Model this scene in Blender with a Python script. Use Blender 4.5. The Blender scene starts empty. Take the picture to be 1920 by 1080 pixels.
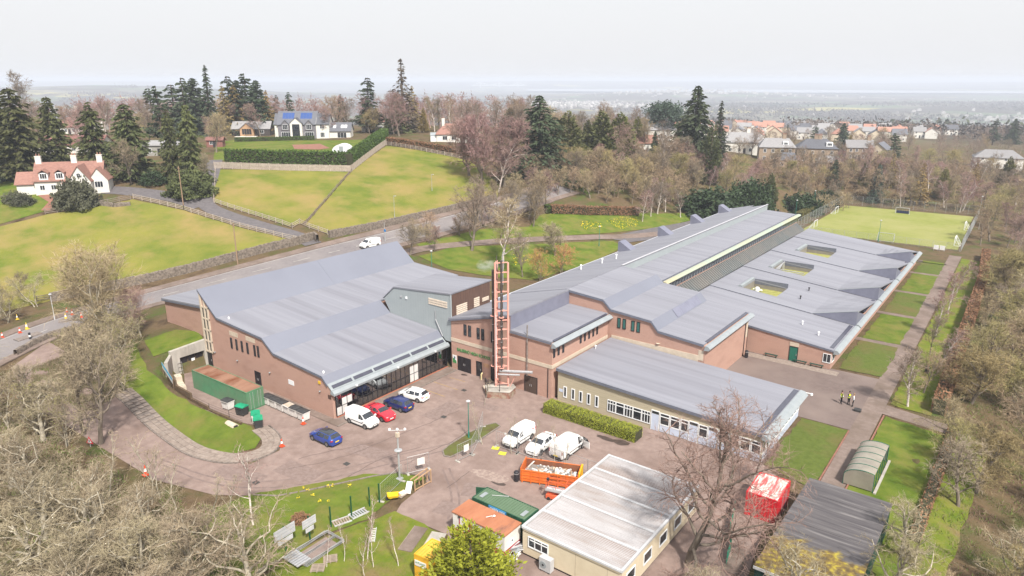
import bpy, bmesh, math, random
import numpy as np
from mathutils import Vector, Matrix

rnd = random.Random(11)
sc = bpy.context.scene
col = sc.collection
R = math.radians

# ------------------------------------------------------------------ camera, sky, sun, exposure
F, HZ, CAMH = 1320.0, 150.0, 40.0           # focal length and eye level in photo pixels, drone height
PITCH = math.atan((540 - HZ) / F)
CAM = np.array([64.765, -49.601, CAMH])
HEAD = R(37.0)
cam = bpy.data.cameras.new('camera')
cam.sensor_width = 36.0
cam.lens = F / 1920 * 36.0
cam.clip_start = 0.5
cam.clip_end = 60000
co = bpy.data.objects.new('camera', cam)
co.location = CAM
co.rotation_euler = (R(90) - PITCH, 0, HEAD)
col.objects.link(co)
sc.camera = co

SUN_AZ, SUN_EL = R(-32), R(50)               # the sun stands over the right of the picture
sund = Vector((math.cos(SUN_EL) * math.cos(SUN_AZ), math.cos(SUN_EL) * math.sin(SUN_AZ), math.sin(SUN_EL)))
world = bpy.data.worlds.new('World')
sc.world = world
world.use_nodes = True
wn, wl = world.node_tree.nodes, world.node_tree.links
wn.clear()
sky = wn.new('ShaderNodeTexSky')
sky.sky_type = 'NISHITA'
sky.sun_disc = False
sky.sun_elevation = SUN_EL
sky.sun_rotation = R(90) - SUN_AZ
sky.dust_density = 6.0
sky.air_density = 1.2
mixw = wn.new('ShaderNodeMix')
mixw.data_type = 'RGBA'
mixw.inputs[0].default_value = 0.86            # thin white cloud over the whole sky
mixw.inputs[7].default_value = (4.85, 4.88, 5.0, 1)
bg = wn.new('ShaderNodeBackground')
bg.inputs[1].default_value = 0.1
wo = wn.new('ShaderNodeOutputWorld')
wl.new(sky.outputs[0], mixw.inputs[6])
wl.new(mixw.outputs[2], bg.inputs[0])
wl.new(bg.outputs[0], wo.inputs[0])
sl = bpy.data.lights.new('sun', 'SUN')
sl.energy = 3.7
sl.angle = R(4.0)
sl.color = (1.0, 0.955, 0.88)
so = bpy.data.objects.new('sun', sl)
so.rotation_euler = (-sund).to_track_quat('-Z', 'Y').to_euler()
so.location = (60, -40, 120)
col.objects.link(so)
vs = sc.view_settings
vs.view_transform = 'Standard'
vs.look = 'None'
vs.gamma = 1.0
vs.exposure = 1.02
vs.use_curve_mapping = False
sc.render.engine = 'CYCLES'
sc.cycles.max_bounces = 6
sc.cycles.transparent_max_bounces = 12
sc.cycles.volume_bounces = 0
sc.cycles.use_denoising = True
sc.cycles.use_adaptive_sampling = True

# ------------------------------------------------------------------ materials
def lin(c):
 return tuple(((v / 255) / 12.92 if v / 255 <= 0.04045 else ((v / 255 + 0.055) / 1.055) ** 2.4) for v in c)

def alb(c, k=2.0):                              # photo colour -> base colour under light k
 return tuple(min(0.85, v / k) for v in lin(c))

MATS = {}
def mat(name, c1, c2=None, scale=1.0, rough=0.85, stretch=(1, 1, 1), detail=4.0, lo=0.35, hi=0.65, coord='P',
  c3=None, scale3=0.1, lo3=0.4, hi3=0.65, bump=0.0, bscale=8.0, metal=0.0, spec=0.3, rand=0.0, hrand=0.0,
  rot=0.0, coat=0.0, trans=0.0, band=None):
 """Noise between c1 and c2, blotches of c3 at a larger scale, optional bump and per-object variation."""
 if name in MATS:
  return MATS[name]
 m = bpy.data.materials.new(name)
 m.use_nodes = True
 n, l = m.node_tree.nodes, m.node_tree.links
 b = n['Principled BSDF']
 b.inputs['Roughness'].default_value = rough
 b.inputs['Metallic'].default_value = metal
 b.inputs['Specular IOR Level'].default_value = spec
 if coat:
  b.inputs['Coat Weight'].default_value = coat
  b.inputs['Coat Roughness'].default_value = 0.08
 if c2 is None:
  c2 = tuple(v * 0.86 for v in c1)
 if coord == 'P':
  src = n.new('ShaderNodeNewGeometry').outputs['Position']
 else:
  src = n.new('ShaderNodeTexCoord').outputs['Object']
 mp = n.new('ShaderNodeMapping')
 mp.inputs['Scale'].default_value = stretch
 mp.inputs['Rotation'].default_value = (0, 0, rot)
 l.new(src, mp.inputs['Vector'])
 nz = n.new('ShaderNodeTexNoise')
 nz.inputs['Scale'].default_value = scale
 nz.inputs['Detail'].default_value = detail
 nz.inputs['Roughness'].default_value = 0.6
 l.new(mp.outputs[0], nz.inputs['Vector'])
 cr = n.new('ShaderNodeValToRGB')
 cr.color_ramp.elements[0].position = lo
 cr.color_ramp.elements[1].position = hi
 cr.color_ramp.elements[0].color = (*c1, 1)
 cr.color_ramp.elements[1].color = (*c2, 1)
 l.new(nz.outputs['Fac'], cr.inputs[0])
 out = cr.outputs[0]
 if c3 is not None:
  n3 = n.new('ShaderNodeTexNoise')
  n3.inputs['Scale'].default_value = scale3
  n3.inputs['Detail'].default_value = 5.0
  n3.inputs['Roughness'].default_value = 0.62
  l.new(mp.outputs[0], n3.inputs['Vector'])
  r3 = n.new('ShaderNodeMapRange')
  r3.inputs[1].default_value = lo3
  r3.inputs[2].default_value = hi3
  l.new(n3.outputs['Fac'], r3.inputs[0])
  mx = n.new('ShaderNodeMix')
  mx.data_type = 'RGBA'
  mx.inputs[7].default_value = (*c3, 1)
  l.new(r3.outputs[0], mx.inputs[0])
  l.new(out, mx.inputs[6])
  out = mx.outputs[2]
 if band is not None:                          # fine seams: (axis, spacing, colour, width)
  ax, sp, cb, wd = band
  sx = n.new('ShaderNodeSeparateXYZ')
  l.new(src, sx.inputs[0])
  md = n.new('ShaderNodeMath'); md.operation = 'FRACT'
  dv = n.new('ShaderNodeMath'); dv.operation = 'DIVIDE'; dv.inputs[1].default_value = sp
  l.new(sx.outputs[ax], dv.inputs[0]); l.new(dv.outputs[0], md.inputs[0])
  lt = n.new('ShaderNodeMath'); lt.operation = 'LESS_THAN'; lt.inputs[1].default_value = wd
  l.new(md.outputs[0], lt.inputs[0])
  mb_ = n.new('ShaderNodeMix'); mb_.data_type = 'RGBA'
  mb_.inputs[7].default_value = (*cb, 1)
  l.new(lt.outputs[0], mb_.inputs[0]); l.new(out, mb_.inputs[6])
  out = mb_.outputs[2]
 if rand or hrand:
  oi = n.new('ShaderNodeObjectInfo')
  hs = n.new('ShaderNodeHueSaturation')
  mr = n.new('ShaderNodeMapRange')
  mr.inputs[3].default_value = 1 - rand
  mr.inputs[4].default_value = 1 + rand
  l.new(oi.outputs['Random'], mr.inputs[0])
  l.new(mr.outputs[0], hs.inputs['Value'])
  if hrand:
   m7 = n.new('ShaderNodeMath'); m7.operation = 'MULTIPLY'; m7.inputs[1].default_value = 7.13
   fr = n.new('ShaderNodeMath'); fr.operation = 'FRACT'
   l.new(oi.outputs['Random'], m7.inputs[0]); l.new(m7.outputs[0], fr.inputs[0])
   mh = n.new('ShaderNodeMapRange')
   mh.inputs[3].default_value = 0.5 - hrand
   mh.inputs[4].default_value = 0.5 + hrand
   l.new(fr.outputs[0], mh.inputs[0]); l.new(mh.outputs[0], hs.inputs['Hue'])
  l.new(out, hs.inputs['Color'])
  out = hs.outputs[0]
 l.new(out, b.inputs['Base Color'])
 if trans:                                     # thin leaves let some light through
  b.inputs['Subsurface Weight'].default_value = 0.0
  tr = n.new('ShaderNodeBsdfTranslucent')
  l.new(out, tr.inputs[0])
  ms = n.new('ShaderNodeMixShader')
  ms.inputs[0].default_value = trans
  l.new(b.outputs[0], ms.inputs[1]); l.new(tr.outputs[0], ms.inputs[2])
  l.new(ms.outputs[0], n['Material Output'].inputs[0])
 if bump:
  nb = n.new('ShaderNodeTexNoise')
  nb.inputs['Scale'].default_value = bscale
  nb.inputs['Detail'].default_value = 4
  l.new(mp.outputs[0], nb.inputs['Vector'])
  bp = n.new('ShaderNodeBump')
  bp.inputs['Strength'].default_value = bump
  bp.inputs['Distance'].default_value = 0.1
  l.new(nb.outputs['Fac'], bp.inputs['Height'])
  l.new(bp.outputs[0], b.inputs['Normal'])
 MATS[name] = m
 return m

def glass_mat(name, tint, see=0.5, rough=0.02, ior=1.75):
 """Window glass: a sharp reflection over a tinted see-through pane."""
 if name in MATS:
  return MATS[name]
 m = bpy.data.materials.new(name)
 m.use_nodes = True
 n, l = m.node_tree.nodes, m.node_tree.links
 n.remove(n['Principled BSDF'])
 tr = n.new('ShaderNodeBsdfTransparent'); tr.inputs[0].default_value = (see, see, see * 1.03, 1)
 df = n.new('ShaderNodeBsdfDiffuse'); df.inputs[0].default_value = (*tint, 1)
 gl = n.new('ShaderNodeBsdfGlossy'); gl.inputs['Roughness'].default_value = rough
 gl.inputs[0].default_value = (0.9, 0.93, 0.95, 1)
 fr = n.new('ShaderNodeFresnel'); fr.inputs[0].default_value = ior
 a = n.new('ShaderNodeMixShader'); a.inputs[0].default_value = 1 - see
 b = n.new('ShaderNodeMixShader')
 l.new(tr.outputs[0], a.inputs[1]); l.new(df.outputs[0], a.inputs[2])
 l.new(fr.outputs[0], b.inputs[0]); l.new(a.outputs[0], b.inputs[1]); l.new(gl.outputs[0], b.inputs[2])
 l.new(b.outputs[0], n['Material Output'].inputs[0])
 MATS[name] = m
 return m

# ------------------------------------------------------------------ mesh building
class MB:
 def __init__(self):
  self.v, self.f = [], []
 def add(self, vs, fs):
  k = len(self.v)
  self.v += [tuple(p) for p in vs]
  self.f += [tuple(i + k for i in q) for q in fs]
  return self
 def box(self, x0, x1, y0, y1, z0, z1):
  return self.add([(x0, y0, z0), (x1, y0, z0), (x1, y1, z0), (x0, y1, z0), (x0, y0, z1), (x1, y0, z1), (x1, y1, z1), (x0, y1, z1)],
      [(0, 3, 2, 1), (4, 5, 6, 7), (0, 1, 5, 4), (1, 2, 6, 5), (2, 3, 7, 6), (3, 0, 4, 7)])
 def quad(self, a, b, c, d):
  return self.add([a, b, c, d], [(0, 1, 2, 3)])
 def prism_y(self, prof, y0, y1):              # prof: closed (x, z) outline, anticlockwise seen from -Y
  n = len(prof)
  vs = [(x, y0, z) for x, z in prof] + [(x, y1, z) for x, z in prof]
  return self.add(vs, [tuple(range(n)), tuple(range(2 * n - 1, n - 1, -1))] + [(i, i + n, (i + 1) % n + n, (i + 1) % n) for i in range(n)])
 def prism_x(self, prof, x0, x1):              # prof: closed (y, z) outline
  n = len(prof)
  vs = [(x0, y, z) for y, z in prof] + [(x1, y, z) for y, z in prof]
  return self.add(vs, [tuple(range(n - 1, -1, -1)), tuple(range(n, 2 * n))] + [(i, (i + 1) % n, (i + 1) % n + n, i + n) for i in range(n)])
 def prism_z(self, prof, z0, z1):              # prof: closed (x, y) outline, anticlockwise from above
  n = len(prof)
  vs = [(x, y, z0) for x, y in prof] + [(x, y, z1) for x, y in prof]
  return self.add(vs, [tuple(range(n - 1, -1, -1)), tuple(range(n, 2 * n))] + [(i, (i + 1) % n, (i + 1) % n + n, i + n) for i in range(n)])
 def tube(self, a, b, r0, r1=None, n=6):
  r1 = r0 if r1 is None else r1
  a, b = Vector(a), Vector(b)
  d = (b - a)
  if d.length < 1e-6:
   return self
  d.normalize()
  u = d.orthogonal().normalized(); w = d.cross(u)
  vs = []
  for p, r in ((a, r0), (b, r1)):
   for i in range(n):
    t = 2 * math.pi * i / n
    vs.append(p + (u * math.cos(t) + w * math.sin(t)) * r)
  return self.add(vs, [(i, (i + 1) % n, (i + 1) % n + n, i + n) for i in range(n)] + [tuple(range(n - 1, -1, -1)), tuple(range(n, 2 * n))])
 def beam(self, a, b, w, h, up=(0, 0, 1)):     # rectangular bar from a to b
  a, b = Vector(a), Vector(b)
  d = (b - a).normalized()
  s = d.cross(Vector(up))
  s = s.normalized() if s.length > 1e-4 else d.orthogonal().normalized()
  t = s.cross(d)
  vs = [p + s * sx * w / 2 + t * sz * h / 2 for p in (a, b) for sx, sz in ((-1, -1), (1, -1), (1, 1), (-1, 1))]
  return self.add(vs, [(3, 2, 1, 0), (4, 5, 6, 7), (0, 1, 5, 4), (1, 2, 6, 5), (2, 3, 7, 6), (3, 0, 4, 7)])
 def lathe(self, prof, n=12, c=(0, 0, 0)):     # prof: (radius, z)
  vs = [(c[0] + r * math.cos(2 * math.pi * i / n), c[1] + r * math.sin(2 * math.pi * i / n), c[2] + z) for r, z in prof for i in range(n)]
  fs = [(k * n + i, k * n + (i + 1) % n, (k + 1) * n + (i + 1) % n, (k + 1) * n + i) for k in range(len(prof) - 1) for i in range(n)]
  fs += [tuple(range(n - 1, -1, -1)), tuple(range((len(prof) - 1) * n, len(prof) * n))]
  return self.add(vs, fs)
 def shift(self, d):
  self.v = [(x - d[0], y - d[1], z - d[2]) for x, y, z in self.v]
  return self
 def mesh(self, name, material=None, smooth=False):
  me = bpy.data.meshes.new(name)
  me.from_pydata([tuple(map(float, p)) for p in self.v], [], self.f)
  if material:
   me.materials.append(material)
  if smooth:
   me.polygons.foreach_set('use_smooth', [True] * len(me.polygons))
  me.update()
  return me

def link(name, data, parent=None):
 o = bpy.data.objects.new(name, data)
 col.objects.link(o)
 if parent:
  o.parent = parent
 return o

def tag(o, label=None, cat=None, group=None, kind=None):
 if label: o['label'] = label
 if cat: o['category'] = cat
 if group: o['group'] = group
 if kind: o['kind'] = kind
 return o

def thing(name, loc, label, cat, group=None, rz=0.0):
 o = link(name, None)
 o.empty_display_size = 0.3
 o.location = loc
 o.rotation_euler = (0, 0, rz)
 return tag(o, label, cat, group)

def wloc(o):                                      # summed location of an unrotated parent chain
 p = Vector((0, 0, 0))
 while o:
  p += o.location
  o = o.parent
 return p

def part(name, mb, m, parent, smooth=False, world=True, label=None, kind=None):
 """One part as a mesh; with world=True its vertices are given in world coordinates (parent not rotated)."""
 if world and parent:
  mb.shift(wloc(parent))
 o = link(name, mb.mesh(name, m, smooth), parent)
 if label: o['label'] = label
 if kind: o['kind'] = kind
 return o

def lpart(name, mb, m, parent, **k):             # the same with vertices in the parent's own space
 return part(name, mb, m, parent, world=False, **k)

def struct(name, mb, m, smooth=False):
 o = link(name, mb.mesh(name, m, smooth))
 o['kind'] = 'structure'
 return o

def piece(name, me, parent, loc=(0, 0, 0), rz=0.0):   # another object sharing mesh data
 o = link(name, me, parent)
 o.location = loc
 o.rotation_euler = (0, 0, rz)
 return o

def copy_tree(o, parent=None):
 c = o.copy()
 col.objects.link(c)
 c.parent = parent
 for ch in list(o.children):
  copy_tree(ch, c)
 return c

# ------------------------------------------------------------------ terrain
CP = np.array([  # x, y, z
 (-57, -6, 2.6), (-49, 37, 7.4), (-45, 47, 7.2), (-43.5, 79, 8.5), (-63, 9, 4.6), (-76, -5, 3.6), (-58, -22, 2.0), (-54, 15, 5.0),
 (-88, 80, 16), (-110, 57, 17.6), (-95, 124, 20), (-165, 121, 19.5), (-117, 20, 14.4), (-136, 12, 15.3), (-103, 27, 13.2), (-92, 39, 13.2),
 (-40, 109, 10.5), (-16, 109, 4.0), (-14, 54, 3.0), (-30, 55, 4.6), (-8, 35, 3.0), (-29, 0, 4.0), (-42, 0, 4.0), (-42, 20, 5.4), (-40, -10, 2.4),
 (-6, 229, 8), (31, 205, 0.8), (0, 150, 2.5), (-25, 150, 8.5), (-60, 160, 15), (-8, 75, 2.0), (-6, 130, 2.0),
 (65, 50, -0.5), (85, 50, -5), (85, 150, -3), (90, 0, -5), (75, -40, -3), (66, 100, -0.5), (62, 0, 0), (60, 160, 0),
 (-30, -26, 0.4), (0, -40, 0), (-55, -45, 1.0), (-15, -10, 0.4), (-22, -11, 1.3), (-28, -8.8, 3.0), (-34, -6, 3.7), (30, -40, 0), (-90, -60, 2),
 (-130, 200, 20), (-60, 200, 17), (20, 300, 4), (100, 250, -2), (-200, 50, 19), (-200, -50, 11), (-250, 150, 18), (-200, 300, 12),
 (-100, 400, 2), (50, 450, -2), (130, 100, -8), (150, -40, -8), (-140, -40, 7), (-300, 0, 16), (-350, 300, 10), (-70, 290, 10), (200, 300, -6), (-130, 100, 19)], float)
_d = np.sqrt(((CP[:, None, :2] - CP[None, :, :2]) ** 2).sum(2) + 8.0 ** 2)
_A = np.zeros((len(CP) + 1,) * 2)
_A[:-1, :-1] = _d - np.eye(len(CP)) * 2.0
_A[:-1, -1] = 1
_A[-1, :-1] = 1
_W = np.linalg.solve(_A, np.append(CP[:, 2], 0))

def poly_dist(x, y, poly):
 """Distance outside a polygon (0 inside), vectorised."""
 P = np.array(poly, float)
 Q = np.roll(P, -1, 0)
 d2 = np.full(x.shape, 1e18)
 ins = np.zeros(x.shape, bool)
 for (ax, ay), (bx, by) in zip(P, Q):
  ex, ey = bx - ax, by - ay
  t = np.clip(((x - ax) * ex + (y - ay) * ey) / (ex * ex + ey * ey + 1e-12), 0, 1)
  d2 = np.minimum(d2, (x - ax - t * ex) ** 2 + (y - ay - t * ey) ** 2)
  c = (ay > y) != (by > y)
  with np.errstate(divide='ignore', invalid='ignore'):
   ins ^= c & (x < ex * (y - ay) / (by - ay + 1e-30) + ax)
 return np.where(ins, 0.0, np.sqrt(d2))

FLAT = [(-2, -44), (46, -44), (58, -20), (58, 140), (53, 214), (8, 214), (4, 131), (-1, 131), (-1, 22), (-14, 22), (-30, 24), (-1, -1.5), (-3, -8), (-8, -14), (-14, -16.5), (-12, -30)]
YARD = [(-28.0, 0.2), (-28.0, -5.2), (-24.5, -7.6), (-20, -8.0), (-15.8, -8.2), (-9, -7.8), (-5, -7.4), (0, -2), (0.5, 0), (1, 21), (-28, 21)]

def sstep(t):
 t = np.clip(t, 0, 1)
 return t * t * (3 - 2 * t)

def terr(x, y):
 x = np.asarray(x, float); y = np.asarray(y, float)
 shp = np.broadcast(x, y).shape
 x = np.broadcast_to(x, shp).ravel(); y = np.broadcast_to(y, shp).ravel()
 z = np.empty(x.shape)
 for i in range(0, len(x), 20000):
  xs, ys = x[i:i + 20000], y[i:i + 20000]
  d = np.sqrt((xs[:, None] - CP[:, 0]) ** 2 + (ys[:, None] - CP[:, 1]) ** 2 + 64.0)
  q = d @ _W[:-1] + _W[-1]
  q = np.clip(q, -12, 24)
  q = q * sstep(poly_dist(xs, ys, FLAT) / 9.0) * sstep(poly_dist(xs, ys, YARD) / 1.0)
  # away from the village the land falls to the plain, then rises into far hills
  rr = np.hypot(xs - CAM[0], ys - CAM[1])
  fw = (xs - CAM[0]) * -math.sin(HEAD) + (ys - CAM[1]) * math.cos(HEAD)
  sd = (xs - CAM[0]) * math.cos(HEAD) + (ys - CAM[1]) * math.sin(HEAD)
  k = sstep((rr - 380) / 500.0)
  az = np.arctan2(sd, np.maximum(fw, 1.0))
  far = -70 * sstep((rr - 450) / 1500.0)
  far = far + 9 * np.sin(xs / 610 + 1.3) * np.sin(ys / 470) * sstep((rr - 700) / 800)
  left = sstep((-az - 0.06) / 0.5)
  far = far + left * (78 + 20 * np.sin(az * 11)) * np.exp(-((rr - 4600) / 1300.0) ** 2)
  far = far + (78 + 14 * np.sin(az * 9 + 0.6) + 9 * np.sin(az * 23)) * sstep((rr - 8200) / 2800.0)
  far = far + 38 * np.exp(-((az - 0.23) / 0.13) ** 2) * np.exp(-((rr - 5200) / 700.0) ** 2)
  z[i:i + 20000] = q * (1 - k) + far * k
 return z.reshape(shp)

def gz(x, y):
 return float(terr(np.array([x]), np.array([y]))[0])

CP_, SP_ = math.cos(PITCH), math.sin(PITCH)
def ray(px, py):
 u, v = (px - 960) / F, (py - 540) / F
 f, d = CP_ - v * SP_, -SP_ - v * CP_
 return np.array([u * math.cos(HEAD) - f * math.sin(HEAD), u * math.sin(HEAD) + f * math.cos(HEAD), d])

def at(px, py):
 """Where the sight line through a photo point meets the terrain."""
 r = ray(px, py)
 t = np.concatenate([np.linspace(30, 420, 1600), np.geomspace(421, 12000, 900)])
 P = CAM[None] + r[None] * t[:, None]
 h = P[:, 2] - terr(P[:, 0], P[:, 1])
 i = np.argmax(h < 0)
 if h[i] >= 0:
  i = len(t) - 1
 a, b = t[max(i - 1, 0)], t[i]
 ha, hb = h[max(i - 1, 0)], h[i]
 s = a + (b - a) * ha / (ha - hb + 1e-9)
 p = CAM + r * s
 return float(p[0]), float(p[1]), gz(p[0], p[1])

def at0(px, py, z=0.0):
 r = ray(px, py)
 p = CAM + r * ((z - CAMH) / r[2])
 return float(p[0]), float(p[1])

def depth(p):
 return (p[0] - CAM[0]) * -math.sin(HEAD) + (p[1] - CAM[1]) * math.cos(HEAD)

def hpx(p, npx):                                   # metres that span npx photo pixels at a place
 return npx * depth(p) / F * 1.02
# ------------------------------------------------------------------ ground
def axis(segs, lo, hi, grow=1.22):
 a = []
 for s, e, st in segs:
  a += list(np.arange(s, e, st))
 a.append(segs[-1][1])
 st = segs[-1][2]
 while a[-1] < hi:
  st *= grow; a.append(a[-1] + st)
 st = segs[0][2]
 pre = [a[0]]
 while pre[-1] > lo:
  st *= grow; pre.append(pre[-1] - st)
 return np.array(pre[:0:-1] + a)

gxs = axis([(-210, -64, 3.5), (-64, 64, 1.0), (64, 190, 3.5)], -14000, 9000)
gys = axis([(-70, -50, 3.0), (-50, 26, 1.0), (26, 340, 3.5)], -800, 15000)
GX, GY = np.meshgrid(gxs, gys)
GZ = terr(GX, GY) - 0.03
nx, ny = len(gxs), len(gys)
me = bpy.data.meshes.new('ground')
idx = np.arange(nx * ny).reshape(ny, nx)
fq = np.stack([idx[:-1, :-1], idx[:-1, 1:], idx[1:, 1:], idx[1:, :-1]], -1).reshape(-1, 4)
me.from_pydata(np.stack([GX, GY, GZ], -1).reshape(-1, 3).tolist(), [], fq.tolist())
me.polygons.foreach_set('use_smooth', [True] * len(me.polygons))

# woodland floor near by, a patchwork of fields and woods on the plain
gm = bpy.data.materials.new('ground')
gm.use_nodes = True
n, l = gm.node_tree.nodes, gm.node_tree.links
b = n['Principled BSDF']; b.inputs['Roughness'].default_value = 0.95; b.inputs['Specular IOR Level'].default_value = 0.1
geo = n.new('ShaderNodeNewGeometry')
def nnoise(scale, det=5.0, rg=0.6):
 q = n.new('ShaderNodeTexNoise'); q.inputs['Scale'].default_value = scale; q.inputs['Detail'].default_value = det
 q.inputs['Roughness'].default_value = rg
 l.new(geo.outputs['Position'], q.inputs['Vector']); return q
def nramp(src, stops):
 r = n.new('ShaderNodeValToRGB')
 while len(r.color_ramp.elements) < len(stops): r.color_ramp.elements.new(0.5)
 for e, (p, c) in zip(r.color_ramp.elements, stops):
  e.position = p; e.color = (*c, 1)
 l.new(src, r.inputs[0]); return r
near = nramp(nnoise(0.16, 7, 0.68).outputs['Fac'], [(0.30, (0.045, 0.030, 0.018)), (0.45, (0.120, 0.083, 0.048)), (0.56, (0.085, 0.070, 0.032)), (0.66, (0.065, 0.090, 0.020))])
vor = n.new('ShaderNodeTexVoronoi'); vor.inputs['Scale'].default_value = 0.0032
l.new(geo.outputs['Position'], vor.inputs['Vector'])
sepv = n.new('ShaderNodeSeparateColor'); l.new(vor.outputs['Color'], sepv.inputs[0])
fields = nramp(sepv.outputs[0], [(0.0, (0.10, 0.13, 0.07)), (0.25, (0.14, 0.125, 0.09)), (0.42, (0.09, 0.13, 0.06)), (0.58, (0.08, 0.075, 0.06)), (0.75, (0.16, 0.15, 0.11)), (0.96, (0.30, 0.27, 0.10))])
fields.color_ramp.interpolation = 'CONSTANT'
woods = nramp(nnoise(0.0021, 8, 0.7).outputs['Fac'], [(0.47, (0, 0, 0)), (0.51, (1, 1, 1))])
mw = n.new('ShaderNodeMix'); mw.data_type = 'RGBA'; mw.inputs[7].default_value = (0.060, 0.050, 0.038, 1)
l.new(woods.outputs[0], mw.inputs[0]); l.new(fields.outputs[0], mw.inputs[6])
dist = n.new('ShaderNodeVectorMath'); dist.operation = 'DISTANCE'; dist.inputs[1].default_value = (0, 60, 0)
l.new(geo.outputs['Position'], dist.inputs[0])
dm = n.new('ShaderNodeMapRange'); dm.inputs[1].default_value = 420; dm.inputs[2].default_value = 560
l.new(dist.outputs['Value'], dm.inputs[0])
mf = n.new('ShaderNodeMix'); mf.data_type = 'RGBA'
l.new(dm.outputs[0], mf.inputs[0]); l.new(near.outputs[0], mf.inputs[6]); l.new(mw.outputs[2], mf.inputs[7])
l.new(mf.outputs[2], b.inputs['Base Color'])
bn = nnoise(2.2, 5, 0.7)
bp = n.new('ShaderNodeBump'); bp.inputs['Strength'].default_value = 0.7; bp.inputs['Distance'].default_value = 0.25
l.new(bn.outputs['Fac'], bp.inputs['Height']); l.new(bp.outputs[0], b.inputs['Normal'])
me.materials.append(gm)
ground = link('ground', me)
ground['kind'] = 'structure'

# surfaces
G_FIELD = mat('field_grass', alb((172, 168, 80), 2.25), alb((132, 148, 56), 2.25), scale=0.11, detail=14, lo=.36, hi=.62, c3=alb((190, 168, 104), 2.25), scale3=0.085, lo3=0.45, hi3=0.66, bump=0.5, bscale=3.0, spec=0.1, rough=0.95)
G_BRIGHT = mat('lawn_grass', alb((136, 152, 60), 2.15), alb((102, 128, 42), 2.15), scale=0.45, detail=12, c3=alb((152, 146, 78), 2.1), scale3=0.22, lo3=0.46, hi3=0.70, bump=0.5, bscale=5.0, spec=0.1, rough=0.95)
G_DULL = mat('worn_grass', alb((124, 138, 68), 2.1), alb((108, 124, 56), 2.1), scale=1.6, detail=8, c3=alb((140, 124, 82), 2.1), scale3=0.14, lo3=0.48, hi3=0.72, bump=0.5, bscale=5.0, spec=0.1, rough=0.95)
G_ROUGH = mat('rough_grass', alb((150, 155, 66), 2.1), alb((118, 140, 44), 2.1), scale=0.7, detail=8, c3=alb((160, 140, 96), 2.1), scale3=0.22, lo3=0.5, hi3=0.68, bump=0.6, bscale=4.0, spec=0.1, rough=0.95)
G_PITCH = mat('pitch_turf', alb((178, 184, 100), 2.1), alb((164, 172, 88), 2.1), scale=0.5, detail=8, c3=alb((192, 190, 122), 2.1), scale3=0.05, spec=0.1, rough=0.95, bump=0.2, bscale=6.0)
A_YARD = mat('yard_asphalt', alb((194, 170, 160), 2.1), alb((166, 142, 133), 2.1), scale=1.1, detail=12, lo=0.3, hi=0.72, c3=alb((150, 127, 117), 2.1), scale3=0.16, lo3=0.47, hi3=0.70, rough=0.9, bump=0.15, bscale=20)
A_ROAD = mat('road_asphalt', alb((163, 155, 156), 2.1), alb((142, 135, 137), 2.1), scale=1.5, detail=8, c3=alb((176, 168, 166), 2.1), scale3=0.07, rough=0.9)
A_PLAY = mat('playground_asphalt', alb((150, 132, 126), 2.1), alb((132, 115, 110), 2.1), scale=1.6, detail=8, c3=alb((166, 148, 140), 2.1), scale3=0.1, rough=0.9)
A_PATH = mat('path_asphalt', alb((178, 158, 148), 2.1), alb((155, 136, 127), 2.1), scale=1.7, detail=8, c3=alb((142, 124, 112), 2.1), scale3=0.3, rough=0.9)
A_LANE = mat('lane_asphalt', alb((140, 134, 136), 2.1), alb((122, 116, 118), 2.1), scale=1.2, detail=7, rough=0.9)
M_SLAB = mat('paving_stone', alb((196, 180, 168), 2.1), alb((168, 150, 138), 2.1), scale=2.5, detail=6, coord='P', rand=0.10, rough=0.9)
M_KERB = mat('kerb_concrete', alb((178, 164, 155), 2.1), alb((150, 138, 130), 2.1), scale=3.0, rough=0.9)
M_SOIL = mat('bare_soil', alb((132, 104, 84), 2.1), alb((104, 82, 66), 2.1), scale=1.5, detail=8, rough=0.95, bump=0.6, bscale=5)
M_RED = mat('red_gravel', alb((192, 138, 118), 2.1), alb((168, 118, 100), 2.1), scale=1.5, detail=8, rough=0.95)
M_WHITE = mat('road_paint', alb((232, 228, 220), 2.1), alb((196, 190, 182), 2.1), scale=1.2, lo=0.45, hi=0.7, rough=0.8)
M_YELLOW = mat('yellow_paint', alb((222, 186, 92), 2.1), alb((186, 150, 96), 2.1), scale=1.5, rough=0.8)
M_STAIN = mat('damp_patch', alb((112, 95, 88), 2.1), alb((92, 78, 72), 2.1), scale=1.5, rough=0.6)

def resample(pts, step):
 out = [pts[0]]
 for a, c in zip(pts, pts[1:]):
  d = math.dist(a, c); k = max(1, int(round(d / step)))
  out += [tuple(a[j] + (c[j] - a[j]) * i / k for j in range(len(a))) for i in range(1, k + 1)]
 return out

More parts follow.
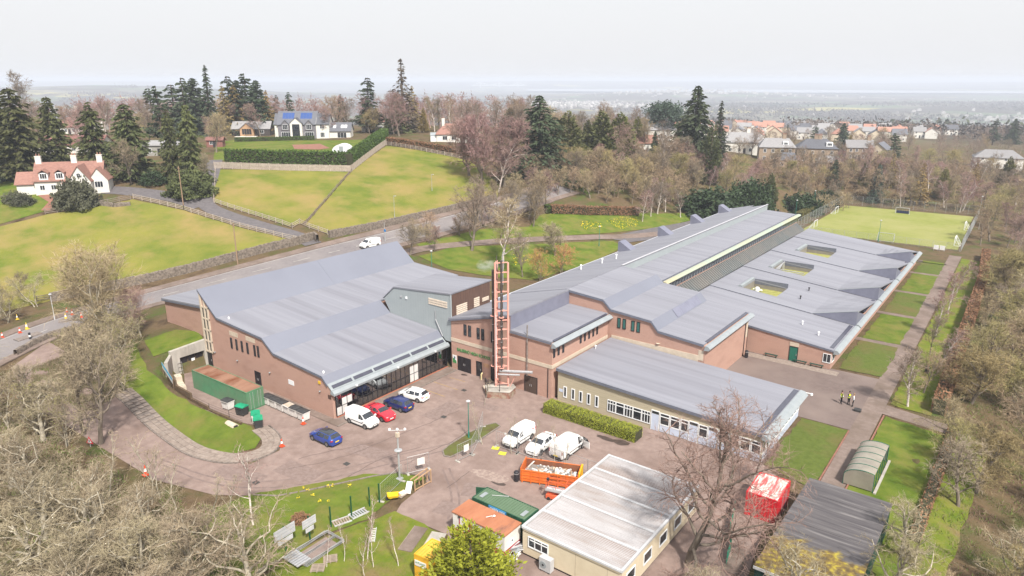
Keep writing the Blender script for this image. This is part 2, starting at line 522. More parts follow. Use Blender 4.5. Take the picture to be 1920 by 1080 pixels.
def drape(name, pts, off, m, grid=2.5, pixels=True, flat=False, kind='structure', rag=0.0):
 """A polygon sheet laid over the terrain."""
 xy = [at(*p)[:2] for p in pts] if pixels else pts
 if 'lawn' in name or 'field' in name or 'plot' in name:   # turf never ends in a clean cut
  rag = 0.16
 if rag:
  xy = resample(list(xy) + [xy[0]], 0.9 if flat else 1.6)[:-1]
  xy = [(x + rnd.uniform(-rag, rag), y + rnd.uniform(-rag, rag)) for x, y in xy]
 bm = bmesh.new()
 vs = [bm.verts.new((x, y, 0)) for x, y in xy]
 bm.faces.new(vs)
 bmesh.ops.triangulate(bm, faces=bm.faces[:])
 if not flat:
  for ax in (0, 1):
   c = [p[ax] for p in xy]
   g = math.floor(min(c) / grid) * grid + grid
   while g < max(c):
    co_ = [0, 0, 0]; no = [0, 0, 0]
    co_[ax] = g; no[ax] = 1
    bmesh.ops.bisect_plane(bm, geom=bm.verts[:] + bm.edges[:] + bm.faces[:], plane_co=co_, plane_no=no)
    g += grid
 V = np.array([v.co[:] for v in bm.verts])
 Z = terr(V[:, 0], V[:, 1]) + off
 for v, z in zip(bm.verts, Z):
  v.co.z = z
 bmesh.ops.recalc_face_normals(bm, faces=bm.faces[:])
 me = bpy.data.meshes.new(name)
 bm.to_mesh(me); bm.free()
 if len(me.polygons) and me.polygons[0].normal.z < 0:
  me.flip_normals()
 me.materials.append(m)
 me.polygons.foreach_set('use_smooth', [True] * len(me.polygons))
 o = link(name, me)
 o['kind'] = kind
 return o

def smooth_line(pts, it=2):
 for _ in range(it):
  q = [pts[0]]
  for a, c in zip(pts, pts[1:]):
   q += [tuple(a[j] * .75 + c[j] * .25 for j in range(len(a))), tuple(a[j] * .25 + c[j] * .75 for j in range(len(a)))]
  pts = q + [pts[-1]]
 return pts

def offset_line(pts, d):                             # shift a polyline to its left by d
 out = []
 for i, p in enumerate(pts):
  a = pts[max(i - 1, 0)]; c = pts[min(i + 1, len(pts) - 1)]
  ex, ey = c[0] - a[0], c[1] - a[1]; L = math.hypot(ex, ey) or 1
  out.append((p[0] - ey / L * d, p[1] + ex / L * d))
 return out

def strip(name, line, d0, d1, off, m, step=1.6, kind='structure', thick=0.0):
 """A ribbon along a line between two side offsets, laid on the terrain."""
 ln = resample(line, step)
 A, B_ = offset_line(ln, d0), offset_line(ln, d1)
 K = max(1, int(abs(d1 - d0) / 1.8))
 mb = MB(); rows = []
 for a, c in zip(A, B_):
  rows.append([(a[0] + (c[0] - a[0]) * k / K, a[1] + (c[1] - a[1]) * k / K) for k in range(K + 1)])
 P = np.array(rows)
 Z = terr(P[..., 0], P[..., 1]) + off
 vs = [(P[i, k, 0], P[i, k, 1], Z[i, k]) for i in range(len(rows)) for k in range(K + 1)]
 fs = []
 for i in range(len(rows) - 1):
  for k in range(K):
   q = (i * (K + 1) + k, i * (K + 1) + k + 1, (i + 1) * (K + 1) + k + 1, (i + 1) * (K + 1) + k)
   fs.append(q if d1 < d0 else q[::-1])
 mb.add(vs, fs)
 if thick:
  for k in (0, K):
   n0 = len(mb.v)
   ed = [(P[i, k, 0], P[i, k, 1], Z[i, k]) for i in range(len(rows))]
   mb.add(ed + [(x, y, z - thick) for x, y, z in ed], [(i, i + 1, i + 1 + len(ed), i + len(ed)) for i in range(len(ed) - 1)])
 o = link(name, mb.mesh(name, m, True))
 o['kind'] = kind
 return o

def W(pix):
 return [at(*p)[:2] for p in pix]

# fields and lawns
drape('grass_field', [(-160, 520), (-60, 452), (0, 425), (90, 402), (180, 388), (250, 374), (300, 385), (345, 395), (400, 412), (450, 427), (530, 446), (572, 456), (500, 472), (440, 483), (350, 508), (270, 530), (150, 552), (60, 572), (-60, 600), (-160, 620)], 0.05, G_FIELD, 3.0)
drape('grass_field', [(405, 318), (540, 320), (655, 322), (610, 375), (566, 420), (540, 424), (480, 404), (402, 380)], 0.05, G_FIELD, 3.0)
drape('grass_field', [(660, 321), (725, 274), (800, 285), (880, 302), (938, 348), (932, 372), (850, 388), (800, 402), (700, 425), (618, 440), (572, 421), (612, 377)], 0.05, G_FIELD, 3.0)
drape('garden_lawn', [(405, 268), (440, 262), (690, 262), (660, 283), (640, 292), (425, 300), (400, 305)], 0.05, G_BRIGHT, 4.0)
drape('garden_lawn', [(-60, 345), (0, 338), (60, 348), (105, 372), (80, 398), (0, 420), (-60, 440)], 0.05, G_BRIGHT, 3.0)
drape('school_lawn', [(785, 480), (850, 463), (1000, 458), (1150, 452), (1168, 464), (1110, 492), (1000, 525), (930, 520), (840, 505)], 0.05, G_BRIGHT, 3.0)
drape('school_lawn', [(1015, 402), (1150, 399), (1288, 399), (1300, 412), (1215, 430), (1130, 438), (1050, 442), (990, 428)], 0.05, G_BRIGHT, 3.0)
drape('school_lawn', [(780, 458), (900, 430), (1000, 425), (1060, 445), (1000, 447), (900, 452), (800, 470)], 0.045, G_BRIGHT, 3.0)
drape('bank_lawn', [(205, 700), (262, 752), (335, 818), (400, 847), (440, 852), (478, 840), (490, 822), (470, 800), (425, 785), (375, 765), (320, 735), (278, 694), (250, 640), (215, 660)], 0.05, G_BRIGHT, 1.0)
drape('bank_lawn', [(288, 668), (340, 656), (383, 642), (372, 622), (330, 618), (270, 640)], 0.05, G_BRIGHT, 1.0)
drape('front_lawn', [(470, 928), (600, 906), (680, 890), (745, 886), (798, 897), (770, 912), (720, 946), (690, 975), (640, 992), (590, 1012), (540, 1042), (470, 1090), (250, 1090), (330, 1000), (420, 945)], 0.05, G_BRIGHT, flat=True)
drape('rough_lawn', [(691, 977), (742, 960), (835, 1003), (812, 1095), (480, 1095), (542, 1044), (592, 1014), (642, 994)], 0.045, G_ROUGH, flat=True)

# tarmac
drape('car_park', [(20, 690), (90, 640), (180, 690), (250, 760), (330, 832), (400, 868), (470, 870), (524, 845), (528, 820), (500, 800), (465, 795), (432, 787), (380, 768), (348, 738), (345, 700), (400, 690),
 (627, 783), (846, 688), (1040, 745), (1432, 872), (1470, 905), (1440, 960), (1400, 1090), (820, 1095), (840, 1003), (742, 962), (752, 945), (800, 905), (796, 893), (745, 887), (640, 907), (520, 931), (400, 928), (290, 900), (170, 826), (60, 760)], 0.02, A_YARD, 1.0)
drape('playground', [(31, 35), (53.0, 35), (52.8, 53.5), (31, 53.2)], 0.025, A_PLAY, pixels=False, flat=True)
PATHX0, PATHX1 = 51.6, 53.9
drape('path', [(PATHX0, 18.5), (PATHX1, 18.5), (52.4, 143), (49.9, 143)], 0.035, A_PATH, pixels=False, flat=True)
drape('football_pitch', [(13.3, 150.5), (50.8, 150.5), (49.6, 204.5), (13.3, 202.5)], 0.03, G_PITCH, pixels=False, flat=True)

road_line = smooth_line(W([(-420, 830), (-120, 715), (0, 655), (100, 613), (200, 582), (333, 547), (437, 520), (530, 497), (610, 477), (700, 455), (790, 432), (880, 408), (960, 385), (1060, 352)]), 2)
strip('road', road_line, 3.4, -3.4, 0.06, A_ROAD)
strip('pavement', road_line, 5.4, 3.4, 0.17, A_PATH, thick=0.14)
strip('pavement', road_line, -3.4, -5.0, 0.17, A_PATH, thick=0.14)
# centre line dashes
rl = resample(road_line, 1.0)
dash = 0
for i in range(30, len(rl) - 8, 7):
 strip('lane_marking', rl[i:i + 4], 0.07, -0.07, 0.075, M_WHITE, 1.0)
strip('edge_line', rl, 3.05, 2.95, 0.072, M_WHITE, 2.0)
lane = smooth_line(W([(588, 458), (560, 443), (520, 432), (470, 418), (420, 402), (388, 388), (380, 372), (388, 350), (398, 325), (404, 300)]), 2)
strip('lane', lane, 1.9, -1.9, 0.07, A_LANE)
strip('gravel_drive', smooth_line(W([(380, 386), (340, 372), (290, 364), (240, 358), (200, 356)]), 1), 2.6, -2.6, 0.06, A_LANE)
strip('garden_path', W([(40, 345), (70, 360), (100, 378), (85, 395)]), 0.9, -0.9, 0.09, M_RED)
strip('school_path', smooth_line(W([(745, 478), (800, 464), (900, 455), (1000, 449), (1090, 446), (1180, 444), (1250, 438)]), 1), 1.4, -1.4, 0.09, A_PATH)
drape('school_drive', [(1135, 446), (1200, 432), (1300, 413), (1330, 405), (1300, 430), (1230, 450), (1180, 455)], 0.085, A_LANE, 3.0)

# plots of grass along the classroom wall, narrow paths between them
cross = [53.6] + [at0(*p)[1] for p in ((1605, 634), (1642, 584), (1673, 544), (1698, 509), (1715, 488))] + [132.0]
PLOT_X0, PLOT_X1 = 45.7, 51.2
for i, (a, c) in enumerate(zip(cross, cross[1:])):
 x1 = 51.4 - (a - 53) / 90 * 1.5
 drape('grass_plot', [(PLOT_X0, a + 0.75), (x1, a + 0.75), (x1 - 0.2, c - 0.75), (PLOT_X0, c - 0.75)], 0.05, G_DULL if i % 2 == 0 else G_BRIGHT, pixels=False, flat=True)
 drape('cross_path', [(PLOT_X0 - 1.0, c - 0.74), (x1 + 0.35, c - 0.74), (x1 + 0.35, c + 0.74), (PLOT_X0 - 1.0, c + 0.74)], 0.04, A_PATH, pixels=False, flat=True)
drape('worn_lawn', [(45.9, 21.0), (51.3, 19.0), (51.3, 34.8), (45.9, 34.8)], 0.045, G_DULL, pixels=False, flat=True)
drape('long_lawn', [(54.3, 12), (60.5, 8), (60.8, 40), (54.0, 41.5)], 0.045, G_BRIGHT, pixels=False, flat=True)
drape('long_lawn', [(53.9, 45.5), (58.5, 45), (57.5, 140), (52.6, 141)], 0.045, G_ROUGH, pixels=False, flat=True)
drape('spur_path', [(53.6, 42.0), (60.8, 41.0), (60.8, 43.6), (53.6, 45.0)], 0.038, A_PATH, pixels=False, flat=True)

# kerbs, each stone a piece of the pavement it edges
def kerb(name, line, w=0.15, h=0.14, unit=0.9, m=None):
 root = link(name, None); root['kind'] = 'structure'
 ln = resample(line, unit)
 me = MB().box(-unit / 2 + 0.012, unit / 2 - 0.012, -w / 2, w / 2, -0.12, h).mesh('kerb_stone', m or M_KERB)
 for a, c in zip(ln, ln[1:]):
  mx, my = (a[0] + c[0]) / 2, (a[1] + c[1]) / 2
  piece('kerb_stone', me, root, (mx, my, gz(mx, my)), math.atan2(c[1] - a[1], c[0] - a[0]))
 return root

# the curved pavement of stone slabs round the end of the bank
pv = smooth_line(W([(232, 735), (262, 762), (330, 823), (365, 846), (405, 857), (440, 861), (474, 856), (500, 846), (510, 832), (506, 818), (490, 806)]), 2)
strip('slab_pavement', pv, 1.0, -1.0, 0.09, M_KERB, 1.0, thick=0.12)
sp = bpy.data.objects['slab_pavement']
pl_ = resample(pv, 0.95)
slab_me = MB().box(-0.46, 0.46, -0.31, 0.31, 0, 0.035).mesh('paving_slab', M_SLAB)
for a, c in zip(pl_, pl_[1:]):
 ang = math.atan2(c[1] - a[1], c[0] - a[0])
 for k in (-0.66, 0.0, 0.66):
  x = (a[0] + c[0]) / 2 - math.sin(ang) * k; y = (a[1] + c[1]) / 2 + math.cos(ang) * k
  o = piece('paving_slab', slab_me, sp, (x, y, gz(x, y) + 0.088 + rnd.uniform(0, 0.012)), ang)
kerb('kerb', offset_line(pv, -1.08))
kerb('kerb', W([(475, 929), (520, 931), (580, 920), (640, 907), (700, 894), (745, 887), (785, 890)]))
kerb('kerb', [(51.45, 19), (51.35, 34.6)], unit=0.6, m=M_RED)
kerb('kerb', [(54.1, 12), (53.9, 41.5)], unit=0.6, m=M_RED)
# pavement along the glazed front
drape('front_pavement', [(0.35, -1.2), (2.0, -1.2), (2.0, 20.4), (0.35, 20.4)], 0.10, A_PATH, pixels=False, flat=True)
kerb('kerb', [(2.06, -1.2), (2.06, 20.4)])
drape('front_pavement', [(-12, -1.2), (0.34, -1.2), (0.34, -0.15), (-12, -0.15)], 0.098, A_PATH, pixels=False, flat=True)
drape('slab_walk', [(33.2, 50.9), (46.2, 50.9), (46.2, 52.6), (33.2, 52.6)], 0.045, M_SLAB, pixels=False, flat=True)
# planted island in the car park
isl = W([(830, 846), (842, 836), (880, 812), (912, 798), (930, 794), (938, 800), (905, 822), (870, 846), (845, 858), (833, 856)])
drape('island_bed', isl, 0.10, mat('island_soil', alb((128, 118, 70), 2.1), alb((110, 94, 66), 2.1), scale=1.2, detail=8, c3=alb((120, 132, 60), 2.1), scale3=0.5, rough=0.95), pixels=False, flat=True)
kerb('kerb', isl + [isl[0]], unit=0.7)
# damp patches, cracks and faded yellow lines on the tarmac
def blob(name, px, py, rx, ry, ang, m, off, n_=18):
 x, y, _ = at(px, py)
 pts = []
 ph = [rnd.uniform(0.7, 1.2) for _ in range(n_)]
 for i in range(n_):
  t = 2 * math.pi * i / n_
  r = (ph[i] + ph[i - 1]) / 2
  u, v = rx * math.cos(t) * r, ry * math.sin(t) * r
  pts.append((x + u * math.cos(ang) - v * math.sin(ang), y + u * math.sin(ang) + v * math.cos(ang)))
 return drape(name, pts, off, m, pixels=False, flat=True)
blob('damp_patch', 1135, 822, 1.3, 0.45, 0.0, M_STAIN, 0.026)
blob('damp_patch', 1165, 830, 1.2, 0.6, 0.1, M_STAIN, 0.028)
blob('damp_patch', 870, 703, 0.5, 0.3, 0.0, M_STAIN, 0.026)
blob('damp_patch', 935, 906, 0.9, 0.35, 0.1, M_STAIN, 0.026)
blob('dust_patch', 920, 893, 2.4, 0.9, 0.2, mat('plaster_dust', alb((206, 184, 172), 2.1), alb((176, 152, 142), 2.1), scale=2.5, lo=0.4, hi=0.6), 0.027)
M_CRACK = mat('crack_tar', alb((118, 100, 96), 2.1), alb((135, 116, 110), 2.1), scale=3, rough=0.7)
for pts in [[(760, 872), (800, 850), (850, 828), (880, 806)], [(640, 900), (720, 858), (790, 838)], [(560, 860), (640, 842), (700, 830)], [(540, 880), (600, 868), (660, 852), (730, 822), (790, 800), (860, 770)], [(840, 915), (865, 895), (880, 885)]]:
 ln = resample(W(pts), 0.7)
 ln = [(x + rnd.uniform(-.12, .12), y + rnd.uniform(-.12, .12)) for x, y in ln]
 strip('tar_crack', ln, 0.05, -0.05, 0.024, M_CRACK, 0.7)
for pts in [[(800, 690), (830, 702)], [(812, 672), (838, 684)], [(843, 708), (872, 716)]]:
 strip('yellow_line', W(pts), 0.05, -0.05, 0.025, M_YELLOW, 1.0)

# repairs and covers in the tarmac
M_PATCH = mat('tar_patch', alb((178, 156, 148), 2.1), alb((156, 134, 126), 2.1), scale=2.5, detail=8, rough=.85)
for px_, py_, rx, ry, a in ((700, 850, 3.2, 1.1, .2), (560, 885, 2.6, 1.3, .1), (830, 770, 1.2, 2.6, 0), (905, 760, 2.2, .8, .1), (900, 920, 1.8, 1.2, .5), (860, 960, 2.4, 1.1, .2), (450, 890, 3.0, 1.0, .3)):
 x, y, _ = at(px_, py_)
 ca, sa = math.cos(a), math.sin(a)
 drape('tar_patch', [(x + u * ca - v * sa, y + u * sa + v * ca) for u, v in ((-rx, -ry), (rx, -ry), (rx, ry * .8), (rx * .4, ry), (-rx, ry))], .0225, M_PATCH, pixels=False, flat=True)
M_IRON = mat('cast_iron', (.06, .055, .052), (.04, .038, .036), scale=6, rough=.6)
for px_, py_ in ((832, 782), (760, 772), (870, 732), (650, 870), (915, 745), (480, 905)):
 x, y, _ = at(px_, py_)
 drape('drain_cover', [(x - .35, y - .3), (x + .35, y - .3), (x + .35, y + .3), (x - .35, y + .3)], .029, M_IRON, pixels=False, flat=True)
for k in range(6):
 y = 2.4 + k * 2.6
 drape('bay_line', [(2.2, y), (6.6, y), (6.6, y + .09), (2.2, y + .09)], .0262, M_YELLOW, pixels=False, flat=True) if k > 3 else None
M_TYRE = mat('tyre_mark', alb((150, 130, 124), 2.1), alb((168, 146, 138), 2.1), scale=1.0, lo=.42, hi=.6)
for pts in ([(300, 860), (400, 900), (520, 905), (640, 880), (760, 850), (900, 820)], [(305, 872), (400, 912), (530, 917), (650, 890), (770, 860), (905, 828)], [(830, 880), (850, 930), (840, 975)], [(842, 878), (864, 930), (856, 975)]):
 strip('tyre_mark', smooth_line(W(pts), 2), .11, -.11, .0213, M_TYRE, 1.2)
# ------------------------------------------------------------------ the school
ROOF = mat('roof_membrane', alb((188, 189, 200), 2.2), alb((172, 173, 185), 2.2), scale=1.0, stretch=(0.035, 1.3, 0.1), detail=6, lo=0.3, hi=0.7,
     c3=alb((158, 158, 169), 2.2), scale3=0.42, lo3=0.47, hi3=0.74, rough=0.62, spec=0.4, band=(1, 1.05, alb((172, 173, 186), 2.2), 0.05))
ROOFS = mat('steep_membrane', alb((162, 166, 182), 2.2), alb((154, 158, 174), 2.2), scale=0.3, stretch=(.3, .3, .3), detail=5, rough=0.5, spec=0.4)  # darker, bluer roof tone without seams, given to the steep facets
ROOFD = mat('roof_trim', alb((158, 160, 180), 2.0), alb((146, 148, 168), 2.0), scale=0.8, rough=0.6)
EDGE = mat('roof_edge', alb((128, 132, 146), 1.6), alb((116, 120, 134), 1.6), scale=2, rough=0.6)
BRICK = mat('pink_brick', (0.43, 0.27, 0.215), (0.355, 0.215, 0.168), scale=7.0, detail=6, stretch=(1, 1, 2.6), c3=(0.32, 0.19, 0.15), scale3=0.30, lo3=0.50, hi3=0.80, rough=0.92, bump=0.25, bscale=18)
BAND = mat('pale_concrete', (0.52, 0.44, 0.35), (0.44, 0.37, 0.29), scale=1.5, rough=0.9)
CONC = mat('grey_concrete', (0.42, 0.39, 0.35), (0.30, 0.28, 0.25), scale=0.9, stretch=(1, 1, 0.25), detail=7, c3=(0.20, 0.19, 0.17), scale3=0.5, lo3=0.5, hi3=0.75, rough=0.92)
GUTTER = mat('gutter_metal', (0.26, 0.285, 0.30), (0.225, 0.25, 0.265), scale=1.2, rough=0.55, spec=0.5)
CLAD = mat('grey_cladding', (0.285, 0.315, 0.325), (0.265, 0.295, 0.305), scale=0.6, rough=0.5, band=(0, 0.5, (0.23, 0.255, 0.265), 0.06))
TIMBER = mat('brown_timber', (0.115, 0.066, 0.050), (0.070, 0.040, 0.032), scale=2.0, stretch=(1, 4, 0.25), rough=0.85)
LOUVRE = mat('pale_louvre', (0.62, 0.53, 0.44), (0.5, 0.42, 0.34), scale=3, rough=0.8)
DARKM = mat('dark_frame', (0.028, 0.026, 0.030), (0.02, 0.018, 0.022), scale=2, rough=0.5)
BLACKD = mat('black_door', (0.020, 0.017, 0.020), (0.013, 0.011, 0.013), scale=2, rough=0.45)
WHITEF = mat('white_frame', (0.72, 0.73, 0.74), (0.66, 0.67, 0.68), scale=2, rough=0.45)
TANW = mat('tan_boards', (0.42, 0.365, 0.265), (0.375, 0.325, 0.235), scale=1.5, stretch=(0.3, 0.3, 4), rough=0.85, band=(2, 0.28, (0.33, 0.28, 0.20), 0.08))
GREEND = mat('green_paint', (0.015, 0.125, 0.085), (0.012, 0.10, 0.07), scale=2, rough=0.5)
GREENW = mat('green_blind', (0.035, 0.13, 0.115), (0.03, 0.10, 0.09), scale=2, rough=0.4)
YPOST = mat('yellow_post', (0.62, 0.40, 0.03), (0.55, 0.34, 0.025), scale=2, rough=0.5)
INTER = mat('interior', (0.42, 0.34, 0.22), (0.16, 0.12, 0.09), scale=0.8, stretch=(1, 1, 2), rough=0.9)
SOLARD = mat('roof_light', (0.060, 0.062, 0.085), (0.05, 0.05, 0.07), scale=1, rough=0.25, spec=0.6)
BLUEP = mat('pale_panel', (0.50, 0.55, 0.66), (0.45, 0.50, 0.61), scale=1.2, rough=0.5)
GLASS = glass_mat('window_glass', (0.030, 0.034, 0.040), 0.25)
GLASSC = glass_mat('clear_glass', (0.020, 0.022, 0.028), 0.85, ior=3.3)
MINT = mat('mint_gutter', (0.29, 0.36, 0.30), (0.36, 0.34, 0.23), scale=0.06, rough=0.5)
DUCT = mat('galvanised', (0.55, 0.55, 0.56), (0.45, 0.45, 0.46), scale=4, rough=0.35, metal=0.6)

def ridge_roof(name, prof, y0, y1, parent, m=None, t=0.22, kind=None):
 """A roof sheet of folded profile (x, z points left to right) with thickness, running along Y."""
 for (xa, za), (xb, zb) in zip(prof, prof[1:]):
  steep = abs(zb - za) > .4 * (xb - xa)
  part('steep_' + name if steep else name, MB().prism_y([(xa, za - t), (xb, zb - t), (xb, zb), (xa, za)], y0, y1), ROOFS if steep else ROOF, parent)

def win_y(parent, x, z, w, h, y, name='window', frame=DARKM, glass=None, face=-1, fw=0.07, bars=0):
 """A window in a wall that faces -Y (face -1): frame proud of the wall, pane as a sub-part."""
 yf = y + face * 0.07
 a, c = min(y, yf), max(y, yf)
 mb = MB().box(x - w / 2, x + w / 2, a, c, z - h / 2 - 0.03, z - h / 2 + fw).box(x - w / 2, x + w / 2, a, c, z + h / 2 - fw, z + h / 2)
 mb.box(x - w / 2, x - w / 2 + fw, a, c, z - h / 2 + fw, z + h / 2 - fw).box(x + w / 2 - fw, x + w / 2, a, c, z - h / 2 + fw, z + h / 2 - fw)
 for k in range(bars):
  bx_ = x - w / 2 + w * (k + 1) / (bars + 1)
  mb.box(bx_ - fw * .4, bx_ + fw * .4, a, c, z - h / 2 + fw, z + h / 2 - fw)
 f = part(name, mb, frame, parent)
 yp = y + face * 0.02
 part('pane', MB().box(x - w / 2 + fw * .9, x + w / 2 - fw * .9, min(y, yp), max(y, yp), z - h / 2 + fw * .9, z + h / 2 - fw * .9), glass or GLASS, f)
 return f

def win_x(parent, y, z, w, h, x, name='window', frame=DARKM, glass=None, fw=0.07, bars=0):
 a, c = x, x + 0.07
 mb = MB().box(a, c, y - w / 2, y + w / 2, z - h / 2 - 0.03, z - h / 2 + fw).box(a, c, y - w / 2, y + w / 2, z + h / 2 - fw, z + h / 2)
 mb.box(a, c, y - w / 2, y - w / 2 + fw, z - h / 2 + fw, z + h / 2 - fw).box(a, c, y + w / 2 - fw, y + w / 2, z - h / 2 + fw, z + h / 2 - fw)
 f = part(name, mb, frame, parent)
 part('pane', MB().box(x, x + 0.02, y - w / 2 + fw * .9, y + w / 2 - fw * .9, z - h / 2 + fw * .9, z + h / 2 - fw * .9), glass or GLASS, f)
 return f

def door_y(parent, x0, x1, z1, y, m, leaves=1, face=-1):
 yf = y + face * 0.06
 fr = MB().box(x0 - 0.08, x0, min(y, yf), max(y, yf), 0, z1 + 0.08).box(x1, x1 + 0.08, min(y, yf), max(y, yf), 0, z1 + 0.08).box(x0, x1, min(y, yf), max(y, yf), z1, z1 + 0.08)
 f = part('door_frame', fr, DARKM, parent)
 w = (x1 - x0) / leaves
 for k in range(leaves):
  yd = y + face * 0.035
  d = part('door', MB().box(x0 + k * w + 0.015, x0 + (k + 1) * w - 0.015, min(y, yd), max(y, yd), 0.02, z1 - 0.01), m, parent)
  hx = x0 + (k + 1) * w - 0.16 if k % 2 == 0 else x0 + k * w + 0.1
  part('handle', MB().box(hx, hx + 0.06, yd + face * 0.04 - 0.02, yd + face * 0.04 + 0.02, 0.95, 1.25), DUCT, d)
 return f

# ---- the hall
hall = thing('school_hall', (-14, 10, 0), 'large brick hall with folded grey roof and long glazed front', 'building')
HP = [(-28.4, 11.6), (-24.2, 8.2), (-13.6, 7.56), (-11.4, 5.94), (-1.62, 5.26), (-0.75, 4.42)]
wallp = [(-28.2, 0), (-0.05, 0), (-0.05, 3.7), (-0.8, 4.25)] + [(x, z - 0.18) for x, z in reversed(HP[:-1])]
part('gable_wall', MB().prism_y(wallp, 0, 0.35), BRICK, hall)
part('wall', MB().prism_y([(-28.2, 0), (-4.2, 0), (-4.2, 5.2), (-11.4, 5.7), (-13.6, 7.3), (-24.2, 7.95), (-28.2, 11.2)], 0.36, 20.6), INTER, hall)
part('side_wall', MB().prism_y([(-28.25, 0), (-13.7, 0), (-13.7, 7.3), (-24.2, 7.95), (-28.25, 11.2)], 20.62, 38.6), BRICK, hall)
ridge_roof('roof', HP, -0.14, 20.7, hall)
ridge_roof('rear_roof', HP[:3], 20.72, 38.9, hall)
# verge trims along the gable
vt = MB()
for (xa, za), (xb, zb) in zip(HP, HP[1:]):
 vt.add(
  [(xa, -0.20, za + 0.02), (xb, -0.20, zb + 0.02), (xb, -0.20, zb - 0.3), (xa, -0.20, za - 0.3), (xa, -0.145, za + 0.02), (xb, -0.145, zb + 0.02), (xb, -0.145, zb - 0.3), (xa, -0.145, za - 0.3)],
  [(0, 3, 2, 1), (4, 5, 6, 7), (0, 1, 5, 4), (2, 3, 7, 6), (1, 2, 6, 5), (0, 4, 7, 3)])
part('verge_trim', vt, EDGE, hall)
# sloping strip of dark roof lights above the gutter, with pale brackets between them
part('eave_board', MB().prism_y([(-0.82, 4.30), (0.28, 3.42), (0.28, 3.52), (-0.74, 4.42)], -0.1, 20.6), GUTTER, hall)
for k in range(6):
 y0 = 0.25 + k * 3.4
 part('roof_light', MB().prism_y([(-0.42, 4.19), (-0.08, 3.9), (-0.06, 3.94), (-0.40, 4.23)], y0, y0 + 3.05), SOLARD, hall)
part('gutter', MB().prism_y([(-0.1, 3.36), (0.62, 3.22), (0.66, 3.5), (0.30, 3.84), (-0.02, 3.78)], -0.25, 20.62), GUTTER, hall)
part('plinth', MB().box(-0.35, 0.3, 0.36, 20.6, 0, 0.10), mat('red_tile', (0.36, 0.13, 0.07), (0.28, 0.10, 0.06), scale=4), hall)
part('hall_floor', MB().box(-4.19, -0.36, 0.36, 20.6, 0, 0.08), INTER, hall)
nb = 24
bw = (20.55 - 0.4) / nb
for k in range(nb + 1):
 y = 0.4 + k * bw
 part('mullion', MB().box(0.02, 0.11, y - 0.035, y + 0.035, 0.10, 3.4), DARKM, hall)
for z in (0.12, 1.30, 3.3):
 part('transom', MB().box(0.03, 0.10, 0.4, 20.55, z, z + 0.07), DARKM, hall)
BOARD = mat('white_board', (0.62, 0.60, 0.58), (0.50, 0.48, 0.47), scale=1.5, detail=7, rough=0.7)
boarded = {(0, 0), (1, 0), (1, 1), (2, 1), (15, 0), (15, 1), (16, 0), (16, 1)}
for k in range(nb):
 ya, yb = 0.4 + k * bw + 0.036, 0.4 + (k + 1) * bw - 0.036
 for r, (za, zb) in enumerate(((0.19, 1.30), (1.37, 3.3))):
  if r == 1 and (k, 1) in boarded and k < 3:
   part('glass_pane', MB().box(0.055, 0.07, ya, yb, 2.3, zb), GLASSC, hall)
   part('boarded_panel', MB().box(0.05, 0.075, ya, yb, za, 2.29), BOARD, hall)
  elif (k, r) in boarded:
   part('boarded_panel', MB().box(0.05, 0.075, ya, yb, za, zb if r == 0 else 2.5), BOARD, hall)
   if r == 1:
    part('glass_pane', MB().box(0.055, 0.07, ya, yb, 2.51, zb), GLASSC, hall)
  else:
   part('glass_pane', MB().box(0.055, 0.07, ya, yb, za, zb), GLASSC, hall)
for k in range(7):
 y = 1.5 + k * 3.0
 part('column', MB().box(-0.62, -0.42, y - 0.1, y + 0.1, 0.1, 3.6), YPOST, hall)
# gable windows and the tall concrete window
for x, z in [(-21.25, 5.08), (-19.99, 5.12), (-18.71, 5.16), (-17.41, 5.21), (-15.75, 5.26), (-14.95, 5.29)]:
 win_y(hall, x, z, 0.42, 1.55, 0.0)
part('pale_panel', MB().box(-21.5, -19.5, -0.03, 0, 6.2, 6.85), BAND, hall)
part('pale_panel', MB().box(-17.6, -15.5, -0.03, 0, 6.3, 6.95), BAND, hall)
tall = MB()
rail = [(-28.15, -27.85), (-27.25, -27.02), (-26.45, -26.2)]
tops = [11.0, 10.1, 9.35]
for (a, c), t in zip(rail, tops):
 tall.box(a, c, -0.18, 0, 2.3, t)
for z in (2.3, 3.9, 5.6, 7.3, 9.0):
 tall.box(-28.15, -26.2, -0.15, 0, z, z + 0.22)
tall.prism_y([(-28.2, 11.05), (-26.15, 9.35), (-26.15, 9.6), (-28.2, 11.3)], -0.16, 0)
tw = part('tall_window', tall, BAND, hall)
for z0, z1 in ((2.5, 3.9), (4.1, 5.6), (5.8, 7.3), (7.5, 9.0)):
 for a, c in ((-27.85, -27.25), (-27.02, -26.45)):
  part('pane', MB().box(a, c, -0.04, -0.005, z0, z1), GLASS, tw)
door_y(hall, -27.9, -26.9, 2.1, 0.0, BLACKD)
door_y(hall, -16.25, -15.05, 2.15, 0.0, BLACKD, 2)
part('wall_sign', MB().box(-8.8, -7.65, -0.03, 0, 2.3, 2.95), WHITEF, hall)
for x, z in [(-25.75, 2.64), (-20.15, 2.74), (-12.66, 2.87), (-2.29, 3.06)]:
 part('wall_lamp', MB().lathe([(0.02, -0.06), (0.11, -0.03), (0.13, 0.04), (0.05, 0.10)], 8, (x, -0.13, z)), GUTTER, hall)
part('alarm_box', MB().box(-2.5, -2.15, -0.12, 0, 4.05, 4.4), YPOST, hall)
part('vent_grille', MB().box(-0.85, -0.3, -0.05, 0, 2.5, 3.0), TIMBER, hall)
for k, y in enumerate((3.1, 10.2, 17.4)):
 part('flood_lamp', MB().box(0.66, 0.84, y, y + 0.22, 3.42, 3.62), WHITEF, hall)
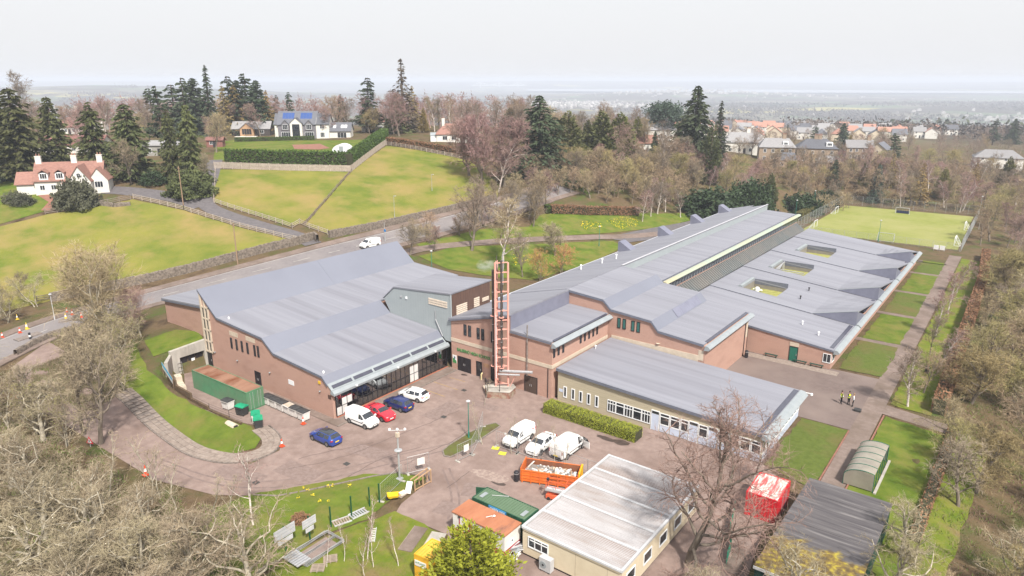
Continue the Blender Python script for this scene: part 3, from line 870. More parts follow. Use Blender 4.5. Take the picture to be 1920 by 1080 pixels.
# pale streaks left by the roof fixings
for x, y, z in ((-22.6, 0.8, 8.2), (-2.2, 0.6, 5.4)):
 part('roof_vent', MB().lathe([(0.13, -0.1), (0.13, 0.14), (0.05, 0.2)], 8, (x, y, z)), WHITEF, hall)

# ---- grey plant box on the hall roof
box = thing('plant_room', (-6, 25, 5), 'grey metal clad plant room with brown timber side on the hall', 'building')
BPR = [(-12.75, 8.0), (-10.4, 10.1), (0.85, 11.05), (0.85, 4.0), (-0.2, 4.0), (-1.5, 5.1), (-11.3, 5.7)]
part('wall', MB().prism_y(BPR[::-1], 20.74, 29.7), CLAD, box)
part('roof', MB().prism_y([(-12.95, 7.96), (-12.9, 8.12), (-10.45, 10.28), (0.98, 11.25), (0.98, 11.06), (-10.4, 10.12)][::-1], 20.62, 29.9), ROOF, box)
part('timber_cladding', MB().box(0.86, 0.93, 20.9, 29.6, 4.5, 10.95), TIMBER, box)
part('corner_trim', MB().box(0.86, 0.98, 20.66, 20.89, 4.0, 11.0), CLAD, box)
def louvre(parent, axis_, a0, a1, z0, z1, p):
 n_ = max(3, int((z1 - z0) / 0.28))
 for k in range(n_):
  z = z0 + (z1 - z0) * k / n_
  h = (z1 - z0) / n_ * 0.68
  if axis_ == 'y':
   part('louvre_slat', MB().box(a0, a1, p - 0.09, p, z, z + h), LOUVRE, parent)
  else:
   part('louvre_slat', MB().box(p, p + 0.09, a0, a1, z, z + h), LOUVRE, parent)
louvre(box, 'y', -3.32, 0.26, 8.95, 9.95, 20.74)
louvre(box, 'x', 21.9, 24.2, 7.5, 9.2, 0.93)
louvre(box, 'x', 25.8, 27.0, 7.9, 9.35, 0.93)
louvre(box, 'x', 27.7, 29.2, 8.3, 8.9, 0.93)
part('wall_lamp', MB().box(-8.0, -7.7, 20.62, 20.74, 8.8, 9.15), WHITEF, box)
part('wall_lamp', MB().box(-9.1, -8.8, 20.62, 20.74, 8.85, 9.05), DUCT, box)
part('flue_pipe', MB().tube((-1.9, 20.55, 6.9), (-0.6, 20.55, 4.6), 0.07).tube((-1.9, 20.55, 6.9), (-1.95, 20.55, 8.3), 0.03), DUCT, box)

# ---- side wing towards the road
wing = thing('side_wing', (-34, 18, 4), 'low brick wing with sloping grey roof between hall and road', 'building')
part('wall', MB().prism_y([(-40, -0.5), (-28.32, -0.5), (-28.32, 8.75), (-40, 7.75)], 0.7, 36), BRICK, wing)
part('roof', MB().prism_y([(-40.3, 7.75), (-28.32, 8.78), (-28.32, 9.0), (-40.3, 7.97)], 0.35, 36.3), ROOF, wing)
part('fascia', MB().prism_y([(-40.3, 7.5), (-28.32, 8.5), (-28.32, 8.76), (-40.3, 7.73)], 0.35, 0.42), EDGE, wing)

# ---- retaining wall and covered way under the bank
rw = thing('retaining_wall', (-28.5, -3, 0), 'grey concrete retaining wall with dark covered doorway beside hall gable', 'wall')
part('wall', MB().prism_x([(-5.3, 0), (-4.1, 0), (-4.1, 2.5), (-0.4, 2.5), (-0.4, 0), (-0.02, 0), (-0.02, 4.05), (-5.3, 3.75)], -28.6, -28.05), CONC, rw)
ws = MB()
for (xa, ya, za), (xb, yb, zb) in (((-28.3, -5.2, 3.7), (-25.9, -7.1, 2.7)),):
 ws.prism_z([(xa - .3, ya), (xb - .2, yb - .2), (xb + .2, yb + .1), (xa + .25, ya)], 0, 3.3)
part('wing_wall', ws, CONC, rw)
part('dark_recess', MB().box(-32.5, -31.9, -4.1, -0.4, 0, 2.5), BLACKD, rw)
part('recess_roof', MB().box(-31.8, -28.62, -4.1, -0.4, 2.51, 2.7), CONC, rw)
for k in range(3):
 part('door_leaf', MB().box(-28.5, -28.42, -3.9 + k * 1.15, -2.85 + k * 1.15, 0.02, 2.3), BLACKD, rw)
part('notice', MB().box(-28.41, -28.38, -2.3, -1.8, 1.2, 1.75), WHITEF, rw)
part('cage', MB().tube((-27.9, -4.6, 0.1), (-27.9, -4.6, 1.9), .03).tube((-27.9, -4.0, .1), (-27.9, -4.0, 1.9), .03).tube((-27.9, -4.6, 1.9), (-27.9, -4.0, 1.9), .03).tube((-27.9, -4.6, 1.3), (-27.9, -4.0, 1.3), .03).tube((-27.9, -4.6, .7), (-27.9, -4.0, .7), .03), DUCT, rw)

# low edging wall of the sunken yard with a rail fence on it
ew = thing('edging_wall', (-18, -8, 0), 'low brown edging wall with wire fence round the sunken bin yard', 'wall')
EL = [(-25.2, -7.35), (-22, -7.95), (-18, -8.15), (-14, -8.2), (-10, -7.95), (-7.6, -7.75)]
for (xa, ya), (xb, yb) in zip(EL, EL[1:]):
 h = max(0.35, gz((xa + xb) / 2, (ya + yb) / 2 - 1.6) + 0.12)
 part('wall_section', MB().beam((xa, ya - 0.1, h / 2), (xb, yb - 0.1, h / 2), 0.25, h), mat('rusty_edging', (0.13, 0.085, 0.05), (0.08, 0.055, 0.035), scale=2), ew)
 part('fence_post', MB().tube((xa, ya, 0), (xa, ya, 1.15), 0.03, n=5), DARKM, ew)
 for z in (0.5, 0.8, 1.1):
  part('rail', MB().tube((xa, ya, z), (xb, yb, z), 0.012, n=4), DARKM, ew)

# ---- entrance block
ent = thing('entrance_block', (9.5, 27, 0), 'two storey brick entrance block with school lettering above black doors', 'building')
EY = 20.66
part('wall', MB().prism_y([(0.95, 0), (18.25, 0), (18.25, 7.78), (11.5, 8.0), (11.5, 10.1), (0.95, 7.5)], EY, 35.05), BRICK, ent)
part('upper_roof', MB().prism_y([(0.75, 7.45), (11.62, 10.18), (11.62, 10.42), (0.75, 7.7)], EY - 0.3, 35.04), ROOF, ent)
part('clerestory_wall', MB().prism_y([(11.51, 8.0), (11.6, 8.0), (11.6, 10.17), (11.51, 10.1)], EY + 0.02, 35.04), ROOFD, ent)
part('lower_roof', MB().prism_y([(11.62, 8.02), (18.2, 7.86), (18.2, 8.02), (11.62, 8.2)], EY - 0.15, 35.04), ROOF, ent)
part('fascia', MB().prism_y([(0.75, 7.25), (11.62, 9.98), (11.62, 10.16), (0.75, 7.43)], EY - 0.36, EY - 0.31).prism_y([(11.62, 7.8), (18.2, 7.62), (18.2, 7.85), (11.62, 8.01)], EY - 0.22, EY - 0.16), EDGE, ent)
part('eave_gutter', MB().prism_y([(18.3, 7.2), (18.95, 7.3), (19.1, 7.52), (18.75, 7.82), (18.42, 7.9)], EY - 0.35, 35.0), GUTTER, ent)
part('eave_light', MB().prism_y([(18.05, 8.03), (18.35, 7.93), (18.36, 7.97), (18.06, 8.07)], EY + 0.3, 34.6), SOLARD, ent)
part('string_course', MB().box(0.93, 18.31, EY - 0.06, EY - 0.001, 4.25, 4.75).box(18.26, 18.32, EY + 0.001, 35.0, 4.25, 4.75), BAND, ent)
for x in (3.62, 4.45, 6.0, 6.8, 8.5):
 win_y(ent, x, 6.45, 0.5, 1.6, EY)
for y in (21.1, 22.13, 23.25, 27.58, 28.66, 29.79, 30.9, 31.95):
 win_x(ent, y, 6.5, 0.42, 1.5, 18.25)
door_y(ent, 2.2, 4.5, 2.15, EY, BLACKD, 2)
door_y(ent, 5.65, 6.5, 2.2, EY, BLACKD)
part('door_glass', MB().box(5.8, 6.35, EY - 0.05, EY - 0.036, 1.0, 2.05), GLASS, ent)
door_y(ent, 8.25, 9.4, 2.2, EY, BLACKD)
door_y(ent, 14.0, 15.95, 2.3, EY, mat('brown_door', (0.085, 0.055, 0.042), (0.06, 0.04, 0.03), scale=3, stretch=(6, 1, 1)), 2)
part('plaque', MB().box(6.85, 7.9, EY - 0.03, EY, 1.7, 2.25), mat('plaque', (0.42, 0.25, 0.15), scale=3), ent)
sgn = part('welcome_sign', MB().box(1.15, 1.9, EY - 0.04, EY, 0.95, 2.15), WHITEF, ent)
part('sign_print', MB().prism_y([(1.17, 0.97), (1.88, 0.97), (1.88, 1.35), (1.17, 1.75)], EY - 0.048, EY - 0.041), mat('sign_green', (0.05, 0.22, 0.06), scale=2), sgn)
part('sign_crest', MB().prism_y([(1.42, 1.65), (1.55, 1.5), (1.68, 1.65), (1.68, 1.95), (1.42, 1.95)], EY - 0.048, EY - 0.041), mat('sign_blue', (0.05, 0.10, 0.16), scale=2), sgn)

def lettering(text, size, loc, rot, m, parent, name='lettering', depth_=0.03, width=None):
 cu = bpy.data.curves.new(name, 'FONT')
 cu.body = text
 cu.size = size
 cu.extrude = depth_
 cu.align_x = 'LEFT'
 o = bpy.data.objects.new(name, cu)
 col.objects.link(o)
 dg = bpy.context.evaluated_depsgraph_get()
 me_ = bpy.data.meshes.new_from_object(o.evaluated_get(dg))
 bpy.data.objects.remove(o)
 me_.materials.clear()
 me_.materials.append(m)
 q = link(name, me_, parent)
 q.location = Vector(loc) - wloc(parent) if parent else loc
 q.rotation_euler = rot
 if width:
  xs = [v.co.x for v in me_.vertices]
  s = width / (max(xs) - min(xs))
  q.scale = (s, 1, 1)
 return q
GLET = mat('green_letter', (0.06, 0.22, 0.07), scale=3, rough=0.5)
lettering('BALERNO HIGH SCHOOL', 0.66, (2.05, EY - 0.05, 2.98), (R(90), 0, 0), GLET, ent, width=6.1)
part('bollard', MB().tube((7.0, EY - 0.7, 0), (7.0, EY - 0.7, 0.8), 0.1, n=8).tube((7.0, EY - 0.7, 0.8), (7.0, EY - 0.42, 0.95), 0.1, n=8), mat('cream_paint', (0.6, 0.5, 0.28), scale=2), ent)
part('flue', MB().tube((14.42, EY - 0.16, 2.4), (14.42, EY - 0.16, 9.5), 0.085, n=8), mat('flue_brown', (0.16, 0.13, 0.115), (0.3, 0.28, 0.26), scale=2, stretch=(1, 1, 1.5), rough=0.5, metal=0.3), ent)
part('downpipe', MB().tube((17.7, EY - 0.06, 0.1), (17.7, EY - 0.06, 4.2), 0.05, n=6), DARKM, ent)

# ---- classroom block with a roof in three steps
cb = thing('stepped_block', (22, 43, 0), 'brick classroom block with grey roof stepping down in three tiers', 'building')
P3 = [(11.15, 10.35), (17.4, 9.93), (18.7, 8.73), (25.0, 8.29), (26.1, 7.08), (32.7, 6.57)]
part('wall', MB().prism_y([(11.2, 0), (32.9, 0), (32.9, 6.0), (32.7, 6.4)] + [(x, z - 0.16) for x, z in reversed(P3[:-1])], 35.1, 51.8), BRICK, cb)
ridge_roof('roof', P3, 34.95, 52.0, cb)
fm = MB()
for (xa, za), (xb, zb) in zip(P3, P3[1:]):
 fm.prism_y([(xa, za - 0.34), (xb, zb - 0.34), (xb, zb - 0.02), (xa, za - 0.02)], 34.87, 34.94)
part('fascia', fm, EDGE, cb)
part('gutter', MB().prism_y([(32.8, 5.75), (33.5, 5.85), (33.65, 6.1), (33.35, 6.42), (32.95, 6.45)], 34.8, 52.2), GUTTER, cb)
part('eave_light', MB().prism_y([(32.4, 6.61), (32.85, 6.52), (32.86, 6.56), (32.41, 6.65)], 36.0, 51.6), SOLARD, cb)
for x in (20.0, 20.85, 22.2, 23.05):
 win_y(cb, x, 6.9, 0.52, 1.5, 35.1, glass=GREENW)
part('wall_stain', MB().lathe([(0.02, 0), (0.3, 0.02), (0.02, 0.04)], 10, (26.2, 35.05, 5.2)), BAND, cb)
part('drain_pipe', MB().tube((32.98, 50.5, 0.1), (32.98, 50.5, 5.8), 0.06), DARKM, cb)
part('quoin_patch', MB().box(32.905, 32.94, 51.0, 51.7, 2.8, 5.6), BAND, cb)
part('quoin_patch', MB().box(32.0, 32.7, 35.06, 35.095, 4.2, 5.6), BAND, cb)
part('roof_patch', MB().prism_y([(25.12, 8.2), (26.02, 7.2), (26.06, 7.23), (25.15, 8.24)], 41.5, 50.2), ROOFD, cb)
# rubble flashing where the low roof meets the wall
part('flashing', MB().box(18.9, 32.0, 35.0, 35.09, 3.9, 4.85), BAND, cb)

# ---- long teaching block with the raised ridge
lb = thing('long_block', (8, 85, 0), 'long grey roofed teaching block with raised ridge and four triangular vents', 'building')
part('wall', MB().prism_y([(1.1, 0), (18.6, 0), (18.6, 8.5), (11.15, 8.9), (11.15, 10.1), (1.1, 7.5)], 52.05, 126.4), BRICK, lb)
part('west_roof', MB().prism_y([(0.75, 7.55), (11.25, 10.2), (11.25, 10.42), (0.75, 7.8)], 35.06, 126.8), ROOF, lb)
part('end_roof', MB().prism_y([(0.75, 7.50), (6.2, 8.9), (6.2, 9.1), (0.75, 7.75)], 126.82, 131.3), ROOF, lb)
part('ridge_wall', MB().box(11.16, 11.24, 52.05, 126.6, 8.9, 10.19), CLAD, lb)
part('ridge_cap', MB().box(11.0, 11.34, 52.0, 126.9, 10.425, 10.50), mat('white_cap', (0.42, 0.42, 0.45), scale=2), lb)
part('east_roof', MB().prism_y([(11.25, 8.88), (18.5, 8.60), (18.5, 8.76), (11.25, 9.08)], 52.05, 126.8), ROOF, lb)
part('eave_light', MB().prism_y([(18.1, 8.79), (18.52, 8.77), (18.52, 8.81), (18.1, 8.83)], 52.1, 126.6), SOLARD, lb)
part('gutter', MB().prism_y([(18.55, 8.45), (19.2, 8.38), (19.35, 8.55), (19.1, 8.82), (18.58, 8.85)], 52.1, 127), MINT, lb)
part('eave_edge', MB().box(0.6, 0.74, 21, 131, 7.5, 7.82), mat('pale_eave', (0.45, 0.46, 0.5), scale=2), lb)
for k in range(62):                                  # strip of windows under the gutter
 y = 52.6 + k * 1.2
 f = part('window', MB().box(18.62, 18.72, y, y + 0.07, 7.0, 8.4), GUTTER, lb)
 part('pane', MB().box(18.61, 18.66, y + 0.08, y + 1.19, 7.05, 8.4), GLASS, f)
part('lean_to_roof', MB().prism_y([(18.65, 6.75), (20.75, 5.3), (20.75, 5.36), (18.65, 6.83)], 52.1, 126), mat('lean_to', (0.10, 0.09, 0.08), (0.05, 0.065, 0.07), scale=0.25, rough=0.35, spec=0.5), lb)
for k in range(92):
 y = 52.5 + k * 0.8
 part('glazing_bar', MB().beam((18.7, y, 6.90), (20.72, y, 5.44), 0.05, 0.08), mat('bar_metal', (0.30, 0.30, 0.29), scale=2, rough=0.4), lb)
for k, y in enumerate((71.1, 88.6, 105.7, 123.0)):
 part('triangular_vent', MB().prism_y([(0.55, 7.6), (3.4, 8.45), (0.95, 9.85), (0.55, 9.8)], y - 1.1, y + 1.1), ROOFD, lb)
for x, y in ((3.2, 52), (4.5, 57), (5.4, 60.5)):
 part('roof_vent', MB().lathe([(0.12, 0), (0.12, 0.7), (0.22, 0.72), (0.18, 0.9)], 8, (x, y, 7.6 + 0.25 * x)), WHITEF, lb)

# ---- courtyard block: five bays, three open courts, four upturned corners
kb = thing('courtyard_block', (32, 90, 0), 'wide low brick block with grey roof, three open courts and upturned corners', 'building')
BY = [53.0, 66.8, 83.6, 100.4, 117.2, 129.5]
def rz_(x):
 return 5.30 - (x - 20.8) * 0.101
COURT = [(25.4, 31.4, 70.4, 76.9), (25.4, 31.4, 87.0, 93.8), (25.4, 31.4, 104.8, 111.5)]
part('front_wall', MB().prism_y([(32.6, 0), (44.8, 0), (44.8, 2.65), (32.6, 3.9)], 53.0, 53.4), BRICK, kb)
part('east_wall', MB().box(44.45, 44.8, 53.41, 129.3, 0, 2.62), BRICK, kb)
part('rear_wall', MB().box(20.9, 44.44, 128.9, 129.3, 0, 2.75), BRICK, kb)
part('west_wall', MB().box(20.85, 21.2, 53.1, 128.88, 0, 4.9), BRICK, kb)
for i, (ya, yb) in enumerate(zip(BY, BY[1:])):
 # bay roof as a grid with the court left open; its east edge lifts to a point at the front
 xs = [20.8, 25.4, 31.4, 38.3, 40.5, 42.8, 45.0]
 ys = [ya, yb]
 ct = [c for c in COURT if ya < c[2] < yb]
 if ct:
  ys = [ya, ct[0][2], ct[0][3], yb]
 mbr = MB()
 lift = 0.0 if i == 0 else 2.3
 def zr(x, y):
  k = 1 - (y - ya) / (yb - ya)
  return rz_(x) + (max(0, (x - 38.3) / 6.7) * lift * k if lift else 0) - 0.10 * (1 - k)
 T = 0.2
 for a in range(len(xs) - 1):
  for c in range(len(ys) - 1):
   if ct and abs(xs[a] - 25.4) < .01 and c == 1:
    continue
   x0, x1, y0, y1 = xs[a], xs[a + 1], ys[c] + (0.012 if c == 0 else 0), ys[c + 1]
   q = [(x0, y0), (x1, y0), (x1, y1), (x0, y1)]
   mbr.add([(x, y, zr(x, y)) for x, y in q] + [(x, y, zr(x, y) - T) for x, y in q],
     [(0, 1, 2, 3), (7, 6, 5, 4), (0, 4, 5, 1), (2, 6, 7, 3), (1, 5, 6, 2), (0, 3, 7, 4)])
 part('bay_roof', mbr, ROOF, kb)
 if lift:
  part('upturned_face', MB().prism_y([(38.6, rz_(38.6) - 0.02), (45.0, rz_(45) - 0.05), (45.0, rz_(45) + lift - 0.02), (38.6, rz_(38.6) + 0.08)], ya - 0.06, ya + 0.005), ROOFD, kb)
  part('upturned_end', MB().prism_x([(ya + 0.02, rz_(45) - 0.1), (ya + 7.0, rz_(45) - 0.1), (ya + 0.02, rz_(45) + lift - 0.05)], 44.84, 44.98), ROOFD, kb)
  part('upturned_trim', MB().add([(38.5, ya - 0.08, rz_(38.5) + 0.06), (45.05, ya - 0.08, rz_(45) + lift + 0.02), (45.05, ya + 0.1, rz_(45) + lift + 0.02), (38.5, ya + 0.1, rz_(38.5) + 0.06), (38.5, ya - 0.08, rz_(38.5) + 0.12), (45.05, ya - 0.08, rz_(45) + lift + 0.08), (45.05, ya + 0.1, rz_(45) + lift + 0.08), (38.5, ya + 0.1, rz_(38.5) + 0.12)],
    [(0, 3, 2, 1), (4, 5, 6, 7), (0, 1, 5, 4), (1, 2, 6, 5), (2, 3, 7, 6), (3, 0, 4, 7)]), GUTTER, kb)
 part('bay_joint', MB().prism_y([(20.9, rz_(20.9) + .005), (38.2, rz_(38.2) + .005), (38.2, rz_(38.2) + 0.05), (20.9, rz_(20.9) + 0.05)], ya - 0.16, ya - 0.065), EDGE, kb) if i else None
 part('gutter', MB().prism_y([(44.9, 2.3), (45.6, 2.36), (45.8, 2.6), (45.4, 2.92), (45.02, 2.96)], ya + 0.15, yb - 0.35), GUTTER, kb)
 part('eave_light', MB().prism_y([(44.2, rz_(44.2) + .02), (44.75, rz_(44.75) + .02), (44.75, rz_(44.75) + .05), (44.2, rz_(44.2) + .05)], ya + (1.0 if i == 0 else 8.0), yb - 0.8), SOLARD, kb)
COURTG = mat('court_moss', alb((160, 158, 92), 1.2), alb((136, 136, 72), 1.2), scale=1.2, detail=6)
for x0, x1, y0, y1 in COURT:
 part('court_floor', MB().box(x0 - 0.1, x1 + 0.1, y0 - 0.1, y1 + 0.1, 3.2, 3.3), COURTG, kb)
 cw = MB().box(x0 - 0.12, x0 - 0.01, y0, y1, 2, rz_(x0) - .22).box(x1 + 0.01, x1 + 0.12, y0, y1, 2, rz_(x1) - .25).box(x0, x1, y1 + 0.01, y1 + 0.12, 2, rz_(x1) - .25)
 part('court_wall', cw, mat('court_wall', (0.22, 0.2, 0.17), scale=2), kb)
 part('court_kerb', MB().prism_y([(x0 - 0.9, rz_(x0 - .9)), (x0 - 0.02, rz_(x0) - 0.05), (x0 - 0.02, rz_(x0) + 0.30), (x0 - 0.5, rz_(x0) + 0.34)], y0, y1), GUTTER, kb)
 part('court_kerb', MB().box(x0, x1, y1 + 0.02, y1 + 0.15, rz_(x1) - 0.2, rz_(x0) + 0.10), EDGE, kb)
x0, x1, y0, y1 = COURT[1]
for k in range(3):
 part('duct', MB().tube((x0 + 0.5, y1 - 0.6 - k * .5, 4.9), (x0 + 0.5 + k * .3, y0 + 0.8, 4.6), 0.09).tube((x0 + 0.5 + k * .3, y0 + 0.8, 4.6 - k * .3), (x1 - 0.2, y0 + 0.8, 4.5 - k * .3), 0.09).tube((x0 + .5, y1 - .6 - k * .5, 4.9), (x0 + .5, y1 - .6 - k * .5, 3.4), .09), DUCT, kb)
x0, x1, y0, y1 = COURT[0]
part('fan_unit', MB().lathe([(0.3, 0), (0.45, 0.3), (0.42, 0.8), (0.2, 1.0)], 10, (x0 + 1.3, y1 - 2.2, 3.1)).tube((x0 + 0.6, y1 - 2.2, 3.6), (x0 + 2.2, y1 - 2.2, 3.6), 0.16).box(x0 + 1.1, x0 + 1.5, y1 - 2.4, y1 - 2.0, 2.0, 3.1), WHITEF, kb)
for x, y in ((34.8, 72.6), (34.6, 78.6), (38.6, 60.2), (41.7, 57.5)):
 part('roof_vent', MB().lathe([(0.1, 0), (0.1, 0.45), (0.18, 0.47), (0.15, 0.6)], 8, (x, y, rz_(x))), DARKM if y > 65 else WHITEF, kb)
door_y(kb, 39.0, 40.1, 2.2, 53.0, GREEND)
part('door_lintel', MB().box(38.9, 40.2, 52.95, 52.999, 2.35, 2.95), BAND, kb)
cw_ = win_y(kb, 44.2, 1.6, 1.1, 1.35, 53.0, 'corner_window', WHITEF, bars=1)
win_x(kb, 54.0, 1.6, 1.3, 1.35, 44.8, 'corner_window', WHITEF)
part('front_fascia', MB().prism_y([(32.6, 3.92), (44.95, 2.68), (44.95, 2.96), (32.6, 4.22)], 52.86, 52.99), EDGE, kb)
BRNCH = mat('bench_green', (0.02, 0.05, 0.035), scale=3)
for x in (36.5, 40.7, 43.0):
 bn_ = thing('wall_bench', (x, 52.6, 0.05), {36.5: 'dark low bench left of the green door', 40.7: 'dark low bench just right of the green door', 43.0: 'dark low bench nearest the white corner window'}[x], 'bench', 'benches along the brick wall')
 part('seat', MB().box(x - 0.95, x + 0.95, 52.4, 52.8, 0.42, 0.48), BRNCH, bn_)
 for s in (-0.75, 0.75):
  part('leg', MB().box(x + s - 0.04, x + s + 0.04, 52.45, 52.75, 0.05, 0.42), BRNCH, bn_)

# ---- tan annexe in front
ax = thing('annexe', (32, 28, 0), 'single storey tan boarded annexe with flat grey roof and white windows', 'building')
def az_(x):
 return 4.5 - (x - 19) * 0.036
TX0, TX1, TY0, TY1 = 19.0, 45.4, 21.0, 34.9
part('wall', MB().prism_y([(TX0, 0), (TX1, 0), (TX1, az_(TX1) - .2), (TX0, az_(TX0) - .2)], TY0, TY1), TANW, ax)
part('roof', MB().prism_y([(TX0 - 0.15, az_(TX0) - 0.19), (TX1 - 0.1, az_(TX1) - 0.19), (TX1 - 0.1, az_(TX1)), (TX0 - 0.15, az_(TX0))], TY0 - 0.2, TY1), ROOF, ax)
part('fascia', MB().prism_y([(TX0 - 0.15, az_(TX0) - 0.36), (TX1 - 0.1, az_(TX1) - 0.36), (TX1 - 0.1, az_(TX1) + 0.02), (TX0 - 0.15, az_(TX0) + 0.02)], TY0 - 0.28, TY0 - 0.21), EDGE, ax)
part('gutter', MB().prism_y([(TX1 - 0.08, 3.0), (TX1 + 0.75, 2.86), (TX1 + 0.9, 3.1), (TX1 + 0.5, 3.5), (TX1 - 0.06, 3.58)], TY0 - 0.4, TY1 + 0.1), GUTTER, ax)
part('eave_light', MB().prism_y([(TX1 - .75, az_(TX1 - .75) + .005), (TX1 - 0.15, az_(TX1) + .01), (TX1 - .15, az_(TX1) + .04), (TX1 - .75, az_(TX1 - .75) + .04)], TY0 + 0.2, TY1 - 0.3), SOLARD, ax)
for x in (20.15, 21.36, 22.5, 23.67, 24.84):
 win_y(ax, x, 1.45, 0.52, 1.5, TY0, frame=WHITEF, fw=0.10)
for k in range(5):
 win_y(ax, 26.95 + k * 1.17, 1.42, 1.15, 1.55, TY0, frame=WHITEF, bars=(2 if k % 2 == 0 else 0))
 part('window_light', MB().box(26.95 + k * 1.17 - .5, 26.95 + k * 1.17 + .5, TY0 - 0.075, TY0 - 0.01, 1.72, 1.80), WHITEF, ax)
def panelled(x0, w, kind_):
 xc = x0 + w / 2
 if kind_ == 'door':
  d = part('door', MB().box(x0 + 0.06, x0 + w - 0.06, TY0 - 0.06, TY0, 0.05, 2.1), BLUEP, ax)
  part('door_light', MB().box(x0 + 0.1, x0 + w - 0.1, TY0 - 0.065, TY0 - 0.001, 2.2, 2.5), GLASS, ax)
  part('door_frame', MB().box(x0, x0 + 0.06, TY0 - 0.08, TY0, 0, 2.6).box(x0 + w - 0.06, x0 + w, TY0 - 0.08, TY0, 0, 2.6).box(x0 + .06, x0 + w - .06, TY0 - 0.08, TY0, 2.5, 2.6), WHITEF, ax)
 else:
  win_y(ax, xc, 1.75, w - 0.02, 1.5, TY0, frame=WHITEF, bars=0, fw=0.09)
  part('window_light', MB().box(x0 + .06, x0 + w - .06, TY0 - 0.075, TY0 - 0.01, 2.02, 2.10), WHITEF, ax)
  part('lower_panel', MB().box(x0 + 0.04, x0 + w - 0.04, TY0 - 0.04, TY0, 0.1, 0.96), BLUEP, ax)
for x0, w, kd in ((32.3, 1.05, 'door'), (33.4, 1.25, 'w'), (34.7, 1.25, 'w'), (36.0, 1.0, 'w'), (37.05, 1.1, 'door'), (38.2, 1.1, 'w'), (39.35, 1.1, 'door'), (40.5, 1.2, 'w'), (41.75, 1.2, 'w'), (43.0, 1.15, 'w'), (44.2, 1.1, 'w')):
 panelled(x0, w, kd)
for k in range(12):
 y = TY0 + 0.65 + k * 1.15
 win_x(ax, y, 1.75, 1.1, 1.4, TX1, frame=WHITEF, fw=0.10)
 part('lower_panel', MB().box(TX1, TX1 + 0.04, y - 0.52, y + 0.52, 0.1, 0.98), BLUEP, ax)
part('name_plate', MB().box(19.2, 19.8, TY0 - 0.03, TY0, 1.3, 1.7), BLUEP, ax)
part('roof_lamp', MB().tube((19.35, 29.8, 4.45), (19.35, 29.8, 4.8), 0.06).lathe([(0.12, 0), (0.16, .1), (.05, .2)], 8, (19.35, 29.8, 4.8)), WHITEF, ax)
part('camera_dome', MB().tube((46.0, TY1, 3.4), (46.6, TY1 + .1, 3.4), 0.05).lathe([(0.04, -.2), (0.16, -.1), (.16, .1), (.05, .18)], 8, (46.65, TY1 + .1, 3.3)), WHITEF, ax)

# ---- the pink steel flue tower
tw_ = thing('flue_tower', (11.5, 18.6, 0), 'tall pink steel lattice tower carrying dark flues before the entrance', 'tower')
PINK = mat('pink_steel', (0.66, 0.335, 0.275), (0.58, 0.28, 0.23), scale=2, rough=0.45, spec=0.4)
FLUE = mat('dark_flue', (0.075, 0.058, 0.052), (0.12, 0.10, 0.09), scale=1.5, stretch=(1, 1, 0.8), rough=0.4, metal=0.4)
LEGS = [(11.25, 17.85), (12.55, 18.85), (10.75, 18.85)]
TOPZ = 17.9
for x, y in LEGS:
 part('leg', MB().tube((x, y, 0.9), (x, y, TOPZ), 0.135, n=10), PINK, tw_)
lev = [1.2 + k * 1.28 for k in range(14)]
for k, z in enumerate(lev):
 for i in range(3):
  a, c = LEGS[i], LEGS[(i + 1) % 3]
  if i == 1 and k % 2:
   continue
  part('cross_bar', MB().beam((*a, z), (*c, z + (0.12 if i == 0 else 0)), 0.12, 0.12), PINK, tw_)
for x, y, zt, zb in ((10.55, 18.25, 16.8, 3.2), (11.85, 18.35, 18.2, 3.2), (11.5, 18.9, 17.8, 3.0)):
 part('flue', MB().tube((x, y, zb), (x, y, zt), 0.15, n=10), FLUE, tw_)
 for z in (5.0, 7.2, 9.4, 11.6, 13.8):
  part('flue_band', MB().tube((x, y, z), (x, y, z + 0.06), 0.165, n=10), DUCT, tw_)
for z in (10.6, 3.6):
 for x, y in ((10.55, 18.25), (11.85, 18.35)):
  ring = MB()
  for i in range(12):
   t0, t1 = 2 * math.pi * i / 12, 2 * math.pi * (i + 1) / 12
   ring.tube((x + .3 * math.cos(t0), y + .3 * math.sin(t0), z), (x + .3 * math.cos(t1), y + .3 * math.sin(t1), z), 0.07, n=5)
  part('flue_collar', ring, PINK, tw_)
part('vent_pipe', MB().tube((12.0, 18.5, 15), (12.0, 18.5, 19.2), 0.06).tube((12.0, 18.5, 19.2), (12.3, 18.5, 19.25), 0.06).tube((12.3, 18.5, 19.25), (12.3, 18.5, 19.0), .06), DUCT, tw_)
part('vent_pipe', MB().tube((10.9, 18.6, 15), (10.9, 18.6, 18.6), 0.05), FLUE, tw_)
part('ladder_pipe', MB().tube((11.45, 17.7, 2.2), (11.45, 17.7, 11), 0.045), WHITEF, tw_)
part('silver_duct', MB().tube((11.6, 18.3, 3.1), (15.7, 20.0, 3.35), 0.19, n=10), DUCT, tw_)
part('silver_duct', MB().tube((11.6, 17.9, 2.75), (14.2, 19.2, 2.85), 0.12, n=10), DUCT, tw_)
part('brace', MB().tube((12.6, 18.8, 0.4), (13.6, 19.3, 2.9), 0.05), PINK, tw_)
part('brick_base', MB().prism_z([(9.9, 17.2), (11.3, 15.9), (13.9, 17.4), (13.5, 19.2), (12.6, 19.8)], 0, 0.9), mat('old_brick', (0.24, 0.10, 0.07), (0.16, 0.075, 0.055), scale=5, c3=(0.3, 0.26, 0.2), scale3=1.2), tw_)
part('base_cap', MB().prism_z([(9.85, 17.2), (11.3, 15.85), (13.95, 17.35), (13.55, 19.25), (12.6, 19.85)], 0.905, 0.98), CONC, tw_)
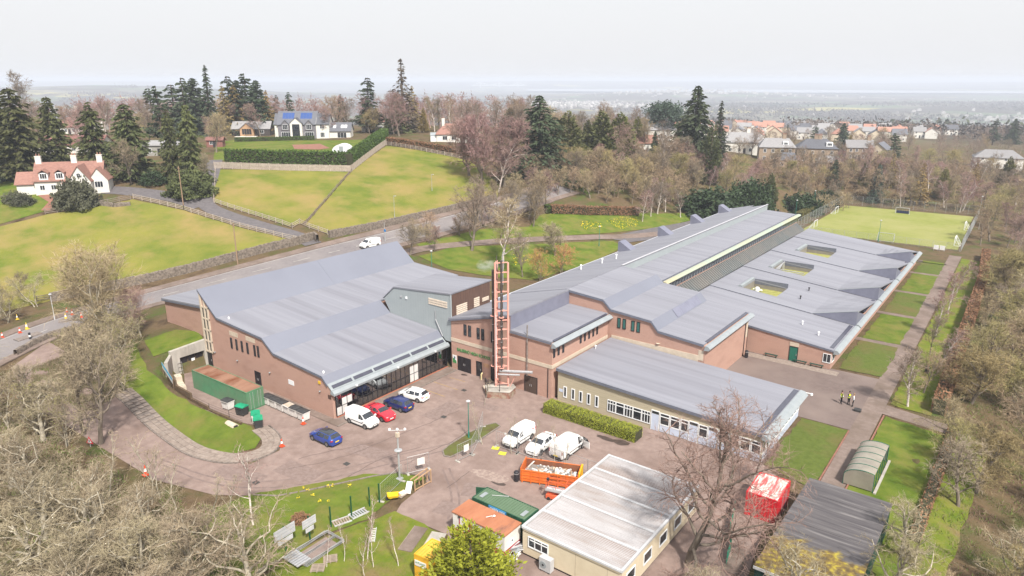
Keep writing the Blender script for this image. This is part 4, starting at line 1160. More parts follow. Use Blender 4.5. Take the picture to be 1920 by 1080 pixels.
rail_ = [(9.95, 17.3), (11.3, 16.0), (12.7, 16.8), (13.7, 17.4)]
for a, c in zip(rail_, rail_[1:]):
 part('guard_rail', MB().tube((*a, 1.0), (*a, 2.0), 0.045).tube((*a, 2.0), (*c, 2.0), 0.045).tube((*a, 1.5), (*c, 1.5), 0.03), DARKM, tw_)
part('ramp', MB().prism_z([(8.6, 18.4), (9.8, 17.3), (10.7, 19.7), (9.4, 20.4)], 0.02, 0.14), BAND, tw_)
# ------------------------------------------------------------------ vehicles
def paint(name, c, rough=0.25):
 return mat('paint_' + name, c, tuple(v * 0.94 for v in c), scale=0.6, rough=rough, spec=0.5, coat=0.6, coord='O')
TYRE = mat('tyre', (0.018, 0.018, 0.019), (0.03, 0.03, 0.03), scale=4, rough=0.85, coord='O')
RIM = mat('rim', (0.34, 0.34, 0.35), (0.2, 0.2, 0.2), scale=9, rough=0.35, metal=0.7, coord='O')
CARGL = mat('car_glass', (0.020, 0.024, 0.030), (0.032, 0.036, 0.044), scale=1.5, rough=0.06, spec=0.9, coord='O')
PLAST = mat('black_plastic', (0.03, 0.03, 0.032), (0.045, 0.045, 0.048), scale=3, rough=0.6, coord='O')
LAMPW = mat('headlamp', (0.62, 0.64, 0.66), (0.4, 0.42, 0.44), scale=8, rough=0.12, spec=0.8, coord='O')
LAMPR = mat('tail_lamp', (0.36, 0.015, 0.015), (0.25, 0.01, 0.01), scale=6, rough=0.2, coord='O')
PLATEY = mat('plate_yellow', (0.72, 0.52, 0.02), (0.65, 0.46, 0.02), scale=5, rough=0.5, coord='O')
PLATEW = mat('plate_white', (0.72, 0.72, 0.70), (0.65, 0.65, 0.64), scale=5, rough=0.5, coord='O')

SHAPES = {
 'hatchback': dict(st=[(-2.08, .40, .60, .66, .70, .62), (-2.03, .26, .88, .95, .81, .68), (-1.62, .20, .95, 1.40, .86, .54), (-0.9, .19, .93, 1.46, .88, .60), (-0.1, .19, .92, 1.47, .885, .62), (.42, .19, .91, 1.40, .88, .60), (1.12, .20, .92, .985, .865, .70), (1.55, .22, .84, .90, .85, .70), (1.93, .27, .69, .75, .78, .64), (2.06, .38, .54, .60, .66, .58)],
  ws=(5, 6), rw=(1, 2), side=[(2.2, 3.15), (3.25, 4.9)], quarter=(4.98, 5.55), wb=1.28, wr=.315, W=.88),
 'saloon': dict(st=[(-2.24, .42, .62, .68, .70, .62), (-2.18, .28, .90, .96, .80, .68), (-1.72, .20, .96, 1.02, .86, .66), (-1.05, .19, .95, 1.34, .88, .56), (-0.3, .19, .93, 1.42, .89, .60), (.30, .19, .92, 1.36, .89, .60), (1.05, .20, .93, .985, .87, .70), (1.6, .22, .86, .91, .86, .70), (2.08, .27, .72, .77, .79, .64), (2.24, .38, .55, .62, .66, .58)],
  ws=(5, 6), rw=(2, 3), side=[(3.0, 3.75), (3.85, 4.9)], quarter=(4.98, 5.55), wb=1.38, wr=.325, W=.89),
 'small_van': dict(st=[(-2.19, .38, 1.02, 1.66, .82, .68), (-2.15, .26, 1.04, 1.76, .87, .72), (-1.5, .20, 1.05, 1.82, .90, .74), (-0.6, .19, 1.05, 1.83, .905, .74), (.25, .19, 1.05, 1.80, .905, .73), (.70, .19, 1.04, 1.68, .90, .70), (1.32, .20, 1.03, 1.10, .87, .70), (1.75, .22, .94, 1.01, .85, .68), (2.08, .27, .76, .83, .80, .64), (2.19, .38, .58, .66, .68, .58)],
  ws=(5, 6), rw=None, side=[(4.05, 4.95)], quarter=(5.0, 5.6), wb=1.36, wr=.325, W=.905),
 'large_van': dict(st=[(-2.5, .40, 1.10, 1.82, .90, .78), (-2.46, .30, 1.12, 1.93, .95, .80), (-1.6, .24, 1.13, 1.97, .97, .82), (-0.5, .23, 1.13, 1.98, .975, .82), (.55, .23, 1.13, 1.95, .975, .81), (1.05, .23, 1.12, 1.84, .97, .78), (1.75, .24, 1.12, 1.20, .94, .76), (2.1, .26, 1.00, 1.07, .92, .74), (2.4, .30, .80, .88, .86, .70), (2.5, .42, .60, .68, .74, .62)],
  ws=(5, 6), rw=None, side=[(4.05, 4.95)], quarter=(5.0, 5.6), wb=1.55, wr=.34, W=.975)}

def vehicle(shape, colour, loc, rz, label, cat='car', van_side=None, plate_front=True, roof=None, rear_glass=False, door_open=False, logo=None):
 S = SHAPES[shape]
 st = S['st']
 t = thing({'hatchback': 'hatchback_car', 'saloon': 'saloon_car'}.get(shape, 'van'), loc, label, cat, 'vehicles at the school', rz)
 ring = []
 for x, zl, zb, zt, wb, wt in st:
  zm = zl + (zb - zl) * 0.55
  h = [(wb * .82, zl), (wb * .97, zl + .10), (wb * 1.0, zm), (wb * .985, zb), (wt + .02, zt - .07 if zt - zb > .2 else zt - .02), (wt * .86, zt), (wt * .4, zt + .015)]
  ring.append([(x, w, z) for w, z in h])
 nk = len(ring[0])
 def P(ti, k, side=1):                             # point on the body skin
  i = min(int(ti), len(ring) - 2); f = ti - i
  j = min(int(k), nk - 2); g = k - j
  def L(a, b, s): return tuple(a[q] + (b[q] - a[q]) * s for q in range(3))
  p = L(L(ring[i][j], ring[i][j + 1], g), L(ring[i + 1][j], ring[i + 1][j + 1], g), f)
  return (p[0], p[1] * side, p[2])
 mb = MB()
 full = [r + [(x, -w, z) for x, w, z in reversed(r)] for r in ring]
 n_ = len(full[0])
 vs = [p for r in full for p in r]
 fs = [(i * n_ + j, i * n_ + (j + 1) % n_, (i + 1) * n_ + (j + 1) % n_, (i + 1) * n_ + j) for i in range(len(full) - 1) for j in range(n_)]
 fs += [tuple(range(n_ - 1, -1, -1)), tuple(range((len(full) - 1) * n_, len(full) * n_))]
 mb.add(vs, [f[::-1] for f in fs])
 body = lpart('body', mb, colour, t, smooth=False)
 bev = body.data
 bev.polygons.foreach_set('use_smooth', [True] * len(bev.polygons))
 try:
  bev.set_sharp_from_angle(angle=R(38))
 except Exception:
  pass
 def patch(name, grid, m, push):
  # grid: rows of skin points; pushed outward from the car's core
  g2 = MB()
  nr_, nc_ = len(grid), len(grid[0])
  v2 = []
  for r in grid:
   for p in r:
    d = Vector((0, p[1], (p[2] - 0.7) * 1.2)); d.normalize()
    v2.append(Vector(p) + d * push + Vector((math.copysign(0.004, p[0]), 0, 0)))
  g2.add(v2, [(a * nc_ + c, a * nc_ + c + 1, (a + 1) * nc_ + c + 1, (a + 1) * nc_ + c) for a in range(nr_ - 1) for c in range(nc_ - 1)])
  return part(name, g2, m, t, world=False, smooth=True)
 def across(ti):
  return [P(ti, 4.15), P(ti, 5), P(ti, 6), P(ti, 6, -1), P(ti, 5, -1), P(ti, 4.15, -1)]
 a, c = S['ws']
 patch('windscreen', [across(a + .10), across((a + c) / 2), across(c - .08)], CARGL, 0.014)
 if S['rw']:
  a, c = S['rw']
  patch('rear_window', [across(a + .18), across((a + c) / 2 + .1), across(c - .04)], CARGL, 0.016)
 for s in (1, -1):
  for a, c in S['side']:
   if door_open and s == -1:
    patch('door_opening', [[P(q, 1.2, s), P(q, 3.0, s), P(q, 3.9, s)] for q in (a, (a + c) / 2, c + .35)], PLAST, 0.012)
   else:
    patch('side_window', [[P(q, 3.06, s), P(q, 3.92, s)] for q in (a, (a + c) / 2, c)], CARGL, 0.012)
  a, c = S['quarter']
  if not (door_open and s == -1):
   patch('quarter_window', [[P(a, 3.06, s), P(a, 3.85, s)], [P(c, 3.06, s), P(c, 3.55, s)]], CARGL, 0.012)
  W_ = S['W']
  for wx in (S['wb'], -S['wb'] + (0.0 if 'van' in shape else 0.02)):
   arch = MB()
   pts = [(wx + (S['wr'] + .06) * math.cos(q), W_ * .995 * s, S['wr'] + (S['wr'] + .06) * math.sin(q)) for q in [math.pi * k / 10 for k in range(11)]]
   arch.add(pts + [(x, y + .012 * s, z) for x, y, z in pts], [tuple(range(11)), tuple(range(21, 10, -1))])
   lpart('wheel_arch', arch, PLAST, t)
   wh = lpart('wheel', MB().tube((wx, (W_ - .18) * s, S['wr']), (wx, (W_ + .018) * s, S['wr']), S['wr'], n=18), TYRE, t)
   lpart('rim', MB().tube((wx, (W_ + .012) * s, S['wr']), (wx, (W_ + .03) * s, S['wr']), S['wr'] * .64, n=14), RIM, wh)
  xf = st[-2][0]; zf = st[-2][2]
  lpart('headlight', MB().prism_z([(xf - .26, .60 * s), (xf + .09, .46 * s), (xf + .06, .68 * s), (xf - .24, (st[-2][4] - .0) * s)][::s], zf - .12, zf + .02), LAMPW, t)
  xr = st[1][0]; zr = st[1][2]
  if 'van' in shape:
   lpart('tail_light', MB().box(xr - .06, xr + .05, min(.80 * s, .885 * s), max(.80 * s, .885 * s), .85, 1.25), LAMPR, t)
  else:
   lpart('tail_light', MB().box(xr - .045, xr + .22, min(.56 * s, .82 * s), max(.56 * s, .82 * s), zr - .10, zr + .04), LAMPR, t)
  mx = st[5][0] + .45
  lpart('mirror', MB().box(mx, mx + .13, min((W_ - .02) * s, (W_ + .2) * s), max((W_ - .02) * s, (W_ + .2) * s), zb_ := st[5][2] + .02, zb_ + .16), colour, t)
  # door seam and sill trim
  lpart('sill', MB().box(-S['wb'] + .42, S['wb'] - .42, min(W_ * .96 * s, (W_ + .008) * s), max(W_ * .96 * s, (W_ + .008) * s), .22, .33 if 'van' not in shape else .30), PLAST, t)
  if 'van' in shape:
   lpart('side_moulding', MB().box(-S['wb'] + .4, S['wb'] - .42, min(W_ * .98 * s, (W_ + .014) * s), max(W_ * .98 * s, (W_ + .014) * s), .62, .70), PLAST, t)
 xr = st[0][0]; xf = st[-1][0]
 lpart('number_plate', MB().box(xr - .03, xr + .02, -.26, .26, .56 if 'van' not in shape else .50, .67 if 'van' not in shape else .61), PLATEY, t)
 lpart('number_plate', MB().box(xf - .02, xf + .02, -.26, .26, .40, .51), PLATEW, t)
 lpart('grille', MB().box(xf - .10, xf + .012, -.42, .42, .52, .60), PLAST, t)
 bump = PLAST if 'van' in shape else colour
 lpart('front_bumper', MB().prism_z([(st[-2][0] - .1, -.80), (xf - .02, -.6), (xf + .015, -.3), (xf + .015, .3), (xf - .02, .6), (st[-2][0] - .1, .80)], .24, .46), bump, t)
 lpart('rear_bumper', MB().prism_z([(xr + .1, .78), (xr - .02, .6), (xr - .02, -.6), (xr + .1, -.78)], .28, .50), bump, t)
 if 'van' in shape:
  lpart('door_seam', MB().box(xr - .012, xr + .02, -.012, .012, .5, 1.6), PLAST, t)
 if roof is not None:
  patch('roof_panel', [across(2.1), across(3), across(4), across(4.95)], roof, 0.008)
 if shape == 'hatchback':
  patch('rear_spoiler', [across(1.98), across(2.14)], colour, 0.035)
 if door_open:
  y0 = -S['W']
  d = part('open_door', MB().add([(1.55, y0 - .02, .35), (1.55, y0 - .08, .35), (1.30, y0 - .98, .35), (1.36, y0 - .99, .35), (1.5, y0 - .02, 1.15), (1.5, y0 - .08, 1.15), (1.24, y0 - .98, 1.15), (1.30, y0 - .99, 1.15)],
   [(0, 1, 2, 3), (4, 7, 6, 5), (0, 4, 5, 1), (1, 5, 6, 2), (2, 6, 7, 3), (3, 7, 4, 0)]), colour, t, world=False, label='driver door standing wide open')
  lpart('door_glass', MB().add([(1.50, y0 - .05, 1.17), (1.24, y0 - .95, 1.17), (1.0, y0 - .85, 1.75), (1.18, y0 - .08, 1.75)], [(0, 1, 2, 3), (3, 2, 1, 0)]), CARGL, d)
  lpart('seat', MB().box(.75, 1.25, -.85, -.35, .75, .95).box(.70, .85, -.85, -.35, .95, 1.55), PLAST, t)
 if logo:
  patch('side_logo', [[P(q, 3.1, 1), P(q, 3.35, 1)] for q in (1.6, 2.0)], logo, 0.01)
 return t

WHITE = paint('white', (0.80, 0.80, 0.79))
NAVY = paint('navy', (0.012, 0.022, 0.11))
BLUE = paint('blue', (0.014, 0.045, 0.24))
RED = paint('red', (0.55, 0.018, 0.035))
vehicle('hatchback', BLUE, (3.65, -4.25, .03), math.pi, 'blue hatchback with dark roof parked alone by the traffic cone', roof=CARGL)
vehicle('small_van', WHITE, (3.80, 1.2, .03), 0.02, 'small white van parked nearest the hall corner beside red car', 'van')
vehicle('saloon', RED, (4.05, 3.85, .03), -0.08, 'bright red saloon car between white van and navy hatchback')
vehicle('hatchback', NAVY, (4.10, 6.9, .03), math.pi, 'dark navy hatchback between red saloon and white hatchback')
vehicle('hatchback', WHITE, (3.75, 10.0, .03), math.pi + 0.12, 'white hatchback at the far end of the row by the glazed hall')
vehicle('small_van', WHITE, (21.5, 9.1, .03), R(-90), 'small white van facing the yard fence, leftmost of three white vehicles', 'van', logo=RED)
vehicle('saloon', WHITE, (24.45, 9.35, .03), R(-86), 'white saloon car between two white vans behind the wire fence')
vehicle('large_van', WHITE, (27.3, 10.6, .03), R(89), 'large white panel van with driver door standing open', 'van', door_open=True)
rp = at(694, 464)
rd = Vector((rl[1][0] - rl[0][0], rl[1][1] - rl[0][1]))
ri = min(range(len(rl)), key=lambda i: math.dist(rl[i], rp[:2]))
rdir = math.atan2(rl[ri - 3][1] - rl[ri + 3][1], rl[ri - 3][0] - rl[ri + 3][0])
nrm = (-math.sin(rdir + math.pi), math.cos(rdir + math.pi))
vehicle('small_van', WHITE, (rp[0], rp[1], gz(rp[0], rp[1]) + .08), rdir, 'white van driving along the main road behind the hall', 'van')

# ------------------------------------------------------------------ containers, cabins and skips
def corrug(x0, x1, y0, y1, z0, z1, pitch=0.28, d=0.035):
 """Corrugated box sides: returns a mesh builder with trapezoid ribs on four sides."""
 mb = MB()
 def side(a, c, nrm_):
  L = math.dist(a, c); n_ = int(L / pitch)
  pts = []
  for k in range(n_):
   for f, o in ((0.05, 0), (0.35, 0), (0.5, 1), (0.85, 1)):
    s = (k + f) / n_
    pts.append((a[0] + (c[0] - a[0]) * s - nrm_[0] * d * o, a[1] + (c[1] - a[1]) * s - nrm_[1] * d * o))
  pts = [a] + pts + [c]
  vs = [(x, y, z) for z in (z0, z1) for x, y in pts]
  m_ = len(pts)
  mb.add(vs, [(i, i + 1, i + 1 + m_, i + m_) for i in range(m_ - 1)])
 side((x0, y0), (x1, y0), (0, -1)); side((x1, y0), (x1, y1), (1, 0)); side((x1, y1), (x0, y1), (0, 1)); side((x0, y1), (x0, y0), (-1, 0))
 return mb

def container(name, w, d, h, loc, rz, label, m, roofm, rib_roof='x', cat='container', group=None, doors=True, pitch=0.28):
 t = thing(name, loc, label, cat, group, rz)
 lpart('side_panels', corrug(-w / 2, w / 2, -d / 2, d / 2, .12, h - .1, pitch), m, t)
 fr = MB()
 for x in (-w / 2, w / 2 - .1):
  for y in (-d / 2, d / 2 - .1):
   lpart('corner_post', MB().box(x - .01, x + .11, y - .01, y + .11, 0, h), m, t)
 for z in (0.0, h - .12):
  lpart('frame_rail', MB().box(-w / 2 + .1, w / 2 - .1, -d / 2 - .005, -d / 2 + .09, z, z + .14).box(-w / 2 + .1, w / 2 - .1, d / 2 - .09, d / 2 + .005, z, z + .14).box(-w / 2 - .005, -w / 2 + .09, -d / 2 + .1, d / 2 - .1, z, z + .14).box(w / 2 - .09, w / 2 + .005, -d / 2 + .1, d / 2 - .1, z, z + .14), m, t)
 lpart('floor', MB().box(-w / 2 + .05, w / 2 - .05, -d / 2 + .05, d / 2 - .05, .02, .12), m, t)
 rb = MB()
 n_ = int(w / 0.3)
 for k in range(n_):
  xa = -w / 2 + .06 + (w - .12) * k / n_; xb = xa + (w - .12) / n_
  xm = xa + (xb - xa) * .5; xq = xa + (xb - xa) * .6
  rb.add([(xa, -d / 2 + .06, h - .03), (xm, -d / 2 + .06, h - .03), (xq, -d / 2 + .06, h + .01), (xb, -d / 2 + .06, h + .01), (xa, d / 2 - .06, h - .03), (xm, d / 2 - .06, h - .03), (xq, d / 2 - .06, h + .01), (xb, d / 2 - .06, h + .01)],
      [(0, 1, 5, 4), (1, 2, 6, 5), (2, 3, 7, 6)])
  if k < n_ - 1:
   rb.add([(xb, -d / 2 + .06, h + .01), (xb, -d / 2 + .06, h - .03), (xb, d / 2 - .06, h - .03), (xb, d / 2 - .06, h + .01)], [(0, 1, 2, 3)])
 lpart('roof', rb, roofm, t)
 if doors:
  for s in (-1, 1):
   dr = lpart('door', MB().box(w / 2 + .006, w / 2 + .05, min(.03 * s, (d / 2 - .1) * s), max(.03 * s, (d / 2 - .1) * s), .15, h - .15), m, t)
   for q in (.35, .75):
    lpart('locking_bar', MB().tube((w / 2 + .07, s * q, .16), (w / 2 + .07, s * q, h - .16), .022), DUCT, dr)
 return t

GREENC = mat('container_green', (0.075, 0.20, 0.105), (0.06, 0.165, 0.088), scale=0.9, detail=6, c3=(0.10, 0.17, 0.10), scale3=0.4, rough=0.6, coord='O')
RUSTR = mat('rusty_roof', (0.27, 0.15, 0.10), (0.20, 0.105, 0.07), scale=0.55, stretch=(1.0, .35, 1), detail=7, lo=.4, hi=.6, c3=(0.16, 0.055, 0.025), scale3=0.5, lo3=.48, hi3=.62, rough=0.85, coord='O')
OLIVE = mat('container_olive', (0.10, 0.155, 0.095), (0.085, 0.135, 0.08), scale=0.8, rough=0.6, coord='O')
OLIVED = mat('container_dark_green', (0.02, 0.075, 0.04), (0.017, 0.06, 0.034), scale=0.9, rough=0.55, coord='O')
container('shipping_container', 12.3, 2.44, 2.6, (-16.2, -4.25, .03), 0.015, 'long green shipping container with rusty roof beside the hall gable', GREENC, RUSTR)
gc = container('shipping_container', 6.05, 2.2, 2.6, (30.2, -4.8, .03), 0.0, 'dark green short container behind the red and white cabin', OLIVED, OLIVE)
lpart('vent_strip', MB().box(-2.6, -2.2, -.6, .3, 2.62, 2.64).box(2.2, 2.6, -.7, .2, 2.62, 2.64), GUTTER, gc)
part('open_door', MB().beam((-3.03, 1.05, 1.35), (-3.95, .55, 1.35), .06, 2.3), OLIVED, gc, world=False, label='container door swung open')
sgp = lpart('hire_sign', MB().box(-1.0, 1.0, -1.2, -1.13, 2.3, 2.62), mat('sign_blue2', (0.03, 0.20, 0.42), scale=2, coord='O'), gc)
q = lettering('mobile mini', .30, (0, 0, 0), (R(90), 0, 0), WHITEF, None, 'sign_lettering', .008, width=1.7)
q.parent = sgp; q.location = (-.85, -1.215, 2.37)
lpart('pole', MB().tube((-1.7, .2, 2.66), (-.3, 1.0, 2.66), .03), DUCT, gc)

cab = thing('site_cabin', (30.2, -7.5, .03), 'red and white site cabin with rusty orange roof', 'cabin')
CW = mat('cabin_white', (0.66, 0.64, 0.61), (0.56, 0.54, 0.51), scale=1.2, rough=0.6)
CR = mat('cabin_red', (0.33, 0.025, 0.045), (0.27, 0.02, 0.035), scale=1.2, rough=0.55)
part('upper_wall', MB().box(27.2, 33.1, -8.65, -6.35, 1.0, 2.5), CW, cab)
part('lower_wall', MB().box(27.19, 33.11, -8.66, -6.34, .08, .998), CR, cab)
part('roof', MB().box(27.12, 33.18, -8.72, -6.28, 2.501, 2.62), mat('cabin_rust', (0.38, 0.16, 0.085), (0.30, 0.115, 0.06), scale=0.8, detail=7, stretch=(1, .35, 1), c3=(0.10, 0.055, 0.05), scale3=0.42, lo3=.56, hi3=.68, rough=0.85), cab)
for x in (28.0, 31.6):
 part('corner_strip', MB().box(x - .04, x + .04, -8.70, -8.661, .1, 2.5), CR, cab)
 part('lifting_lug', MB().box(x - .1, x + .1, -8.75, -8.665, 2.3, 2.49), DARKM, cab)
dd = part('door', MB().box(28.65, 29.45, -8.70, -8.655, .2, 2.2), CR, cab)
part('door_sign', MB().box(28.9, 29.2, -8.72, -8.701, 1.5, 1.8), CW, dd)
win_y(cab, 30.75, 1.65, 1.0, .85, -8.655, frame=DARKM)
win_x(cab, -7.6, 1.55, .35, .4, 33.105, frame=WHITEF)
part('roof_light', MB().tube((30.6, -7.2, 2.62), (30.6, -7.2, 2.75), .03).lathe([(.05, 0), (.13, .05), (.05, .14)], 8, (30.75, -7.1, 2.7)).tube((30.2, -7.6, 2.66), (30.6, -7.2, 2.75), .025), WHITEF, cab)

yc = container('yellow_store', 3.0, 2.4, 2.6, (30.0, -13.7, .03), 0.1, 'yellow steel store half hidden by the green conifer', mat('store_yellow', (0.62, 0.35, 0.025), (0.55, 0.30, 0.02), scale=1, rough=0.6, coord='O'), mat('store_yellow_roof', (0.60, 0.38, 0.05), (0.5, 0.3, 0.04), scale=1, rough=0.7, coord='O'), pitch=3.0, doors=False)
ysn = lpart('sign', MB().box(-1.42, -.25, -1.26, -1.215, 1.6, 2.1), CW, yc)
q = lettering('A-PLANT', .22, (0, 0, 0), (R(90), 0, 0), mat('sign_green2', (0.02, 0.2, 0.09), scale=2), None, 'sign_lettering', .006, width=1.0)
q.parent = ysn; q.location = (-1.34, -1.27, 1.85)

red = container('red_container', 2.95, 4.3, 2.5, (48.65, 12.85, .03), 0.03, 'bright red steel container with flaking roof by the dark shed', mat('container_red', (0.55, 0.012, 0.022), (0.47, 0.01, 0.018), scale=1, rough=0.5, coord='O'),
 mat('flaking_roof', (0.58, 0.10, 0.10), (0.62, 0.52, 0.48), scale=1.3, stretch=(3.0, .5, 1), detail=8, lo=.44, hi=.56, rough=0.8, coord='O'))

# portable classroom with a ribbed metal roof in five bays
pk = thing('portable_cabin', (38.6, .6, 0), 'cream portable cabin with pale ribbed metal roof in five bays', 'cabin')
CREAM = mat('cabin_cream', (0.58, 0.50, 0.37), (0.54, 0.46, 0.335), scale=1.0, rough=0.7)
PX0, PX1, PY0, PY1 = 33.8, 43.5, -6.95, 8.1
part('wall', MB().box(PX0, PX1, PY0, PY1, .25, 2.78), CREAM, pk)
part('skirt', MB().box(PX0 + .1, PX1 - .1, PY0 + .1, PY1 - .1, 0, .249), DARKM, pk)
RIBR = mat('ribbed_roof', (0.42, 0.41, 0.42), (0.34, 0.325, 0.33), scale=1.0, stretch=(.25, 1.5, 1), detail=7, band=(1, .19, (.24, .185, .16), .22), c3=(0.25, 0.20, 0.175), scale3=0.4, lo3=.5, hi3=.72, rough=0.5, spec=.4)
PALE = mat('pale_trim', (0.46, 0.46, 0.47), (0.38, 0.38, 0.39), scale=1.5, rough=0.6)
nbay = 5
bl = (PY1 - PY0) / nbay
for k in range(nbay):
 y0 = PY0 + k * bl + .14; y1 = PY0 + (k + 1) * bl - .14
 rb = MB(); nr2 = int((y1 - y0) / .19)
 for j in range(nr2):
  ya = y0 + (y1 - y0) * j / nr2; yb = y0 + (y1 - y0) * (j + 1) / nr2
  y2, y3, y4 = ya + (yb - ya) * .5, ya + (yb - ya) * .62, ya + (yb - ya) * .88
  for u, v, zu, zv in ((ya, y2, 2.84, 2.84), (y2, y3, 2.84, 2.89), (y3, y4, 2.89, 2.89), (y4, yb, 2.89, 2.84)):
   rb.quad((PX0 + .2, u, zu), (PX1 - .2, u, zu), (PX1 - .2, v, zv), (PX0 + .2, v, zv))
 part('roof_bay', rb, RIBR, pk)
for k in range(nbay + 1):
 y = PY0 + k * bl
 part('roof_rib', MB().prism_x([(y - .15, 2.79), (y + .15, 2.79), (y + .13, 2.96), (y - .13, 2.96)], PX0 - .02, PX1 + .02), PALE, pk)
for x in (PX0 - .08, PX1 - .14):
 part('roof_edge', MB().box(x, x + .22, PY0 - .1, PY1 + .1, 2.785, 3.0), PALE, pk)
part('roof_edge', MB().box(PX0 + .15, PX1 - .15, PY0 - .1, PY0 - .005, 2.62, 2.95), CREAM, pk)
f = win_y(pk, 35.45, 1.65, 2.1, 1.05, PY0, frame=WHITEF, bars=2, fw=.08)
part('window_light', MB().box(34.6, 36.4, PY0 - .075, PY0 - .01, 1.85, 1.91), WHITEF, pk)
for x in (39.2, 42.2):
 part('panel_joint', MB().box(x - .02, x + .02, PY0 - .012, PY0, .3, 2.6), mat('joint', (.42, .36, .27), scale=2), pk)
for k in range(5):
 win_x(pk, PY0 + 1.5 + k * 3.0, 1.6, 1.5, 1.1, PX1, frame=WHITEF)
ac = thing('air_conditioner', (36.6, -7.5, 0), 'cream air conditioning unit beside the portable cabin wall', 'appliance')
part('casing', MB().box(36.1, 37.25, -7.75, -7.2, .15, 1.35), PALE, ac)
part('fan_grille', MB().tube((36.5, -7.77, .7), (36.5, -7.75, .7), .33, n=18), GUTTER, ac)
part('fan_hub', MB().tube((36.5, -7.79, .7), (36.5, -7.77, .7), .1, n=10), DARKM, ac)
part('feet', MB().box(36.2, 36.3, -7.75, -7.2, 0, .15).box(37.0, 37.1, -7.75, -7.2, 0, .15), DARKM, ac)

# dark shed at the right
sh = thing('dark_shed', (55, 8, 0), 'long dark felt roofed shed with yellow moss on its near end', 'shed')
SR = bpy.data.materials.new('felt_roof'); SR.use_nodes = True
n, l = SR.node_tree.nodes, SR.node_tree.links
b = n['Principled BSDF']; b.inputs['Roughness'].default_value = .85
geo = n.new('ShaderNodeNewGeometry')
mp = n.new('ShaderNodeMapping'); mp.inputs['Scale'].default_value = (.16, 2.4, 1); l.new(geo.outputs['Position'], mp.inputs[0])
nz = n.new('ShaderNodeTexNoise'); nz.inputs['Scale'].default_value = 1.0; nz.inputs['Detail'].default_value = 8; nz.inputs['Roughness'].default_value = .65; l.new(mp.outputs[0], nz.inputs[0])
r1 = nramp(nz.outputs[0], [(.35, (.05, .045, .05)), (.56, (.09, .082, .085)), (.74, (.20, .19, .185))])
sx = n.new('ShaderNodeSeparateXYZ'); l.new(geo.outputs['Position'], sx.inputs[0])
n2 = n.new('ShaderNodeTexNoise'); n2.inputs['Scale'].default_value = .7; n2.inputs['Detail'].default_value = 7; l.new(geo.outputs['Position'], n2.inputs[0])
ma = n.new('ShaderNodeMath'); ma.operation = 'MULTIPLY_ADD'; ma.inputs[1].default_value = 9.0; l.new(n2.outputs[0], ma.inputs[0]); l.new(sx.outputs[1], ma.inputs[2])
mr = n.new('ShaderNodeMapRange'); mr.inputs[1].default_value = 10.3; mr.inputs[2].default_value = 9.0; l.new(ma.outputs[0], mr.inputs[0])
n3 = n.new('ShaderNodeTexNoise'); n3.inputs['Scale'].default_value = 2.2; n3.inputs['Detail'].default_value = 7; l.new(geo.outputs['Position'], n3.inputs[0])
r2 = nramp(n3.outputs[0], [(.38, (.075, .05, .02)), (.52, (.15, .10, .022)), (.68, (.32, .26, .025))])
mx = n.new('ShaderNodeMix'); mx.data_type = 'RGBA'; l.new(mr.outputs[0], mx.inputs[0]); l.new(r1.outputs[0], mx.inputs[6]); l.new(r2.outputs[0], mx.inputs[7])
l.new(mx.outputs[2], b.inputs['Base Color'])
SX0, SX1, SY0, SY1 = 51.5, 58.8, 0.0, 16.1
part('wall', MB().box(SX0 + .1, SX1 - .1, SY0 + .1, SY1 - .1, -.5, 2.7), mat('shed_green', (0.012, 0.055, 0.045), (0.01, 0.04, 0.033), scale=1, stretch=(3, 3, .4), rough=.7), sh)
for k in range(6):
 y0 = SY0 + (SY1 - SY0) * k / 6; y1 = SY0 + (SY1 - SY0) * (k + 1) / 6
 part('roof_sheet', MB().box(SX0, SX1, y0 + .01, y1 + .06, 2.71 + .022 * (k % 2), 2.86 + .022 * (k % 2)), SR, sh)
part('barge_board', MB().box(SX0, SX1, SY0 - .05, SY0 - .0, 2.62, 2.87), WHITEF, sh)

# orange skip full of rubble
ORANGE = mat('skip_orange', (0.62, 0.145, 0.025), (0.55, 0.12, 0.02), scale=0.9, c3=(0.42, 0.10, 0.04), scale3=0.6, lo3=.52, hi3=.7, rough=0.6, coord='O')
SKIPIN = mat('skip_rust', (0.24, 0.09, 0.04), (0.16, 0.065, 0.04), scale=1.2, rough=0.85, coord='O')
sk = thing('orange_skip', (29.05, 4.55, .03), 'open orange skip heaped with rubble and white debris', 'skip', None, R(22))
lpart('floor', MB().box(-2.9, 2.9, -1.15, 1.15, .16, .26), SKIPIN, sk)
for y in (-1.2, 1.12):
 lpart('side', MB().box(-2.95, 2.95, y, y + .08, .15, 1.45), ORANGE, sk)
 for k in range(7):
  lpart('rib', MB().box(-2.85 + k * .93, -2.75 + k * .93, y - .07 if y < 0 else y + .08, y if y < 0 else y + .15, .0, 1.42), ORANGE, sk)
 for z in (.5, .85, 1.36):
  lpart('rail', MB().box(-2.95, 2.95, y - .05 if y < 0 else y + .08, y if y < 0 else y + .13, z, z + .09), ORANGE, sk)
for x in (-3.0, 2.93):
 lpart('end', MB().box(x, x + .07, -1.2, 1.2, .15, 1.62), ORANGE, sk)
lpart('inner_lining', MB().box(-2.9, 2.9, 1.09, 1.118, .3, 1.44), SKIPIN, sk)
lpart('lift_arm', MB().box(3.01, 3.2, -1.0, -.8, .2, 1.75).box(3.01, 3.2, .8, 1.0, .2, 1.75).box(3.02, 3.15, -.8, .8, 1.55, 1.7), mat('arm_yellow', (.62, .38, .02), scale=2, coord='O'), sk)
q = lettering('BREWSTER', .20, (0, 0, 0), (R(90), 0, 0), DARKM, None, 'lettering', .008, width=1.0)
q.parent = sk; q.location = (.15, -1.215, 1.10)
